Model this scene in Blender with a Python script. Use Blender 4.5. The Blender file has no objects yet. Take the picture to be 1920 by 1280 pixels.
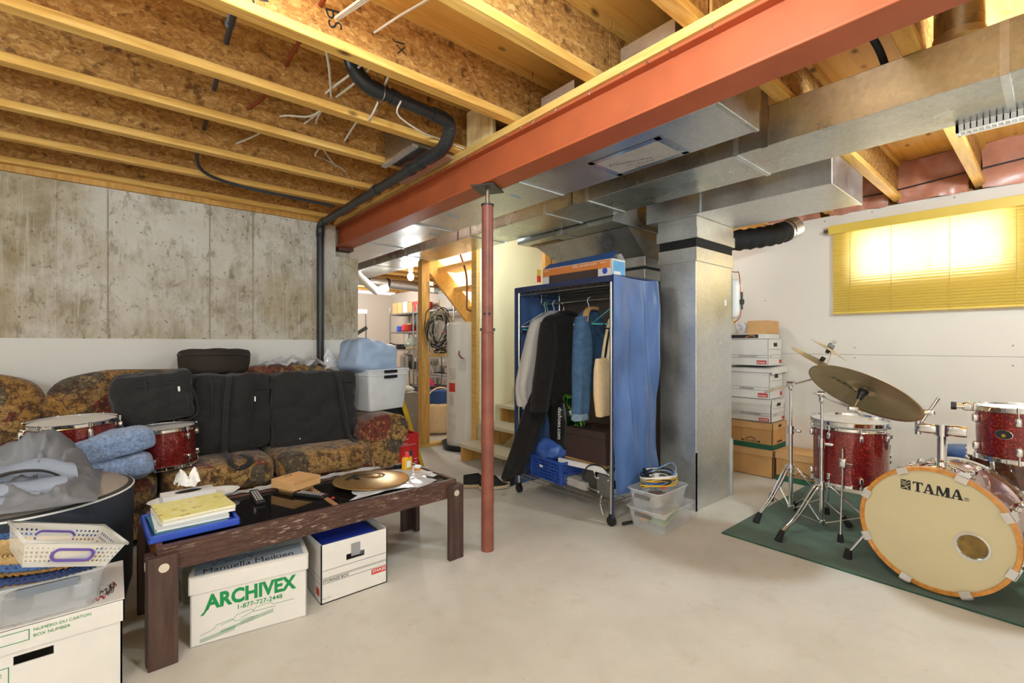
import bpy, bmesh, math, random
from mathutils import Vector, Matrix, Euler, noise
random.seed(7)
SC = bpy.context.scene
COL = SC.collection
PI = math.pi
V = Vector
RM = {}

def lin(c):
    c /= 255.0
    return c / 12.92 if c <= 0.04045 else ((c + 0.055) / 1.055) ** 2.4
def S(r, g, b):
    return (lin(r), lin(g), lin(b), 1.0)
def T(x=0, y=0, z=0, rz=0, rx=0, ry=0):
    return Matrix.Translation((x, y, z)) @ Euler((rx, ry, rz), 'XYZ').to_matrix().to_4x4()
def frame(o, zdir, xhint=(1, 0, 0)):
    z = V(zdir).normalized(); x = V(xhint); x = x - z * x.dot(z)
    if x.length < 1e-5:
        x = V((0, 1, 0)); x = x - z * x.dot(z)
    x.normalize(); y = z.cross(x)
    m = Matrix((x, y, z)).transposed().to_4x4(); m.translation = V(o)
    return m
def nz(p, s=1.0, seed=0.0):
    return noise.noise(V((p[0] * s + seed, p[1] * s + seed * 1.7, p[2] * s - seed)))

class MB:
    def __init__(s):
        s.v = []; s.f = []; s.sm = []; s.mi = []; s.cur = 0
    def mat(s, i):
        s.cur = i; return s
    def add(s, vs, fs, smooth=False, M=None):
        b = len(s.v)
        for p in vs:
            s.v.append((M @ V(p)) if M is not None else V(p))
        for f in fs:
            s.f.append([b + i for i in f]); s.sm.append(smooth); s.mi.append(s.cur)
        return s
    def box(s, x0, x1, y0, y1, z0, z1, M=None, taper=(1, 1)):
        cx, cy = (x0 + x1) / 2, (y0 + y1) / 2
        tx, ty = taper
        vs = []
        for z, a, b in ((z0, tx, ty), (z1, 1, 1)):
            for x, y in ((x0, y0), (x1, y0), (x1, y1), (x0, y1)):
                vs.append((cx + (x - cx) * a, cy + (y - cy) * b, z))
        return s.add(vs, [(3, 2, 1, 0), (4, 5, 6, 7), (0, 1, 5, 4), (1, 2, 6, 5), (2, 3, 7, 6), (3, 0, 4, 7)], False, M)
    def cb(s, c, d, M=None):
        return s.box(c[0] - d[0] / 2, c[0] + d[0] / 2, c[1] - d[1] / 2, c[1] + d[1] / 2, c[2] - d[2] / 2, c[2] + d[2] / 2, M)
    def bar(s, p0, p1, w, h, up=(0, 0, 1)):
        p0 = V(p0); p1 = V(p1); d = p1 - p0
        m = frame(p0, d, V(up).cross(d) if V(up).cross(d).length > 1e-6 else (1, 0, 0))
        return s.box(-w / 2, w / 2, -h / 2, h / 2, 0, d.length, m)
    def cyl(s, p0, p1, r0, r1=None, seg=16, caps=True, M=None):
        r1 = r0 if r1 is None else r1
        p0 = V(p0); p1 = V(p1); m = frame(p0, p1 - p0); h = (p1 - p0).length
        if M is not None: m = M @ m
        return s.lathe([(r0, 0), (r1, h)], seg, m, caps)
    def lathe(s, prof, seg=24, M=None, caps=True, sharp=True, sx=1, sy=1):
        n = len(prof)
        ring = lambda r, z: [(r * math.cos(2 * PI * k / seg) * sx, r * math.sin(2 * PI * k / seg) * sy, z) for k in range(seg)]
        if sharp:
            for i in range(n - 1):
                a, b = ring(*prof[i]), ring(*prof[i + 1])
                s.add(a + b, [(k, (k + 1) % seg, seg + (k + 1) % seg, seg + k) for k in range(seg)], True, M)
        else:
            vs = []
            for p in prof: vs += ring(*p)
            s.add(vs, [(i * seg + k, i * seg + (k + 1) % seg, (i + 1) * seg + (k + 1) % seg, (i + 1) * seg + k) for i in range(n - 1) for k in range(seg)], True, M)
        if caps:
            if prof[0][0] > 1e-6: s.add(ring(*prof[0]), [tuple(reversed(range(seg)))], False, M)
            if prof[-1][0] > 1e-6: s.add(ring(*prof[-1]), [tuple(range(seg))], False, M)
        return s
    def tube(s, pts, r, seg=8, closed=False, M=None, flat=None):
        pts = [V(p) for p in pts]; n = len(pts)
        rs = r if isinstance(r, (list, tuple)) else [r] * n
        tan = []
        for i in range(n):
            a = pts[(i - 1) % n] if (closed or i > 0) else pts[0]
            b = pts[(i + 1) % n] if (closed or i < n - 1) else pts[-1]
            d = b - a
            tan.append(d.normalized() if d.length > 1e-9 else V((0, 0, 1)))
        up = V((0, 0, 1)) if abs(tan[0].z) < .9 else V((1, 0, 0))
        x = up.cross(tan[0]).normalized(); vs = []
        for i in range(n):
            x = (x - tan[i] * x.dot(tan[i])).normalized(); y = tan[i].cross(x)
            for k in range(seg):
                a = 2 * PI * k / seg; cx, cy = math.cos(a), math.sin(a)
                if flat: cy *= flat
                vs.append(pts[i] + (x * cx + y * cy) * rs[i])
        fs = []
        for i in range(n if closed else n - 1):
            j = (i + 1) % n
            fs += [(i * seg + k, i * seg + (k + 1) % seg, j * seg + (k + 1) % seg, j * seg + k) for k in range(seg)]
        s.add(vs, fs, True, M)
        if not closed:
            s.add(vs[:seg], [tuple(reversed(range(seg)))], False, M); s.add(vs[-seg:], [tuple(range(seg))], False, M)
        return s
    def torus(s, R, r, M=None, seg=48, rs=8, sx=1, sy=1):
        return s.tube([(R * math.cos(2 * PI * k / seg) * sx, R * math.sin(2 * PI * k / seg) * sy, 0) for k in range(seg)], r, rs, True, M)
    def prism(s, poly, z0, z1, M=None):
        n = len(poly)
        a = [(p[0], p[1], z0) for p in poly]; b = [(p[0], p[1], z1) for p in poly]
        s.add(a, [tuple(reversed(range(n)))], False, M); s.add(b, [tuple(range(n))], False, M)
        return s.add(a + b, [(i, (i + 1) % n, n + (i + 1) % n, n + i) for i in range(n)], False, M)
    def poly(s, pts, M=None):
        return s.add(pts, [tuple(range(len(pts)))], False, M)
    def grid(s, fn, nu, nv, thick=0.0, smooth=True, M=None, wrapu=False):
        P = [[V(fn(i / nu, j / nv)) for j in range(nv + 1)] for i in range(nu + 1)]
        def put(Q, flip):
            vs = [p for row in Q for p in row]
            fs = []
            for i in range(nu):
                for j in range(nv):
                    q = (i * (nv + 1) + j, (i + 1) * (nv + 1) + j, (i + 1) * (nv + 1) + j + 1, i * (nv + 1) + j + 1)
                    fs.append(tuple(reversed(q)) if flip else q)
            s.add(vs, fs, smooth, M)
        put(P, False)
        if thick:
            Q = []
            for i in range(nu + 1):
                row = []
                for j in range(nv + 1):
                    du = P[min(i + 1, nu)][j] - P[max(i - 1, 0)][j]; dv = P[i][min(j + 1, nv)] - P[i][max(j - 1, 0)]
                    nn = du.cross(dv); nn = nn.normalized() if nn.length > 1e-12 else V((0, 0, 1))
                    row.append(P[i][j] - nn * thick)
                Q.append(row)
            put(Q, True)
            e = [(P[0][j], Q[0][j]) for j in range(nv + 1)], [(P[nu][j], Q[nu][j]) for j in range(nv + 1)], [(P[i][0], Q[i][0]) for i in range(nu + 1)], [(P[i][nv], Q[i][nv]) for i in range(nu + 1)]
            for k, ed in enumerate(e):
                vs = [a for a, b in ed] + [b for a, b in ed]; m = len(ed)
                s.add(vs, [((i, m + i, m + i + 1, i + 1) if k in (1, 2) else (i, i + 1, m + i + 1, m + i)) for i in range(m - 1)], smooth, M)
        return s
    def soft(s, size, p=4.0, n=10, M=None, amp=0.0, ns=6.0, seed=0.0, sag=0.0):
        hx, hy, hz = size[0] / 2, size[1] / 2, size[2] / 2
        idx = {}; vs = []; fs = []
        def vid(a, b, c):
            k = (a, b, c)
            if k not in idx:
                d = V((a / n * 2 - 1, b / n * 2 - 1, c / n * 2 - 1))
                l = (abs(d.x) ** p + abs(d.y) ** p + abs(d.z) ** p) ** (1 / p)
                d = d / l
                q = V((d.x * hx, d.y * hy, d.z * hz))
                if amp:
                    w = nz(q, ns, seed) * amp + nz(q, ns * 2.3, seed + 5) * amp * .5
                    q += V((d.x, d.y, d.z)).normalized() * w
                if sag: q.z -= sag * (1 - (2 * a / n - 1) ** 2) * (d.z > 0)
                idx[k] = len(vs); vs.append(q)
            return idx[k]
        for a in range(n):
            for b in range(n):
                fs += [(vid(a, b, 0), vid(a, b + 1, 0), vid(a + 1, b + 1, 0), vid(a + 1, b, 0)),
                       (vid(a, b, n), vid(a + 1, b, n), vid(a + 1, b + 1, n), vid(a, b + 1, n)),
                       (vid(a, 0, b), vid(a + 1, 0, b), vid(a + 1, 0, b + 1), vid(a, 0, b + 1)),
                       (vid(a, n, b), vid(a, n, b + 1), vid(a + 1, n, b + 1), vid(a + 1, n, b)),
                       (vid(0, a, b), vid(0, a, b + 1), vid(0, a + 1, b + 1), vid(0, a + 1, b)),
                       (vid(n, a, b), vid(n, a + 1, b), vid(n, a + 1, b + 1), vid(n, a, b + 1))]
        return s.add(vs, fs, True, M)
    def build(s, name, mats, parent=None, bevel=0.0, sub=0, bseg=2):
        me = bpy.data.meshes.new(name)
        me.from_pydata([tuple(p) for p in s.v], [], s.f)
        me.polygons.foreach_set('use_smooth', s.sm); me.polygons.foreach_set('material_index', s.mi)
        for m in (mats if isinstance(mats, (list, tuple)) else [mats]): me.materials.append(m)
        me.update()
        o = bpy.data.objects.new(name, me); COL.objects.link(o)
        if parent is not None: attach(o, parent)
        if bevel:
            b = o.modifiers.new('bevel', 'BEVEL'); b.width = bevel; b.segments = bseg; b.limit_method = 'ANGLE'; b.angle_limit = .7
        if sub:
            b = o.modifiers.new('sub', 'SUBSURF'); b.levels = sub; b.render_levels = sub
        return o

def attach(o, parent):
    o.parent = parent
    top = parent
    while top.parent is not None: top = top.parent
    if parent.name in RM: o.matrix_parent_inverse = RM[parent.name].inverted()
    return o
def thing(name, label, cat, loc, group=None, kind=None):
    o = bpy.data.objects.new(name, None); COL.objects.link(o); o.location = loc; o.empty_display_size = .05
    RM[o.name] = Matrix.Translation(loc)
    return tag(o, label, cat, group, kind)
def tag(o, label, cat, group=None, kind=None):
    o['label'] = label; o['category'] = cat
    if group: o['group'] = group
    if kind: o['kind'] = kind
    return o
def struct(o):
    o['kind'] = 'structure'; return o
def solo(mb, name, mats, label, cat, group=None, **k):
    return tag(mb.build(name, mats, **k), label, cat, group)

def smooth_path(pts, n=6, closed=False):
    P = [V(p) for p in pts]; out = []; m = len(P)
    for i in range(m if closed else m - 1):
        p0 = P[(i - 1) % m] if (closed or i > 0) else P[0]
        p1, p2 = P[i], P[(i + 1) % m]
        p3 = P[(i + 2) % m] if (closed or i < m - 2) else P[-1]
        for k in range(n):
            t = k / n
            out.append(.5 * ((2 * p1) + (p2 - p0) * t + (2 * p0 - 5 * p1 + 4 * p2 - p3) * t * t + (3 * p1 - p0 - 3 * p2 + p3) * t ** 3))
    if not closed: out.append(P[-1])
    return out

_tx = {}
def text_mesh(txt, bold=0.0, shear=0.0, spacing=1.0):
    k = (txt, bold, shear, spacing)
    if k in _tx: return _tx[k]
    cu = bpy.data.curves.new('lettering', 'FONT'); cu.body = txt; cu.size = 1.0; cu.offset = bold; cu.shear = shear
    cu.space_character = spacing; cu.resolution_u = 3; cu.extrude = 0.0
    o = bpy.data.objects.new('lettering', cu); COL.objects.link(o)
    me = bpy.data.meshes.new_from_object(o.evaluated_get(bpy.context.evaluated_depsgraph_get()))
    vs = [v.co.copy() for v in me.vertices]; fs = [tuple(p.vertices) for p in me.polygons]
    bpy.data.objects.remove(o); bpy.data.curves.remove(cu); bpy.data.meshes.remove(me)
    xs = [v.x for v in vs] or [0]; ys = [v.y for v in vs] or [0]
    _tx[k] = (vs, fs, min(xs), max(xs), min(ys), max(ys)); return _tx[k]
def put_text(mb, txt, M, w=None, h=None, bold=0.0, shear=0.0, spacing=1.0, align='l'):
    if "M" in txt or "m" in txt: bold = 0.0
    """lettering lying in the local XY plane of M, scaled to width w and/or cap height h"""
    vs, fs, x0, x1, y0, y1 = text_mesh(txt, bold, shear, spacing)
    sx = w / (x1 - x0) if w else (h / (y1 - y0)); sy = h / (y1 - y0) if h else sx
    ox = {'l': 0, 'c': -(x1 - x0) * sx / 2, 'r': -(x1 - x0) * sx}[align]
    mb.add([((v.x - x0) * sx + ox, (v.y - y0) * sy, 0) for v in vs], fs, False, M)
    return mb
# ---------------------------------------------------------------- materials
class NT:
    def __init__(s, name):
        s.m = bpy.data.materials.new(name); s.m.use_nodes = True; s.t = s.m.node_tree
        s.b = s.t.nodes['Principled BSDF']; s.out = s.t.nodes['Material Output']
        s.co = None
    def n(s, typ, **k):
        o = s.t.nodes.new(typ)
        for a, v in k.items(): setattr(o, a, v)
        return o
    def l(s, a, b): s.t.links.new(a, b)
    def coord(s, scale=(1, 1, 1), rot=(0, 0, 0)):
        if s.co is None: s.co = s.n('ShaderNodeTexCoord')
        m = s.n('ShaderNodeMapping'); m.inputs['Scale'].default_value = scale; m.inputs['Rotation'].default_value = rot
        s.l(s.co.outputs['Object'], m.inputs['Vector']); return m.outputs['Vector']
    def noise(s, vec, scale, detail=4, rough=.55, dist=0.0):
        o = s.n('ShaderNodeTexNoise'); o.inputs['Scale'].default_value = scale; o.inputs['Detail'].default_value = detail
        o.inputs['Roughness'].default_value = rough; o.inputs['Distortion'].default_value = dist
        s.l(vec, o.inputs['Vector']); return o
    def vor(s, vec, scale, feature='F1', rnd=1.0):
        o = s.n('ShaderNodeTexVoronoi'); o.feature = feature; o.inputs['Scale'].default_value = scale; o.inputs['Randomness'].default_value = rnd
        s.l(vec, o.inputs['Vector']); return o
    def ramp(s, fac, stops, const=False):
        o = s.n('ShaderNodeValToRGB'); r = o.color_ramp
        if const: r.interpolation = 'CONSTANT'
        while len(r.elements) < len(stops): r.elements.new(.5)
        for e, (p, c) in zip(r.elements, stops): e.position = p; e.color = c
        s.l(fac, o.inputs['Fac']); return o.outputs['Color']
    def mix(s, fac, a, b, mode='MIX'):
        o = s.n('ShaderNodeMix'); o.data_type = 'RGBA'; o.blend_type = mode
        for i, v in ((0, fac), (6, a), (7, b)):
            if isinstance(v, (int, float)): o.inputs[i].default_value = v
            elif isinstance(v, tuple): o.inputs[i].default_value = v
            else: s.l(v, o.inputs[i])
        return o.outputs[2]
    def bump(s, h, strength=.2, dist=.01):
        o = s.n('ShaderNodeBump'); o.inputs['Strength'].default_value = strength; o.inputs['Distance'].default_value = dist
        s.l(h, o.inputs['Height']); s.l(o.outputs['Normal'], s.b.inputs['Normal']); return s
    def base(s, c):
        if isinstance(c, tuple): s.b.inputs['Base Color'].default_value = c
        else: s.l(c, s.b.inputs['Base Color'])
        return s
    def p(s, rough=.6, metal=0.0, spec=.5, coat=0.0, sheen=0.0):
        s.b.inputs['Roughness'].default_value = rough; s.b.inputs['Metallic'].default_value = metal
        s.b.inputs['Specular IOR Level'].default_value = spec; s.b.inputs['Coat Weight'].default_value = coat
        s.b.inputs['Coat Roughness'].default_value = .05; s.b.inputs['Sheen Weight'].default_value = sheen
        return s
MC = {}
def flat(name, c, rough=.6, metal=0.0, var=.12, scale=14.0, bump=0.0, spec=.5, coat=0.0, sheen=0.0, stretch=(1, 1, 1), bscale=None):
    """a plain colour with a slight procedural mottle"""
    if name in MC: return MC[name]
    t = NT(name); v = t.coord(stretch); no = t.noise(v, scale)
    lo = tuple(x * (1 - var) for x in c[:3]) + (1,); hi = tuple(min(1, x * (1 + var)) for x in c[:3]) + (1,)
    t.base(t.ramp(no.outputs['Fac'], [(.3, lo), (.7, hi)])).p(rough, metal, spec, coat, sheen)
    if bump:
        b = t.noise(v, bscale or scale * 4, 3); t.bump(b.outputs['Fac'], bump)
    MC[name] = t.m; return t.m
def clear(name, c, fac=.35, rough=.25):
    """thin translucent plastic: part see-through, part body"""
    if name in MC: return MC[name]
    t = NT(name); t.base(c).p(rough, 0, .5)
    tr = t.n('ShaderNodeBsdfTransparent'); mx = t.n('ShaderNodeMixShader'); no = t.noise(t.coord(), 9)
    r = t.n('ShaderNodeMapRange'); r.inputs['To Min'].default_value = max(0, fac - .08); r.inputs['To Max'].default_value = fac + .08
    t.l(no.outputs['Fac'], r.inputs['Value']); t.l(r.outputs['Result'], mx.inputs['Fac'])
    t.l(tr.outputs[0], mx.inputs[1]); t.l(t.b.outputs[0], mx.inputs[2]); t.l(mx.outputs[0], t.out.inputs['Surface'])
    MC[name] = t.m; return t.m
def glow(name, c, strength):
    t = NT(name); t.base(c); t.b.inputs['Emission Color'].default_value = c; t.b.inputs['Emission Strength'].default_value = strength; return t.m

def m_concrete():
    t = NT('formed concrete'); v = t.coord()
    big = t.noise(v, 1.0, 7, .62, .3); mid = t.noise(t.coord((1, 1, .6)), 4.2, 9, .72, .3); blot = t.noise(t.coord((1, 1, .55)), 13, 9, .75, .4); pit = t.noise(t.coord((1, 1, .7)), 42, 4, .6); stk = t.noise(t.coord((14, 14, .8)), 3.2, 5, .6)
    c = t.ramp(big.outputs['Fac'], [(.36, S(150, 132, 101)), (.47, S(182, 168, 142)), (.56, S(208, 200, 186)), (.7, S(220, 214, 204))])
    c = t.mix(t.ramp(mid.outputs['Fac'], [(.48, (0, 0, 0, 1)), (.66, (.8, .8, .8, 1))]), c, S(148, 131, 101))
    c = t.mix(t.ramp(stk.outputs['Fac'], [(.50, (0, 0, 0, 1)), (.72, (.6, .6, .6, 1))]), c, S(214, 208, 196))
    c = t.mix(t.ramp(blot.outputs['Fac'], [(.55, (0, 0, 0, 1)), (.63, (.6, .6, .6, 1))]), c, S(128, 112, 84))
    c = t.mix(t.ramp(pit.outputs['Fac'], [(.63, (0, 0, 0, 1)), (.70, (.8, .8, .8, 1))]), c, S(104, 91, 70))
    t.base(c).p(.92, 0, .2); t.bump(blot.outputs['Fac'], .25, .008); return t.m
def m_floor():
    t = NT('floor concrete'); v = t.coord()
    a = t.noise(v, 1.1, 6, .6); b = t.noise(v, 7, 8, .7); sp = t.noise(v, 38, 3, .5)
    c = t.ramp(a.outputs['Fac'], [(.3, S(186, 181, 171)), (.55, S(203, 199, 190)), (.75, S(214, 211, 204))])
    c = t.mix(t.ramp(b.outputs['Fac'], [(.55, (0, 0, 0, 1)), (.75, (.45, .45, .45, 1))]), c, S(180, 168, 148))
    c = t.mix(t.ramp(sp.outputs['Fac'], [(.68, (0, 0, 0, 1)), (.76, (.5, .5, .5, 1))]), c, S(150, 140, 124))
    t.base(c).p(.55, 0, .35)
    t.l(t.ramp(b.outputs['Fac'], [(.3, (.38, .38, .38, 1)), (.7, (.7, .7, .7, 1))]), t.b.inputs['Roughness'])
    t.bump(sp.outputs['Fac'], .08, .004); return t.m
def m_osb(name, cols):
    t = NT(name); v0 = t.coord((1.0, 1.0, 1.0)); d = t.noise(v0, 9, 3)
    a = t.n('ShaderNodeVectorMath', operation='MULTIPLY_ADD'); a.inputs[1].default_value = (.10, .10, .10)
    t.l(d.outputs['Color'], a.inputs[0]); t.l(t.coord((1, 1, 1.7), (.3, .5, .2)), a.inputs[2])
    vo = t.vor(a.outputs[0], 42); vo2 = t.vor(a.outputs[0], 95)
    s = t.n('ShaderNodeSeparateColor'); t.l(vo.outputs['Color'], s.inputs[0])
    s2 = t.n('ShaderNodeSeparateColor'); t.l(vo2.outputs['Color'], s2.inputs[0])
    c = t.ramp(s.outputs[0], [(.0, cols[0]), (.35, cols[1]), (.7, cols[2]), (.95, cols[3])])
    c = t.mix(.4, c, t.ramp(s2.outputs[1], [(.0, cols[0]), (.4, cols[2]), (1, cols[3])]))
    n2 = t.noise(v0, 18, 4); c = t.mix(t.ramp(n2.outputs['Fac'], [(.58, (0, 0, 0, 1)), (.68, (.75, .75, .75, 1))]), c, cols[4])
    t.base(c).p(.75, 0, .3); t.bump(s.outputs[0], .15, .004); return t.m
def m_wood(name, c0, c1, c2, axis=0, scale=5.0, rough=.6, knots=True, coat=0.0, knot=S(96, 58, 22)):
    if name in MC: return MC[name]
    st = [9, 9, 9]; st[axis] = .8
    t = NT(name); v = t.coord(tuple(st)); a = t.noise(v, scale, 6, .6, .6); b = t.noise(t.coord(), 2.3, 3)
    c = t.ramp(a.outputs['Fac'], [(.28, c0), (.5, c1), (.72, c2)])
    c = t.mix(t.ramp(b.outputs['Fac'], [(.35, (0, 0, 0, 1)), (.7, (.35, .35, .35, 1))]), c, c0)
    if knots:
        ks = [3, 3, 3]; ks[axis] = 1.6
        k = t.vor(t.coord(tuple(ks)), 2.2); c = t.mix(t.ramp(k.outputs['Distance'], [(.05, (.9, .9, .9, 1)), (.13, (0, 0, 0, 1))]), c, knot)
    t.base(c).p(rough, 0, .35, coat); t.bump(a.outputs['Fac'], .08, .004); MC[name] = t.m; return t.m
def m_galv(name, c0, c1, rough=.36):
    t = NT(name); v = t.coord(); vo = t.vor(v, 55); s = t.n('ShaderNodeSeparateColor'); t.l(vo.outputs['Color'], s.inputs[0])
    no = t.noise(v, 3.2, 6, .6)
    c = t.mix(.35, t.ramp(no.outputs['Fac'], [(.3, c0), (.7, c1)]), t.ramp(s.outputs[0], [(0, c0), (1, c1)]))
    t.base(c).p(rough, .95, .5)
    t.l(t.ramp(no.outputs['Fac'], [(.25, (rough * .7,) * 3 + (1,)), (.75, (rough * 1.5,) * 3 + (1,))]), t.b.inputs['Roughness'])
    t.bump(t.noise(v, 1.4, 2).outputs['Fac'], .18, .05); return t.m
def m_sparkle():
    t = NT('red sparkle drum wrap'); v = t.coord(); vo = t.vor(v, 260); s = t.n('ShaderNodeSeparateColor'); t.l(vo.outputs['Color'], s.inputs[0])
    c = t.ramp(s.outputs[0], [(0, S(84, 10, 12)), (.6, S(112, 16, 16)), (.86, S(142, 26, 20)), (.97, S(200, 74, 48))])
    t.base(c).p(.3, .35, .5, 1.0); return t.m
def m_sofa():
    t = NT('patchwork tapestry fabric'); d = t.noise(t.coord(), 5, 3); a = t.n('ShaderNodeVectorMath', operation='MULTIPLY_ADD'); a.inputs[1].default_value = (.22, .22, .22)
    t.l(d.outputs['Color'], a.inputs[0]); t.l(t.coord((1, .9, 1.3)), a.inputs[2])
    patch = t.vor(a.outputs[0], 5.6, rnd=.8); s = t.n('ShaderNodeSeparateColor'); t.l(patch.outputs['Color'], s.inputs[0])
    base = t.ramp(s.outputs[0], [(0, S(158, 116, 60)), (.24, S(120, 66, 50)), (.42, S(142, 110, 68)), (.58, S(92, 84, 68)), (.74, S(172, 134, 80)), (.88, S(126, 58, 46))], True)
    sw = t.vor(t.coord(), 24, 'SMOOTH_F1'); w = t.n('ShaderNodeMath', operation='SINE'); m = t.n('ShaderNodeMath', operation='MULTIPLY'); m.inputs[1].default_value = 36
    t.l(sw.outputs['Distance'], m.inputs[0]); t.l(m.outputs[0], w.inputs[0])
    base = t.mix(t.ramp(w.outputs[0], [(.35, (0, 0, 0, 1)), (.7, (.55, .55, .55, 1))]), base, S(62, 48, 38))
    f = t.noise(t.coord(), 34, 5, .75); base = t.mix(t.ramp(f.outputs['Fac'], [(.54, (0, 0, 0, 1)), (.64, (.7, .7, .7, 1))]), base, S(186, 150, 96))
    g = t.noise(t.coord(), 19, 4, .75); base = t.mix(t.ramp(g.outputs['Fac'], [(.50, (0, 0, 0, 1)), (.58, (.8, .8, .8, 1))]), base, S(66, 44, 36))
    e = t.vor(a.outputs[0], 5.6, 'DISTANCE_TO_EDGE', .8); base = t.mix(t.ramp(e.outputs['Distance'], [(.01, (.35, .35, .35, 1)), (.03, (0, 0, 0, 1))]), base, S(46, 36, 28))
    t.base(base).p(.9, 0, .2, 0, .2); t.bump(t.noise(t.coord(), 140, 2).outputs['Fac'], .25, .003); return t.m
def m_cymbal(name, c0, c1, rough=.32):
    t = NT(name); co = t.coord(); ln = t.n('ShaderNodeVectorMath', operation='LENGTH')
    sx = t.n('ShaderNodeSeparateXYZ'); t.l(co, sx.inputs[0]); cb = t.n('ShaderNodeCombineXYZ'); t.l(sx.outputs[0], cb.inputs[0]); t.l(sx.outputs[1], cb.inputs[1])
    t.l(cb.outputs[0], ln.inputs[0]); w = t.n('ShaderNodeTexNoise'); w.noise_dimensions = '1D'; w.inputs['Scale'].default_value = 260; w.inputs['Detail'].default_value = 3
    t.l(ln.outputs['Value'], w.inputs['W']); cl = t.noise(co, 6, 4)
    c = t.mix(.5, t.ramp(w.outputs['Fac'], [(.35, c0), (.65, c1)]), t.ramp(cl.outputs['Fac'], [(.35, c0), (.65, c1)]))
    t.base(c).p(rough, .9); t.bump(w.outputs['Fac'], .12, .001)
    t.b.inputs['Anisotropic'].default_value = .6
    tg = t.n('ShaderNodeTangent'); tg.direction_type = 'RADIAL'; tg.axis = 'Z'; t.l(tg.outputs[0], t.b.inputs['Tangent']); return t.m
def m_blind():
    t = NT('yellow blind slats'); t.base(S(224, 190, 70)).p(.45, 0, .4)
    tl = t.n('ShaderNodeBsdfTranslucent'); tl.inputs[0].default_value = S(255, 246, 205); mx = t.n('ShaderNodeMixShader'); mx.inputs[0].default_value = .24
    t.l(t.b.outputs[0], mx.inputs[1]); t.l(tl.outputs[0], mx.inputs[2]); t.l(mx.outputs[0], t.out.inputs['Surface']); return t.m
def m_distress():
    t = NT('worn dark stained wood'); v = t.coord((1.2, 9, 9)); a = t.noise(v, 7, 6, .65); b = t.noise(t.coord((2.2, 14, 14)), 9, 6, .75); reg = t.noise(t.coord((1, 3, 3)), 3.0, 3)
    c = t.ramp(a.outputs['Fac'], [(.3, S(54, 34, 29)), (.6, S(84, 57, 48)), (.8, S(106, 76, 62))])
    mm = t.n('ShaderNodeMath', operation='MULTIPLY'); t.l(t.ramp(b.outputs['Fac'], [(.54, (0, 0, 0, 1)), (.62, (1, 1, 1, 1))]), mm.inputs[0]); t.l(t.ramp(reg.outputs['Fac'], [(.42, (.1, .1, .1, 1)), (.62, (1, 1, 1, 1))]), mm.inputs[1])
    c = t.mix(mm.outputs[0], c, S(176, 150, 132)); t.base(c).p(.42, 0, .45); t.bump(b.outputs['Fac'], .1, .003); return t.m

CONC = m_concrete(); FLOOR = m_floor()
OSB = m_osb('strand board', [S(198, 148, 80), S(172, 120, 56), S(142, 94, 44), S(212, 166, 100), S(88, 52, 24)])
FLANGE = m_wood('joist flange lumber', S(198, 144, 66), S(226, 176, 92), S(240, 200, 122), 0, 4)
LUMBER = m_wood('framing lumber', S(182, 128, 58), S(208, 158, 82), S(224, 178, 104), 2, 4)
LUMBERY = m_wood('plate lumber', S(198, 150, 76), S(224, 182, 104), S(236, 200, 128), 1, 4, knots=False)
PLY = m_wood('subfloor plywood', S(204, 144, 64), S(228, 172, 86), S(238, 188, 104), 0, 2.2, knot=S(86, 52, 22))
PLYW = m_wood('pale plywood', S(214, 178, 116), S(228, 196, 140), S(236, 208, 156), 2, 3, knots=False)
GALV = m_galv('galvanized sheet', S(196, 201, 204), S(228, 231, 232))
GALVD = m_galv('weathered galvanized sheet', S(168, 171, 168), S(206, 208, 203), .27)
FOIL = m_galv('foil tape', S(200, 204, 210), S(232, 234, 238), .22)
RED = flat('red oxide primer', S(176, 88, 50), .5, 0, .10, 5, .05)
REDP = flat('red oxide post paint', S(134, 76, 62), .42, 0, .22, 9, .06)
DRYW = flat('white drywall', S(222, 214, 204), .85, 0, .02, 3, .03, .2)
INSUL = flat('white faced insulation board', S(226, 222, 214), .7, 0, .02, 3, .02, .3)
CREAM = flat('cream painted wall', S(238, 228, 186), .7, 0, .015, 3, .02, .3)
PINK = flat('faced fibreglass batt', S(190, 128, 104), .35, 0, .25, 5, .5, .6, bscale=7)
ABS = flat('black drain pipe', S(42, 43, 45), .35, 0, .15, 6)
BLACKP = flat('black plastic', S(26, 26, 28), .4, 0, .15, 20)
BLACKR = flat('black rubber', S(22, 22, 22), .8, 0, .2, 30)
BLACKF = flat('black nylon bag cloth', S(40, 38, 38), .78, 0, .14, 60, .35, .3, sheen=.15, bscale=260)
CHARF = flat('brownish black bag cloth', S(58, 50, 44), .8, 0, .12, 60, .35, .3, bscale=260)
CHROME = flat('chrome', S(226, 226, 228), .08, 1.0, .03, 5)
STEEL = flat('brushed steel', S(176, 176, 174), .3, 1.0, .08, 20)
WIREM = flat('chromed wire', S(206, 206, 202), .22, 1.0, .06, 20)
DKMET = flat('dark metal', S(70, 70, 72), .4, .8, .12, 20)
SPARK = m_sparkle()
WDRUM = m_wood('walnut drum shell', S(58, 30, 18), S(92, 52, 32), S(118, 72, 44), 0, 3, .25, False, .8)
HEADW = flat('coated drum head', S(226, 222, 214), .6, 0, .03, 8)
HEADC = flat('cream drum head', S(200, 188, 150), .5, 0, .03, 4, .02)
HOOPW = m_wood('amber wood hoop', S(176, 110, 40), S(204, 138, 58), S(220, 158, 78), 0, 3, .28, False, .6)
CYMB = m_cymbal('bronze cymbal', S(168, 134, 84), S(208, 176, 120))
CYMD = m_cymbal('dark bronze cymbal', S(186, 166, 128), S(216, 198, 162), .42)
CYMS = m_cymbal('bright splash bronze', S(190, 182, 162), S(226, 220, 204))
RUG = flat('dark green carpet', S(46, 84, 66), .95, 0, .35, 9, .6, .1, sheen=.3, bscale=300)
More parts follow.
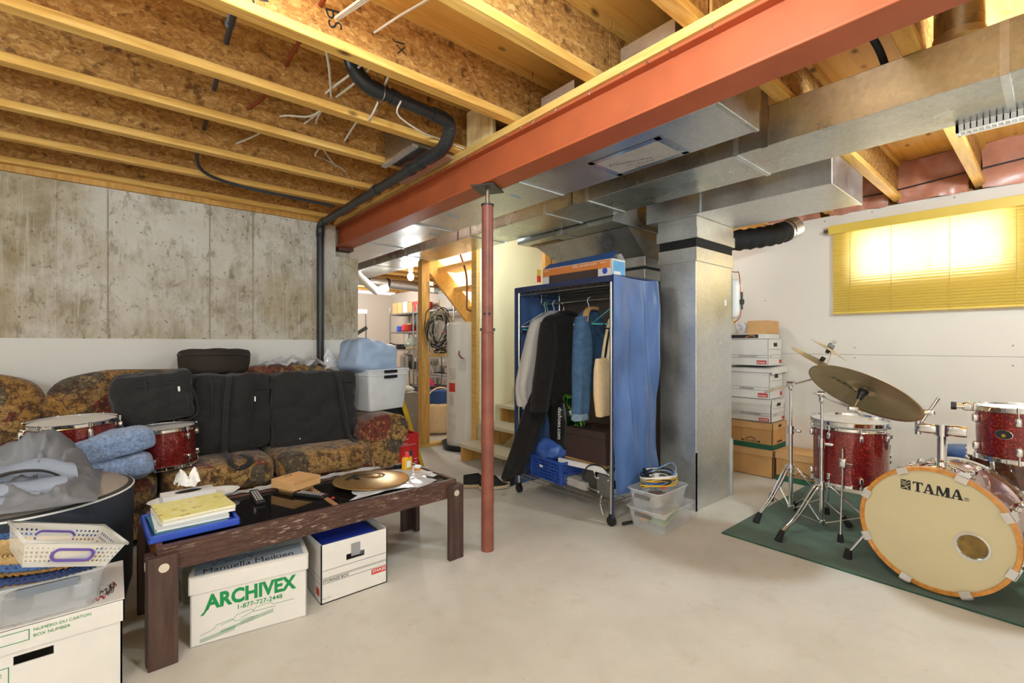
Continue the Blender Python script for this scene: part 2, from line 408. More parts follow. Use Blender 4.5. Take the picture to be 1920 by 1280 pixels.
SOFA = m_sofa()
DIST = m_distress()
DARKW = m_wood('dark stained leg wood', S(54, 38, 33), S(76, 55, 49), S(96, 75, 67), 2, 3, .4, False)
BROWNW = m_wood('brown leg side', S(84, 46, 22), S(112, 64, 30), S(128, 78, 40), 2, 3, .4, False)
GLASSB = flat('smoked glass top', S(20, 17, 16), .06, 0, .1, 3, 0, .7)
WHITEP = flat('white plastic', S(232, 230, 226), .4, 0, .03, 8)
WHITEC = flat('white corrugated card', S(226, 222, 216), .75, 0, .03, 10, .02)
CREAMC = flat('ivory card', S(228, 218, 196), .75, 0, .03, 10)
KRAFT = flat('kraft cardboard', S(210, 164, 110), .8, 0, .06, 10, .03)
KRAFTD = flat('brown cardboard', S(198, 150, 94), .8, 0, .06, 10, .03)
GREENP = flat('green print', S(18, 140, 76), .7, 0, .04, 10)
GREEND = flat('dark green print', S(34, 92, 66), .7, 0, .05, 10)
BLACKI = flat('black print', S(30, 30, 32), .7, 0, .05, 10)
REDI = flat('red print', S(206, 54, 50), .6, 0, .05, 10)
WHITEI = flat('white print', S(236, 234, 230), .6, 0, .02, 10)
GREYF = flat('grey coated cloth', S(118, 120, 125), .5, 0, .10, 5, .1, .4)
GREYL = flat('pale grey blue coated cloth', S(146, 156, 172), .5, 0, .10, 5, .1, .4)
TAUPE = flat('taupe nylon', S(158, 148, 138), .75, 0, .05, 30, .2, .3, bscale=200)
NAVYB = flat('blue black nylon', S(44, 50, 60), .65, 0, .15, 8, .15, .35)
FLEECE = flat('heathered blue fleece', S(136, 156, 190), .95, 0, .38, 70, .8, .1, sheen=.4, bscale=120)
BLUEC = flat('royal blue plastic', S(52, 84, 190), .35, 0, .08, 8)
BLUED = flat('blue crate plastic', S(40, 80, 170), .4, 0, .1, 8)
CURT = flat('blue cover cloth', S(74, 104, 156), .36, 0, .30, 4.5, .5, .6, stretch=(1, 1, .35), bscale=11)
CURTD = flat('navy cover binding', S(38, 48, 84), .6, 0, .15, 8)
TUB = clear('clear storage plastic', S(232, 236, 242), .24)
TUBM = clear('milky storage plastic', S(255, 255, 255), .5)
FILM = clear('clear film', S(238, 238, 240), .5, .15)
YELB = flat('yellow edge plastic', S(228, 184, 40), .45, 0, .05, 8)
YELLOW = flat('mustard bottle plastic', S(226, 172, 40), .4, 0, .05, 8)
NMW = flat('white cable jacket', S(216, 208, 192), .5, 0, .05, 10)
COPPER = flat('copper tube', S(160, 84, 56), .35, .7, .15, 10)
BLACKC = flat('black wool coat', S(34, 31, 30), .95, 0, .2, 30, .4, .15, sheen=.1, bscale=150)
SHIRT = flat('pale grey shirt cotton', S(186, 180, 172), .9, 0, .04, 20, .1, .2)
DENIM = flat('blue denim', S(74, 104, 138), .9, 0, .25, 22, .4, .2, bscale=260)
DENIMF = flat('faded denim seam', S(126, 148, 168), .9, 0, .2, 40, .3, .2)
SHERPA = flat('tan collar corduroy', S(196, 156, 104), .95, 0, .12, 60, .4, .1)
CANVAS = flat('natural canvas', S(226, 198, 156), .9, 0, .06, 40, .3, .2, bscale=240)
WICK = flat('natural wicker', S(206, 176, 122), .7, 0, .2, 60, .3)
WICKB = flat('brown wicker', S(150, 110, 58), .7, 0, .25, 60, .3)
BRAID = flat('blue braid', S(62, 96, 150), .7, 0, .28, 45, .3)
BRAIDD = flat('dark blue braid', S(36, 56, 104), .7, 0, .25, 45, .3)
PURP = flat('purple plastic', S(98, 72, 160), .4, 0, .05, 10)
GREYP = flat('slate grey plastic', S(116, 124, 136), .45, 0, .05, 10)
TREADC = flat('grey painted tread', S(196, 186, 158), .6, 0, .06, 8, .03)
TEAL = flat('teal plastic', S(92, 186, 184), .4, 0, .05, 10)
BROWNB = flat('dark brown shoe carton', S(62, 44, 40), .7, 0, .08, 10)
FURN = flat('brown furnace cabinet', S(92, 76, 60), .5, .3, .08, 5)
SEATB = flat('blue stool vinyl', S(58, 88, 136), .45, 0, .1, 8)
CORRB = flat('grey card lid', S(150, 160, 172), .75, 0, .05, 10)
# ---------------------------------------------------------------- camera
FX, FY = 0.64785, 0.76177
cam = bpy.data.cameras.new('camera'); cam.lens = 876 / 1920 * 36; cam.sensor_width = 36; cam.shift_y = 5 / 1920; cam.clip_start = .03
co = bpy.data.objects.new('camera', cam); COL.objects.link(co); co.location = (0, 0, 1.2); co.rotation_euler = (PI / 2, 0, -math.asin(FX))
SC.camera = co
# ---------------------------------------------------------------- room shell
XR = 4.80
struct(MB().box(-2.2, 5.2, -2.2, 10.2, -.1, 0).build('floor', FLOOR))
struct(MB().box(-2.2, 5.2, -2.2, 10.2, 2.65, 2.68).build('ceiling', PLY))
m = MB().box(-2.2, 1.49, 4.4, 4.62, 0, 2.31).box(1.49, 1.79, 4.4, 4.62, 0, 2.02).box(1.49, 1.575, 4.4, 4.62, 2.02, 2.31).box(1.575, 1.75, 4.5, 4.62, 2.02, 2.31)
m.mat(1)
for x in (-.038, .577, .884): m.box(x - .0035, x + .0035, 4.395, 4.4, 0, 2.305)
m.mat(0)
for x in (-.47, -.3, .25, .4, .73, 1.15): m.box(x - .0015, x + .0015, 4.398, 4.4, .3, 2.3)
struct(m.build('wall_back', [CONC, flat('joint grout', S(168, 155, 132), .95, 0, .2, 12)]))
struct(MB().box(-2.2, 1.755, 4.375, 4.398, 0, 1.24).build('trim_1', INSUL))
struct(MB().box(-2.2, 1.50, 4.385, 4.6, 2.312, 2.35).build('trim_2', LUMBER))
struct(MB().box(-2.3, -2.2, -2.2, 4.6, 0, 2.65).build('wall_left', DRYW))
struct(MB().box(-2.3, 5.2, -2.3, -2.2, 0, 2.65).build('wall_front', DRYW))
WY0, WY1, WZ0, WZ1 = .236, 1.149, 1.745, 2.178
m = MB().box(XR, XR + .1, -2.2, 9.9, 0, WZ0).box(XR, XR + .1, -2.2, 9.9, WZ1, 2.326).box(XR, XR + .1, -2.2, WY0, WZ0, WZ1).box(XR, XR + .1, WY1, 9.9, WZ0, WZ1)
m.mat(1).box(XR - .0006, XR, -2.2, 3.9, 1.109, 1.1125)
for (y, z) in [(.22, 1.19), (.22, 1.05), (1.14, 1.17), (1.14, 1.085), (1.86, 1.62), (.52, 2.3), (1.02, 2.3), (1.36, 2.29)]:
    m.cyl((XR, y, z), (XR - .001, y, z), .006, seg=8)
struct(m.build('wall_right', [DRYW, flat('drywall joint', S(150, 140, 130), .9, 0, .1, 12)]))
struct(MB().box(1.79, XR, 9.9, 10.0, 0, 2.31).build('wall_back_storage', DRYW))
struct(MB().box(.6, .7, 4.62, 10, 0, 2.65).build('wall_left_storage', DRYW))
# insulation in the rim above the window wall
for k, (a, b) in enumerate([(-.6, .37), (.44, .85), (.92, 1.32), (1.39, 1.83)]):
    m = MB().grid(lambda u, v: (XR - .01 + .05 * nz((u * 3, v * 2, k), 1.5, k), a + (b - a) * u, 2.326 + .32 * v), 14, 8, .02)
    struct(m.build('trim_%d' % (5 + k), PINK))
struct(MB().box(4.90, 4.96, -2.2, 9.9, 2.30, 2.68).build('trim_9', LUMBER))
# window
w = MB().box(4.86, 4.90, WY0, WY0 + .04, WZ0, WZ1).box(4.86, 4.90, WY1 - .04, WY1, WZ0, WZ1).box(4.86, 4.90, WY0, WY1, WZ0, WZ0 + .035).box(4.86, 4.90, WY0, WY1, WZ1 - .03, WZ1).box(4.86, 4.90, .66, .69, WZ0, WZ1)
w0 = struct(w.build('window_1', WHITEP))
gl = NT('window glass'); gl.base((1, 1, 1, 1)).p(.02); gl.b.inputs['Transmission Weight'].default_value = 1.0; gl.b.inputs['IOR'].default_value = 1.02
attach(MB().box(4.878, 4.882, WY0 + .03, WY1 - .03, WZ0 + .03, WZ1 - .025).build('pane', gl.m), w0)
# yellow venetian blind
t = thing('venetian_blind', 'closed yellow venetian blind hung over the high basement window', 'blind', (4.76, .58, 1.46))
t['kind'] = 'thing'
BY0, BY1 = -.12, 1.285
m = MB().box(4.735, 4.785, BY0, BY1 + .03, 2.165, 2.215); m.box(4.728, 4.735, BY0, BY1 + .03, 2.15, 2.225); m.build('head_rail', flat('yellow rail', S(222, 190, 84), .4, 0, .04, 6), t, .003)
m = MB().box(4.75, 4.79, BY1 + .03, BY1 + .07, 2.17, 2.2); m.build('mounting_bracket', STEEL, t)
m = MB(); ns = 31
for i in range(ns):
    z = 1.482 + i * (2.155 - 1.482) / (ns - 1)
    m.grid(lambda u, v: (4.757 + .009 * (v - .5) * 1.6 - .004 * math.sin(v * PI), BY0 + (BY1 - BY0) * u, z + .0100 * (1 - 2 * v)), 1, 4, 0)
m.build('slats', m_blind(), t)
MB().box(4.748, 4.768, BY0, BY1, 1.457, 1.476).build('bottom_rail', flat('yellow rail', S(222, 190, 84)), t, .004)
m = MB()
for y in (1.16, .885, .54, .2): m.box(4.744, 4.7455, y - .0015, y + .0015, 1.46, 2.16)
m.build('ladder_cord', flat('yellow cord', S(190, 160, 60)), t)
# ---------------------------------------------------------------- joists and beam
ORD = ['first', 'second', 'third', 'fourth', 'fifth', 'sixth', 'seventh', 'eighth', 'ninth', 'tenth', 'eleventh', 'twelfth', 'thirteenth']
def joist(x0, x1, yc, label, group, zb=2.35, zt=2.65):
    t = thing('floor_joist', label, 'joist', ((x0 + x1) / 2, yc, zb), group, 'thing')
    MB().box(x0, x1, yc - .03, yc + .03, zb, zb + .038).build('bottom_flange', FLANGE, t, .003, bseg=1)
    MB().box(x0, x1, yc - .03, yc + .03, zt - .038, zt).build('top_flange', FLANGE, t)
    MB().box(x0, x1, yc - .006, yc + .006, zb + .038, zt - .038).build('web', OSB, t)
JY = [4.35, 3.84, 3.34, 2.81, 2.345, 1.85, 1.325, .862]
for i, y in enumerate(JY):
    joist(-2.2, 1.69, y, 'wooden I-joist left of the red beam, %s counting from the concrete wall' % ORD[i], 'joists left of the beam')
for i, y in enumerate([-.09, .383, .85, 1.325, 1.85, 2.345]):
    joist(1.70, 4.86, y, 'wooden I-joist over the drum side, %s from the near end of the window wall' % ORD[i], 'joists right of the beam')
for i in range(11):
    joist(1.80, 4.80, 4.72 + i * .49, 'lamp-lit wooden I-joist over the far storage room, %s beyond the concrete wall' % ORD[i], 'joists over the storage room')
# writing on joists / subfloor
m = MB()
for k, (x, s) in enumerate([(.35, 'HIL'), (.62, 'BS'), (.9, 'JX'), (-.35, 'LIB 4')]):
    put_text(m, s, frame((x, 1.843, 2.5), (0, -1, 0), (.2, 0, -1)), h=.055)
m.mat(0); put_text(m, 'TOLKO', frame((.82, 1.55, 2.649), (0, 0, -1), (-.3, 1, 0)), h=.05, bold=.02); put_text(m, 'CANADA', frame((.90, 1.55, 2.649), (0, 0, -1), (-.3, 1, 0)), h=.02)
o = m.build('ceiling_stamp', BLACKI); struct(o)
t = thing('steel_beam', 'long red oxide painted steel I-beam carrying the joists', 'beam', (1.66, 1.1, 2.11), None, 'thing')
BX0, BX1 = 1.587, 1.735
MB().box(BX0, BX1, -2.2, 4.49, 2.112, 2.126).build('bottom_flange', RED, t, .002, bseg=1)
MB().box(BX0, BX1, -2.2, 4.49, 2.296, 2.31).build('top_flange', RED, t, .002, bseg=1)
MB().box(1.628, 1.642, -2.2, 4.49, 2.126, 2.296).build('web', RED, t)
m = MB()
for k in range(26):
    y = .3 + k * .15 + .05 * math.sin(k * 5); m.tube(smooth_path([(BX0 - .001, y, 2.31), (BX0 - .006, y + .008, 2.30), (BX0 - .004, y + .015 * math.sin(k), 2.29)], 3), .0012, 5)
m.build('bent_nail', STEEL, t)
MB().box(1.60, 1.74, 4.38, 4.5, 2.085, 2.111).build('bearing_plate', flat('rusty plate', S(96, 56, 48), .6, .2, .2, 10), t)
solo(MB().box(1.575, 1.747, -2.2, 4.45, 2.311, 2.349), 'nailer_plate', LUMBERY, 'yellow lumber plate lying along the top of the red beam', 'plank')
solo(MB().box(1.58, 1.60, 2.02, 2.27, 2.35, 2.56).cyl((1.579, 2.08, 2.385), (1.58, 2.08, 2.385), .004, seg=8).cyl((1.579, 2.2, 2.385), (1.58, 2.2, 2.385), .004, seg=8), 'plywood_block', PLYW, 'pale plywood square standing on the beam plate between joists', 'wood block')
# post
PX, PY = 1.657, 2.169
t = thing('support_post', 'red oxide adjustable steel post under the beam', 'post', (PX, PY, 0), None, 'thing')
MB().cyl((PX, PY, 0), (PX, PY, 1.27), .0365, seg=28).torus(.0365, .003, T(PX, PY, 1.268), 28, 6).build('lower_tube', REDP, t)
MB().cyl((PX, PY, 1.27), (PX, PY, 2.01), .0335, seg=28).build('upper_tube', REDP, t)
MB().cyl((PX, PY, 2.005), (PX, PY, 2.014), .038, seg=24).build('collar', DKMET, t)
MB().cyl((PX, PY, 2.01), (PX, PY, 2.10), .0125, seg=14).build('jack_screw', flat('screw steel', S(150, 130, 110), .4, .8), t)
M = T(PX, PY, 0, .55); MB().box(-.085, .085, -.07, .07, 2.10, 2.108, M).build('top_plate', DKMET, t)
M = T(PX, PY, 1.285, -.62)
for s in (-1, 1): MB().cyl((s * .033, 0, 0), (s * .044, 0, 0), .009, seg=10, M=M).build('pin', DKMET, t)
MB().cyl((PX - .0335, PY - .016, 1.375), (PX - .0345, PY - .0165, 1.375), .007, seg=10).cyl((PX - .012, PY - .0335, 1.375), (PX - .0125, PY - .0345, 1.375), .008, seg=10).build('pin_hole', BLACKP, t)
# ---------------------------------------------------------------- drain pipe
t = thing('drain_pipe', 'black plastic drain pipe running under joists and down the concrete wall', 'pipe', (1.415, 4.3, 0), None, 'thing')
R = .031
MB().cyl((1.415, 4.335, 1.0), (1.415, 4.335, 2.20), R, seg=20).build('riser', ABS, t)
MB().tube(smooth_path([(1.415, 4.335, 2.17), (1.415, 4.335, 2.225), (1.415, 4.315, 2.27), (1.415, 4.27, 2.285), (1.415, 4.2, 2.285)], 5), R + .005, 18).build('elbow', ABS, t)
MB().cyl((1.415, 4.25, 2.285), (1.41, 2.32, 2.295), R, seg=20).build('horizontal_run', ABS, t)
MB().tube(smooth_path([(1.41, 2.42, 2.294), (1.41, 2.30, 2.297), (1.408, 2.235, 2.315), (1.40, 2.18, 2.352), (1.38, 2.145, 2.385), (1.335, 2.13, 2.398), (1.26, 2.125, 2.40)], 5), R + .006, 18).build('elbow', ABS, t)
MB().cyl((1.30, 2.127, 2.399), (.90, 2.10, 2.405), R, seg=20).build('horizontal_run', ABS, t)
MB().tube(smooth_path([(.99, 2.106, 2.403), (.91, 2.10, 2.407), (.855, 2.095, 2.435), (.82, 2.09, 2.50), (.80, 2.085, 2.65)], 5), R + .006, 18).build('elbow', ABS, t)
for (y, z) in ((2.50, 2.294), (2.62, 2.293), (3.12, 2.291)): MB().cyl((1.411, y, z), (1.411, y + .045, z), R + .006, seg=20).build('coupling', ABS, t)
MB().cyl((1.06, 2.111, 2.402), (1.02, 2.108, 2.403), R + .005, seg=20).build('coupling', ABS, t)
MB().tube(smooth_path([(.97, 2.07, 2.60), (.97, 2.065, 2.40), (.97, 2.1, 2.365), (.97, 2.145, 2.40), (.97, 2.145, 2.60)], 5), .009, 6, flat=.2).build('hanger_strap', STEEL, t)
for (p, nrm) in (((1.385, 2.15, 2.365), (-.5, -.75, .1)), ((.905, 2.095, 2.415), (-.4, -.85, .1))): MB().cb((0, 0, 0), (.03, .022, .002), frame(V(p) + V(nrm).normalized() * .026, nrm)).build('paper_label', WHITEI, t)
# ---------------------------------------------------------------- cables in the ceiling
def cable(name, pts, r, mat, label, cat='cable', group=None, n=6):
    return solo(MB().tube(smooth_path(pts, n), r, 7), name, mat, label, cat, group)
BLUEP = flat('blue grey water pipe', S(110, 132, 150), .35, .1, .2, 4)
cable('water_pipe', [(.35, 1.75, 2.52), (.362, 2.2, 2.505), (.375, 2.5, 2.5), (.392, 2.95, 2.5), (.41, 3.35, 2.49), (.40, 3.55, 2.44), (.44, 3.72, 2.365), (.62, 3.80, 2.335), (.95, 3.82, 2.325), (1.37, 3.86, 2.33)], .011, flat('dark water tube', S(52, 54, 60), .4, 0, .3, 3), 'thin dark water tube crossing the joists and sagging towards the drain pipe', 'tube')
t0 = MB().cyl((.366, 2.33, 2.503), (.376, 2.52, 2.5), .0145, seg=10)
solo(MB().cyl((.35, 1.87, 2.525), (.362, 2.20, 2.517), .016, seg=12).cyl((.362, 2.20, 2.517), (.363, 2.225, 2.516), .019, seg=12), 'grey_conduit', BLUEP, 'short blue grey conduit between the two nearest joists at upper left', 'conduit')
cable('copper_tube', [(.60, 1.75, 2.5), (.605, 2.2, 2.5), (.605, 2.45, 2.49), (.58, 2.7, 2.47), (.53, 2.83, 2.45), (.53, 2.95, 2.46), (.57, 3.1, 2.5)], .009, COPPER, 'red copper tube threaded through the joist webs', 'tube')
cable('white_cable', [(.58, 1.86, 2.52), (.70, 2.05, 2.43), (.80, 2.3, 2.42), (.82, 2.36, 2.42), (.84, 2.5, 2.44), (.82, 2.78, 2.45)], .0055, NMW, 'white cable entering the strand board web beside the copper tube', 'cable')
cable('white_cable', [(.86, 1.86, 2.5), (.84, 2.05, 2.45), (.79, 2.34, 2.43), (.86, 2.55, 2.48), (.89, 2.8, 2.48), (1.0, 3.0, 2.42), (1.15, 3.2, 2.41)], .0055, NMW, 'white cable, upper of the pair slanting down to the second bay', 'cable')
cable('white_cable', [(.90, 1.86, 2.5), (.88, 2.1, 2.45), (.84, 2.35, 2.43), (.80, 2.6, 2.42), (.70, 2.8, 2.46), (.66, 3.1, 2.46), (.58, 3.33, 2.45)], .0055, NMW, 'white cable, lower of the pair slanting down to the second bay', 'cable')
cable('white_cable', [(.98, 1.86, 2.52), (.97, 2.0, 2.46), (.98, 2.2, 2.36), (1.0, 2.34, 2.36), (1.02, 2.5, 2.43), (1.05, 2.78, 2.42)], .0055, NMW, 'white cable dropping in front of the black pipe elbow', 'cable')
cable('white_cable', [(1.05, 2.06, 2.37), (1.07, 2.13, 2.335), (1.25, 2.22, 2.335), (1.4, 2.3, 2.37), (1.58, 2.3, 2.36)], .0045, NMW, 'thin white cable under the black pipe ending at the plywood block', 'cable')
cable('white_cable', [(1.0, 2.85, 2.47), (.95, 3.0, 2.38), (1.06, 3.2, 2.44), (1.25, 3.32, 2.44), (1.38, 3.5, 2.38)], .0045, NMW, 'thin white cable looping behind the third joist', 'cable')
for k in range(3):
    cable('white_cable', [(.80 + .02 * k, 1.30, 2.56), (.78 + .015 * k, 1.45, 2.53), (.72 + .01 * k, 1.65, 2.50), (.66 + .006 * k, 1.845, 2.48)], .0055, NMW, 'white cable in the bundle of three crossing to the big near joist', 'cable', 'three bundled white cables')
cable('white_cable', [(1.0, 1.30, 2.58), (.94, 1.5, 2.53), (.86, 1.7, 2.50), (.82, 1.845, 2.49)], .005, NMW, 'single white cable crossing to the big near joist', 'cable')
cable('black_cable', [(4.79, 2.3, 2.42), (4.74, 1.7, 2.40), (4.75, 1.3, 2.43), (4.73, .9, 2.42), (4.75, .4, 2.46), (4.74, -.3, 2.5)], .006, BLACKP, 'black cable running along the insulation above the window wall', 'cable')
cable('grey_hose', [(2.98, .60, 2.60), (3.05, .56, 2.5), (3.25, .50, 2.44), (3.4, .43, 2.42), (3.5, .40, 2.45)], .011, flat('grey hose', S(150, 156, 148), .5), 'grey hose curving from the subfloor to a joist', 'hose')
cable('cold_water_pipe', [(3.75, .42, 2.50), (3.8, .2, 2.5), (3.85, -.3, 2.51)], .01, BLUEP, 'thin blue grey pipe past the joist near the window', 'pipe')
cable('black_hose', [(2.22, .60, 2.62), (2.30, .56, 2.58), (2.42, .50, 2.45), (2.5, .48, 2.36)], .014, BLACKR, 'black rubber hose between the red beam and the long duct', 'hose')
# sheet metal return boots between joists
t = thing('duct_boot', 'galvanized boot hanging between joists beside the black pipe', 'duct boot', (1.45, 2.6, 2.33), None, 'thing')
MB().box(1.30, 1.57, 2.40, 2.765, 2.34, 2.62).build('boot_box', GALVD, t)
MB().box(1.29, 1.325, 2.39, 2.80, 2.325, 2.342).build('lip', GALV, t)
MB().box(1.50, 1.57, 2.39, 3.0, 2.325, 2.342).build('lip', GALV, t)
solo(MB().box(1.62, 1.73, 1.46, 1.68, 2.36, 2.425), 'duct_boot', GALV, 'small galvanized boot above the beam nearest the stained joist', 'duct boot', None)
solo(MB().box(1.62, 1.73, .95, 1.20, 2.36, 2.44), 'duct_boot', GALV, 'galvanized boot above the beam in the bay nearest the camera', 'duct boot', None)
# ---------------------------------------------------------------- ducts
def cleat(x0, x1, y, z0, z1):
    return MB().box(x0 - .004, x1 + .004, y - .012, y + .012, z0 - .005, z1)
t = thing('return_duct', 'galvanized duct with a closed end running beside the red beam', 'duct', (2.0, 3.0, 2.14), None, 'thing')
MB().box(1.79, 2.165, .87, 6.6, 2.142, 2.348).build('duct_body', GALV, t, .003, bseg=1)
MB().box(1.787, 2.168, .862, .885, 2.139, 2.349).build('end_cap', GALVD, t, .003, bseg=1)
m = MB(); put_text(m, 'CHATHAMVILLE', frame((2.05, 1.33, 2.1392), (0, 0, -1), (-.35, 1, 0)), h=.022); put_text(m, '(519) 936 1111', frame((2.085, 1.34, 2.1392), (0, 0, -1), (-.35, 1, 0)), h=.022); put_text(m, '24 hr', frame((2.12, 1.40, 2.1392), (0, 0, -1), (-.35, 1, 0)), h=.022)
lab = MB().box(1.90, 2.13, 1.20, 1.58, 2.1395, 2.1415, None).build('taped_notice', flat('grey notice', S(176, 172, 170), .4), t)
m.build('lettering', BLACKI, lab)
mm = MB()
for (a, b, c, d) in ((1.88, 1.91, 1.18, 1.60), (2.12, 2.15, 1.18, 1.60), (1.88, 2.15, 1.17, 1.21), (1.88, 2.15, 1.57, 1.61)): mm.box(a, b, c, d, 2.1385, 2.1394)
mm.build('foil_tape', FOIL, lab)
for y in (2.05, 3.3, 4.2): cleat(1.79, 2.165, y, 2.142, 2.2).build('drive_cleat', GALV, t)
m = MB()
for (x, y) in ((1.95, 2.25), (1.9, 2.9), (2.1, 3.5)): m.box(x - .05, x + .05, y - .006, y + .006, 2.139, 2.1425)
m.build('blue_tape', flat('blue tape', S(140, 178, 206)), t)
t = thing('supply_trunk_duct', 'long rectangular galvanized trunk duct strapped under the joists', 'duct', (2.6, 2.0, 2.155), None, 'thing')
D0, D1 = 2.40, 2.805
MB().box(D0, D1, -2.1, 6.9, 2.155, 2.348).build('duct_body', GALVD, t, .003, bseg=1)
for y in (-.9, .13, 1.07, 2.05, 2.45, 3.4, 4.6, 5.4):
    cleat(D0, D1, y, 2.155, 2.345).build('drive_cleat', GALV, t)
for y in (.93, 2.2, 3.6): MB().box(D0 - .006, D0 - .003, y - .015, y + .015, 2.15, 2.5).build('hanger_strap', STEEL, t)
t = thing('duct_offset', 'wide galvanized take-off box joining the trunk duct to the furnace', 'duct', (3.3, 2.7, 2.10), None, 'thing')
MB().box(2.83, 3.95, 2.16, 3.25, 2.115, 2.345).build('duct_body', GALVD, t, .003, bseg=1)
cleat(2.83, 3.95, 2.7, 2.115, 2.2).build('drive_cleat', GALV, t)
MB().box(2.95, 3.1, 2.85, 3.2, 2.11, 2.1145).build('patch_panel', flat('dull tin patch', S(150, 120, 80), .4, .8), t)
t = thing('supply_plenum', 'short wide galvanized duct box with a closed end above the tall riser', 'duct', (3.45, 1.4, 2.12), None, 'thing')
MB().box(3.13, 3.76, .86, 2.08, 2.122, 2.31).build('duct_body', GALV, t, .003, bseg=1)
MB().box(3.127, 3.763, .850, .866, 2.119, 2.313).build('end_cap', GALV, t, .002, bseg=1)
MB().box(3.12, 3.13, 1.64, 1.67, 2.12, 2.31).build('drive_cleat', GALV, t)
# tall riser
t = thing('duct_riser', 'tall square galvanized duct riser standing on the floor beside the clothes rack', 'duct', (3.45, 1.84, 0), None, 'thing')
RX0, RX1, RY0, RY1 = 3.18, 3.74, 1.70, 1.99
MB().box(RX0, RX1, RY0, RY1, 0, 1.84).build('duct_body', GALV, t, .003, bseg=1)
MB().box(RX0 - .012, RX1 + .012, RY0 - .012, RY1 + .012, 1.80, 1.835).box(RX0 - .008, RX1 + .008, RY0 - .008, RY1 + .008, 1.835, 1.90).build('collar', GALV, t)
MB().box(RX0 - .002, RX1 + .002, RY0 - .002, RY1 + .002, 1.90, 1.965).build('canvas_connector', BLACKR, t)
MB().box(RX0 - .018, RX1 + .018, RY0 - .018, RY1 + .018, 1.965, 2.04).box(RX0 - .01, RX1 + .01, RY0 - .01, RY1 + .01, 2.04, 2.12).build('collar', GALV, t)
MB().box(RX0 - .006, RX0 + .004, RY0 - .008, RY0 + .03, 0, .42).box(RX0 - .006, RX0 + .03, RY0 - .008, RY0 - .001, 0, .42).build('corner_strip', GALV, t)
MB().box(RX1 - .012, RX1 + .008, RY0 - .01, RY0 + .02, 0, .45).build('corner_strip', GALV, t)
MB().box(3.62, 3.645, RY0 - .003, RY0 - .0005, 1.50, 1.545).build('white_sticker', WHITEI, t)
# furnace
t = thing('furnace', 'brown furnace cabinet standing behind the blue clothes rack', 'furnace', (3.5, 2.6, 0), None, 'thing')
MB().box(3.24, 3.90, 2.17, 2.95, 0, 1.72).build('cabinet', FURN, t, .006)
MB().box(3.20, 3.92, 2.14, 2.98, 1.72, 1.80).box(3.19, 3.93, 2.13, 2.99, 1.82, 1.90).build('collar', GALV, t, .003, bseg=1)
m = MB(); a = [(3.19, 2.13, 1.90), (3.93, 2.13, 1.90), (3.93, 2.99, 1.90), (3.19, 2.99, 1.90)]; b = [(3.02, 2.17, 2.112), (3.93, 2.17, 2.112), (3.93, 3.2, 2.112), (3.02, 3.2, 2.112)]
m.add(a + b, [(0, 1, 5, 4), (1, 2, 6, 5), (2, 3, 7, 6), (3, 0, 4, 7)]); m.build('transition', GALVD, t)
MB().box(3.232, 3.24, 2.2, 2.4, .55, 1.2).build('service_panel', WHITEP, t)
# humidifier and controls on the riser
t = thing('humidifier', 'white humidifier with a grey box on the side of the tall riser', 'humidifier', (3.82, 1.8, 1.5), None, 'thing')
MB().box(3.745, 3.80, 1.72, 1.97, 1.40, 1.76).build('mounting_box', flat('grey box', S(150, 146, 136), .5, .4), t, .004)
MB().soft((.10, .24, .32), 7, 6, T(3.853, 1.80, 1.57)).build('cover', WHITEP, t)
MB().tube(smooth_path([(3.76, 1.715, 1.78), (3.82, 1.70, 1.78), (3.85, 1.69, 1.77), (3.85, 1.675, 1.60), (3.85, 1.67, 1.52), (3.84, 1.68, 1.42), (3.78, 1.70, 1.37)], 4), .004, 6).build('water_line', COPPER, t)
MB().box(3.835, 3.865, 1.655, 1.68, 1.52, 1.56).cyl((3.85, 1.667, 1.48), (3.85, 1.667, 1.62), .008, seg=8).build('solenoid', DKMET, t)
t = thing('flexible_duct', 'black insulated flexible duct beside the galvanized riser near the ceiling', 'duct', (4.0, 1.7, 2.05), None, 'thing')
pts = smooth_path([(3.83, 1.92, 2.08), (3.95, 1.80, 2.07), (4.10, 1.66, 2.09), (4.26, 1.55, 2.13), (4.36, 1.5, 2.17)], 8)
MB().tube(pts, [.085 + .006 * math.sin(i * 1.9) for i in range(len(pts))], 18).build('hose', BLACKR, t)
MB().cyl((4.33, 1.515, 2.155), (4.42, 1.47, 2.20), .088, seg=20).build('collar', GALV, t)
t = thing('round_duct', 'round galvanized duct stub rising from the long trunk duct', 'duct', (2.50, .27, 2.35), None, 'thing')
MB().cyl((2.52, .26, 2.35), (2.52, .26, 2.65), .075, seg=28).build('duct_body', GALVD, t)
MB().lathe([(.095, 0), (.082, .03), (.078, .06)], 28, T(2.52, .26, 2.349)).build('collar', GALV, t)
t = thing('plastic_grille', 'white plastic louvred strip hanging below the trunk duct', 'grille', (2.85, .05, 2.13), None, 'thing')
m = MB().box(2.802, 2.82, -.5, .30, 2.125, 2.156).box(2.868, 2.876, -.5, .30, 2.125, 2.156).box(2.802, 2.876, .29, .30, 2.125, 2.156)
for i in range(40): m.box(2.802, 2.876, -.49 + i * .0195, -.486 + i * .0195, 2.127, 2.154)
m.build('grid', WHITEP, t)
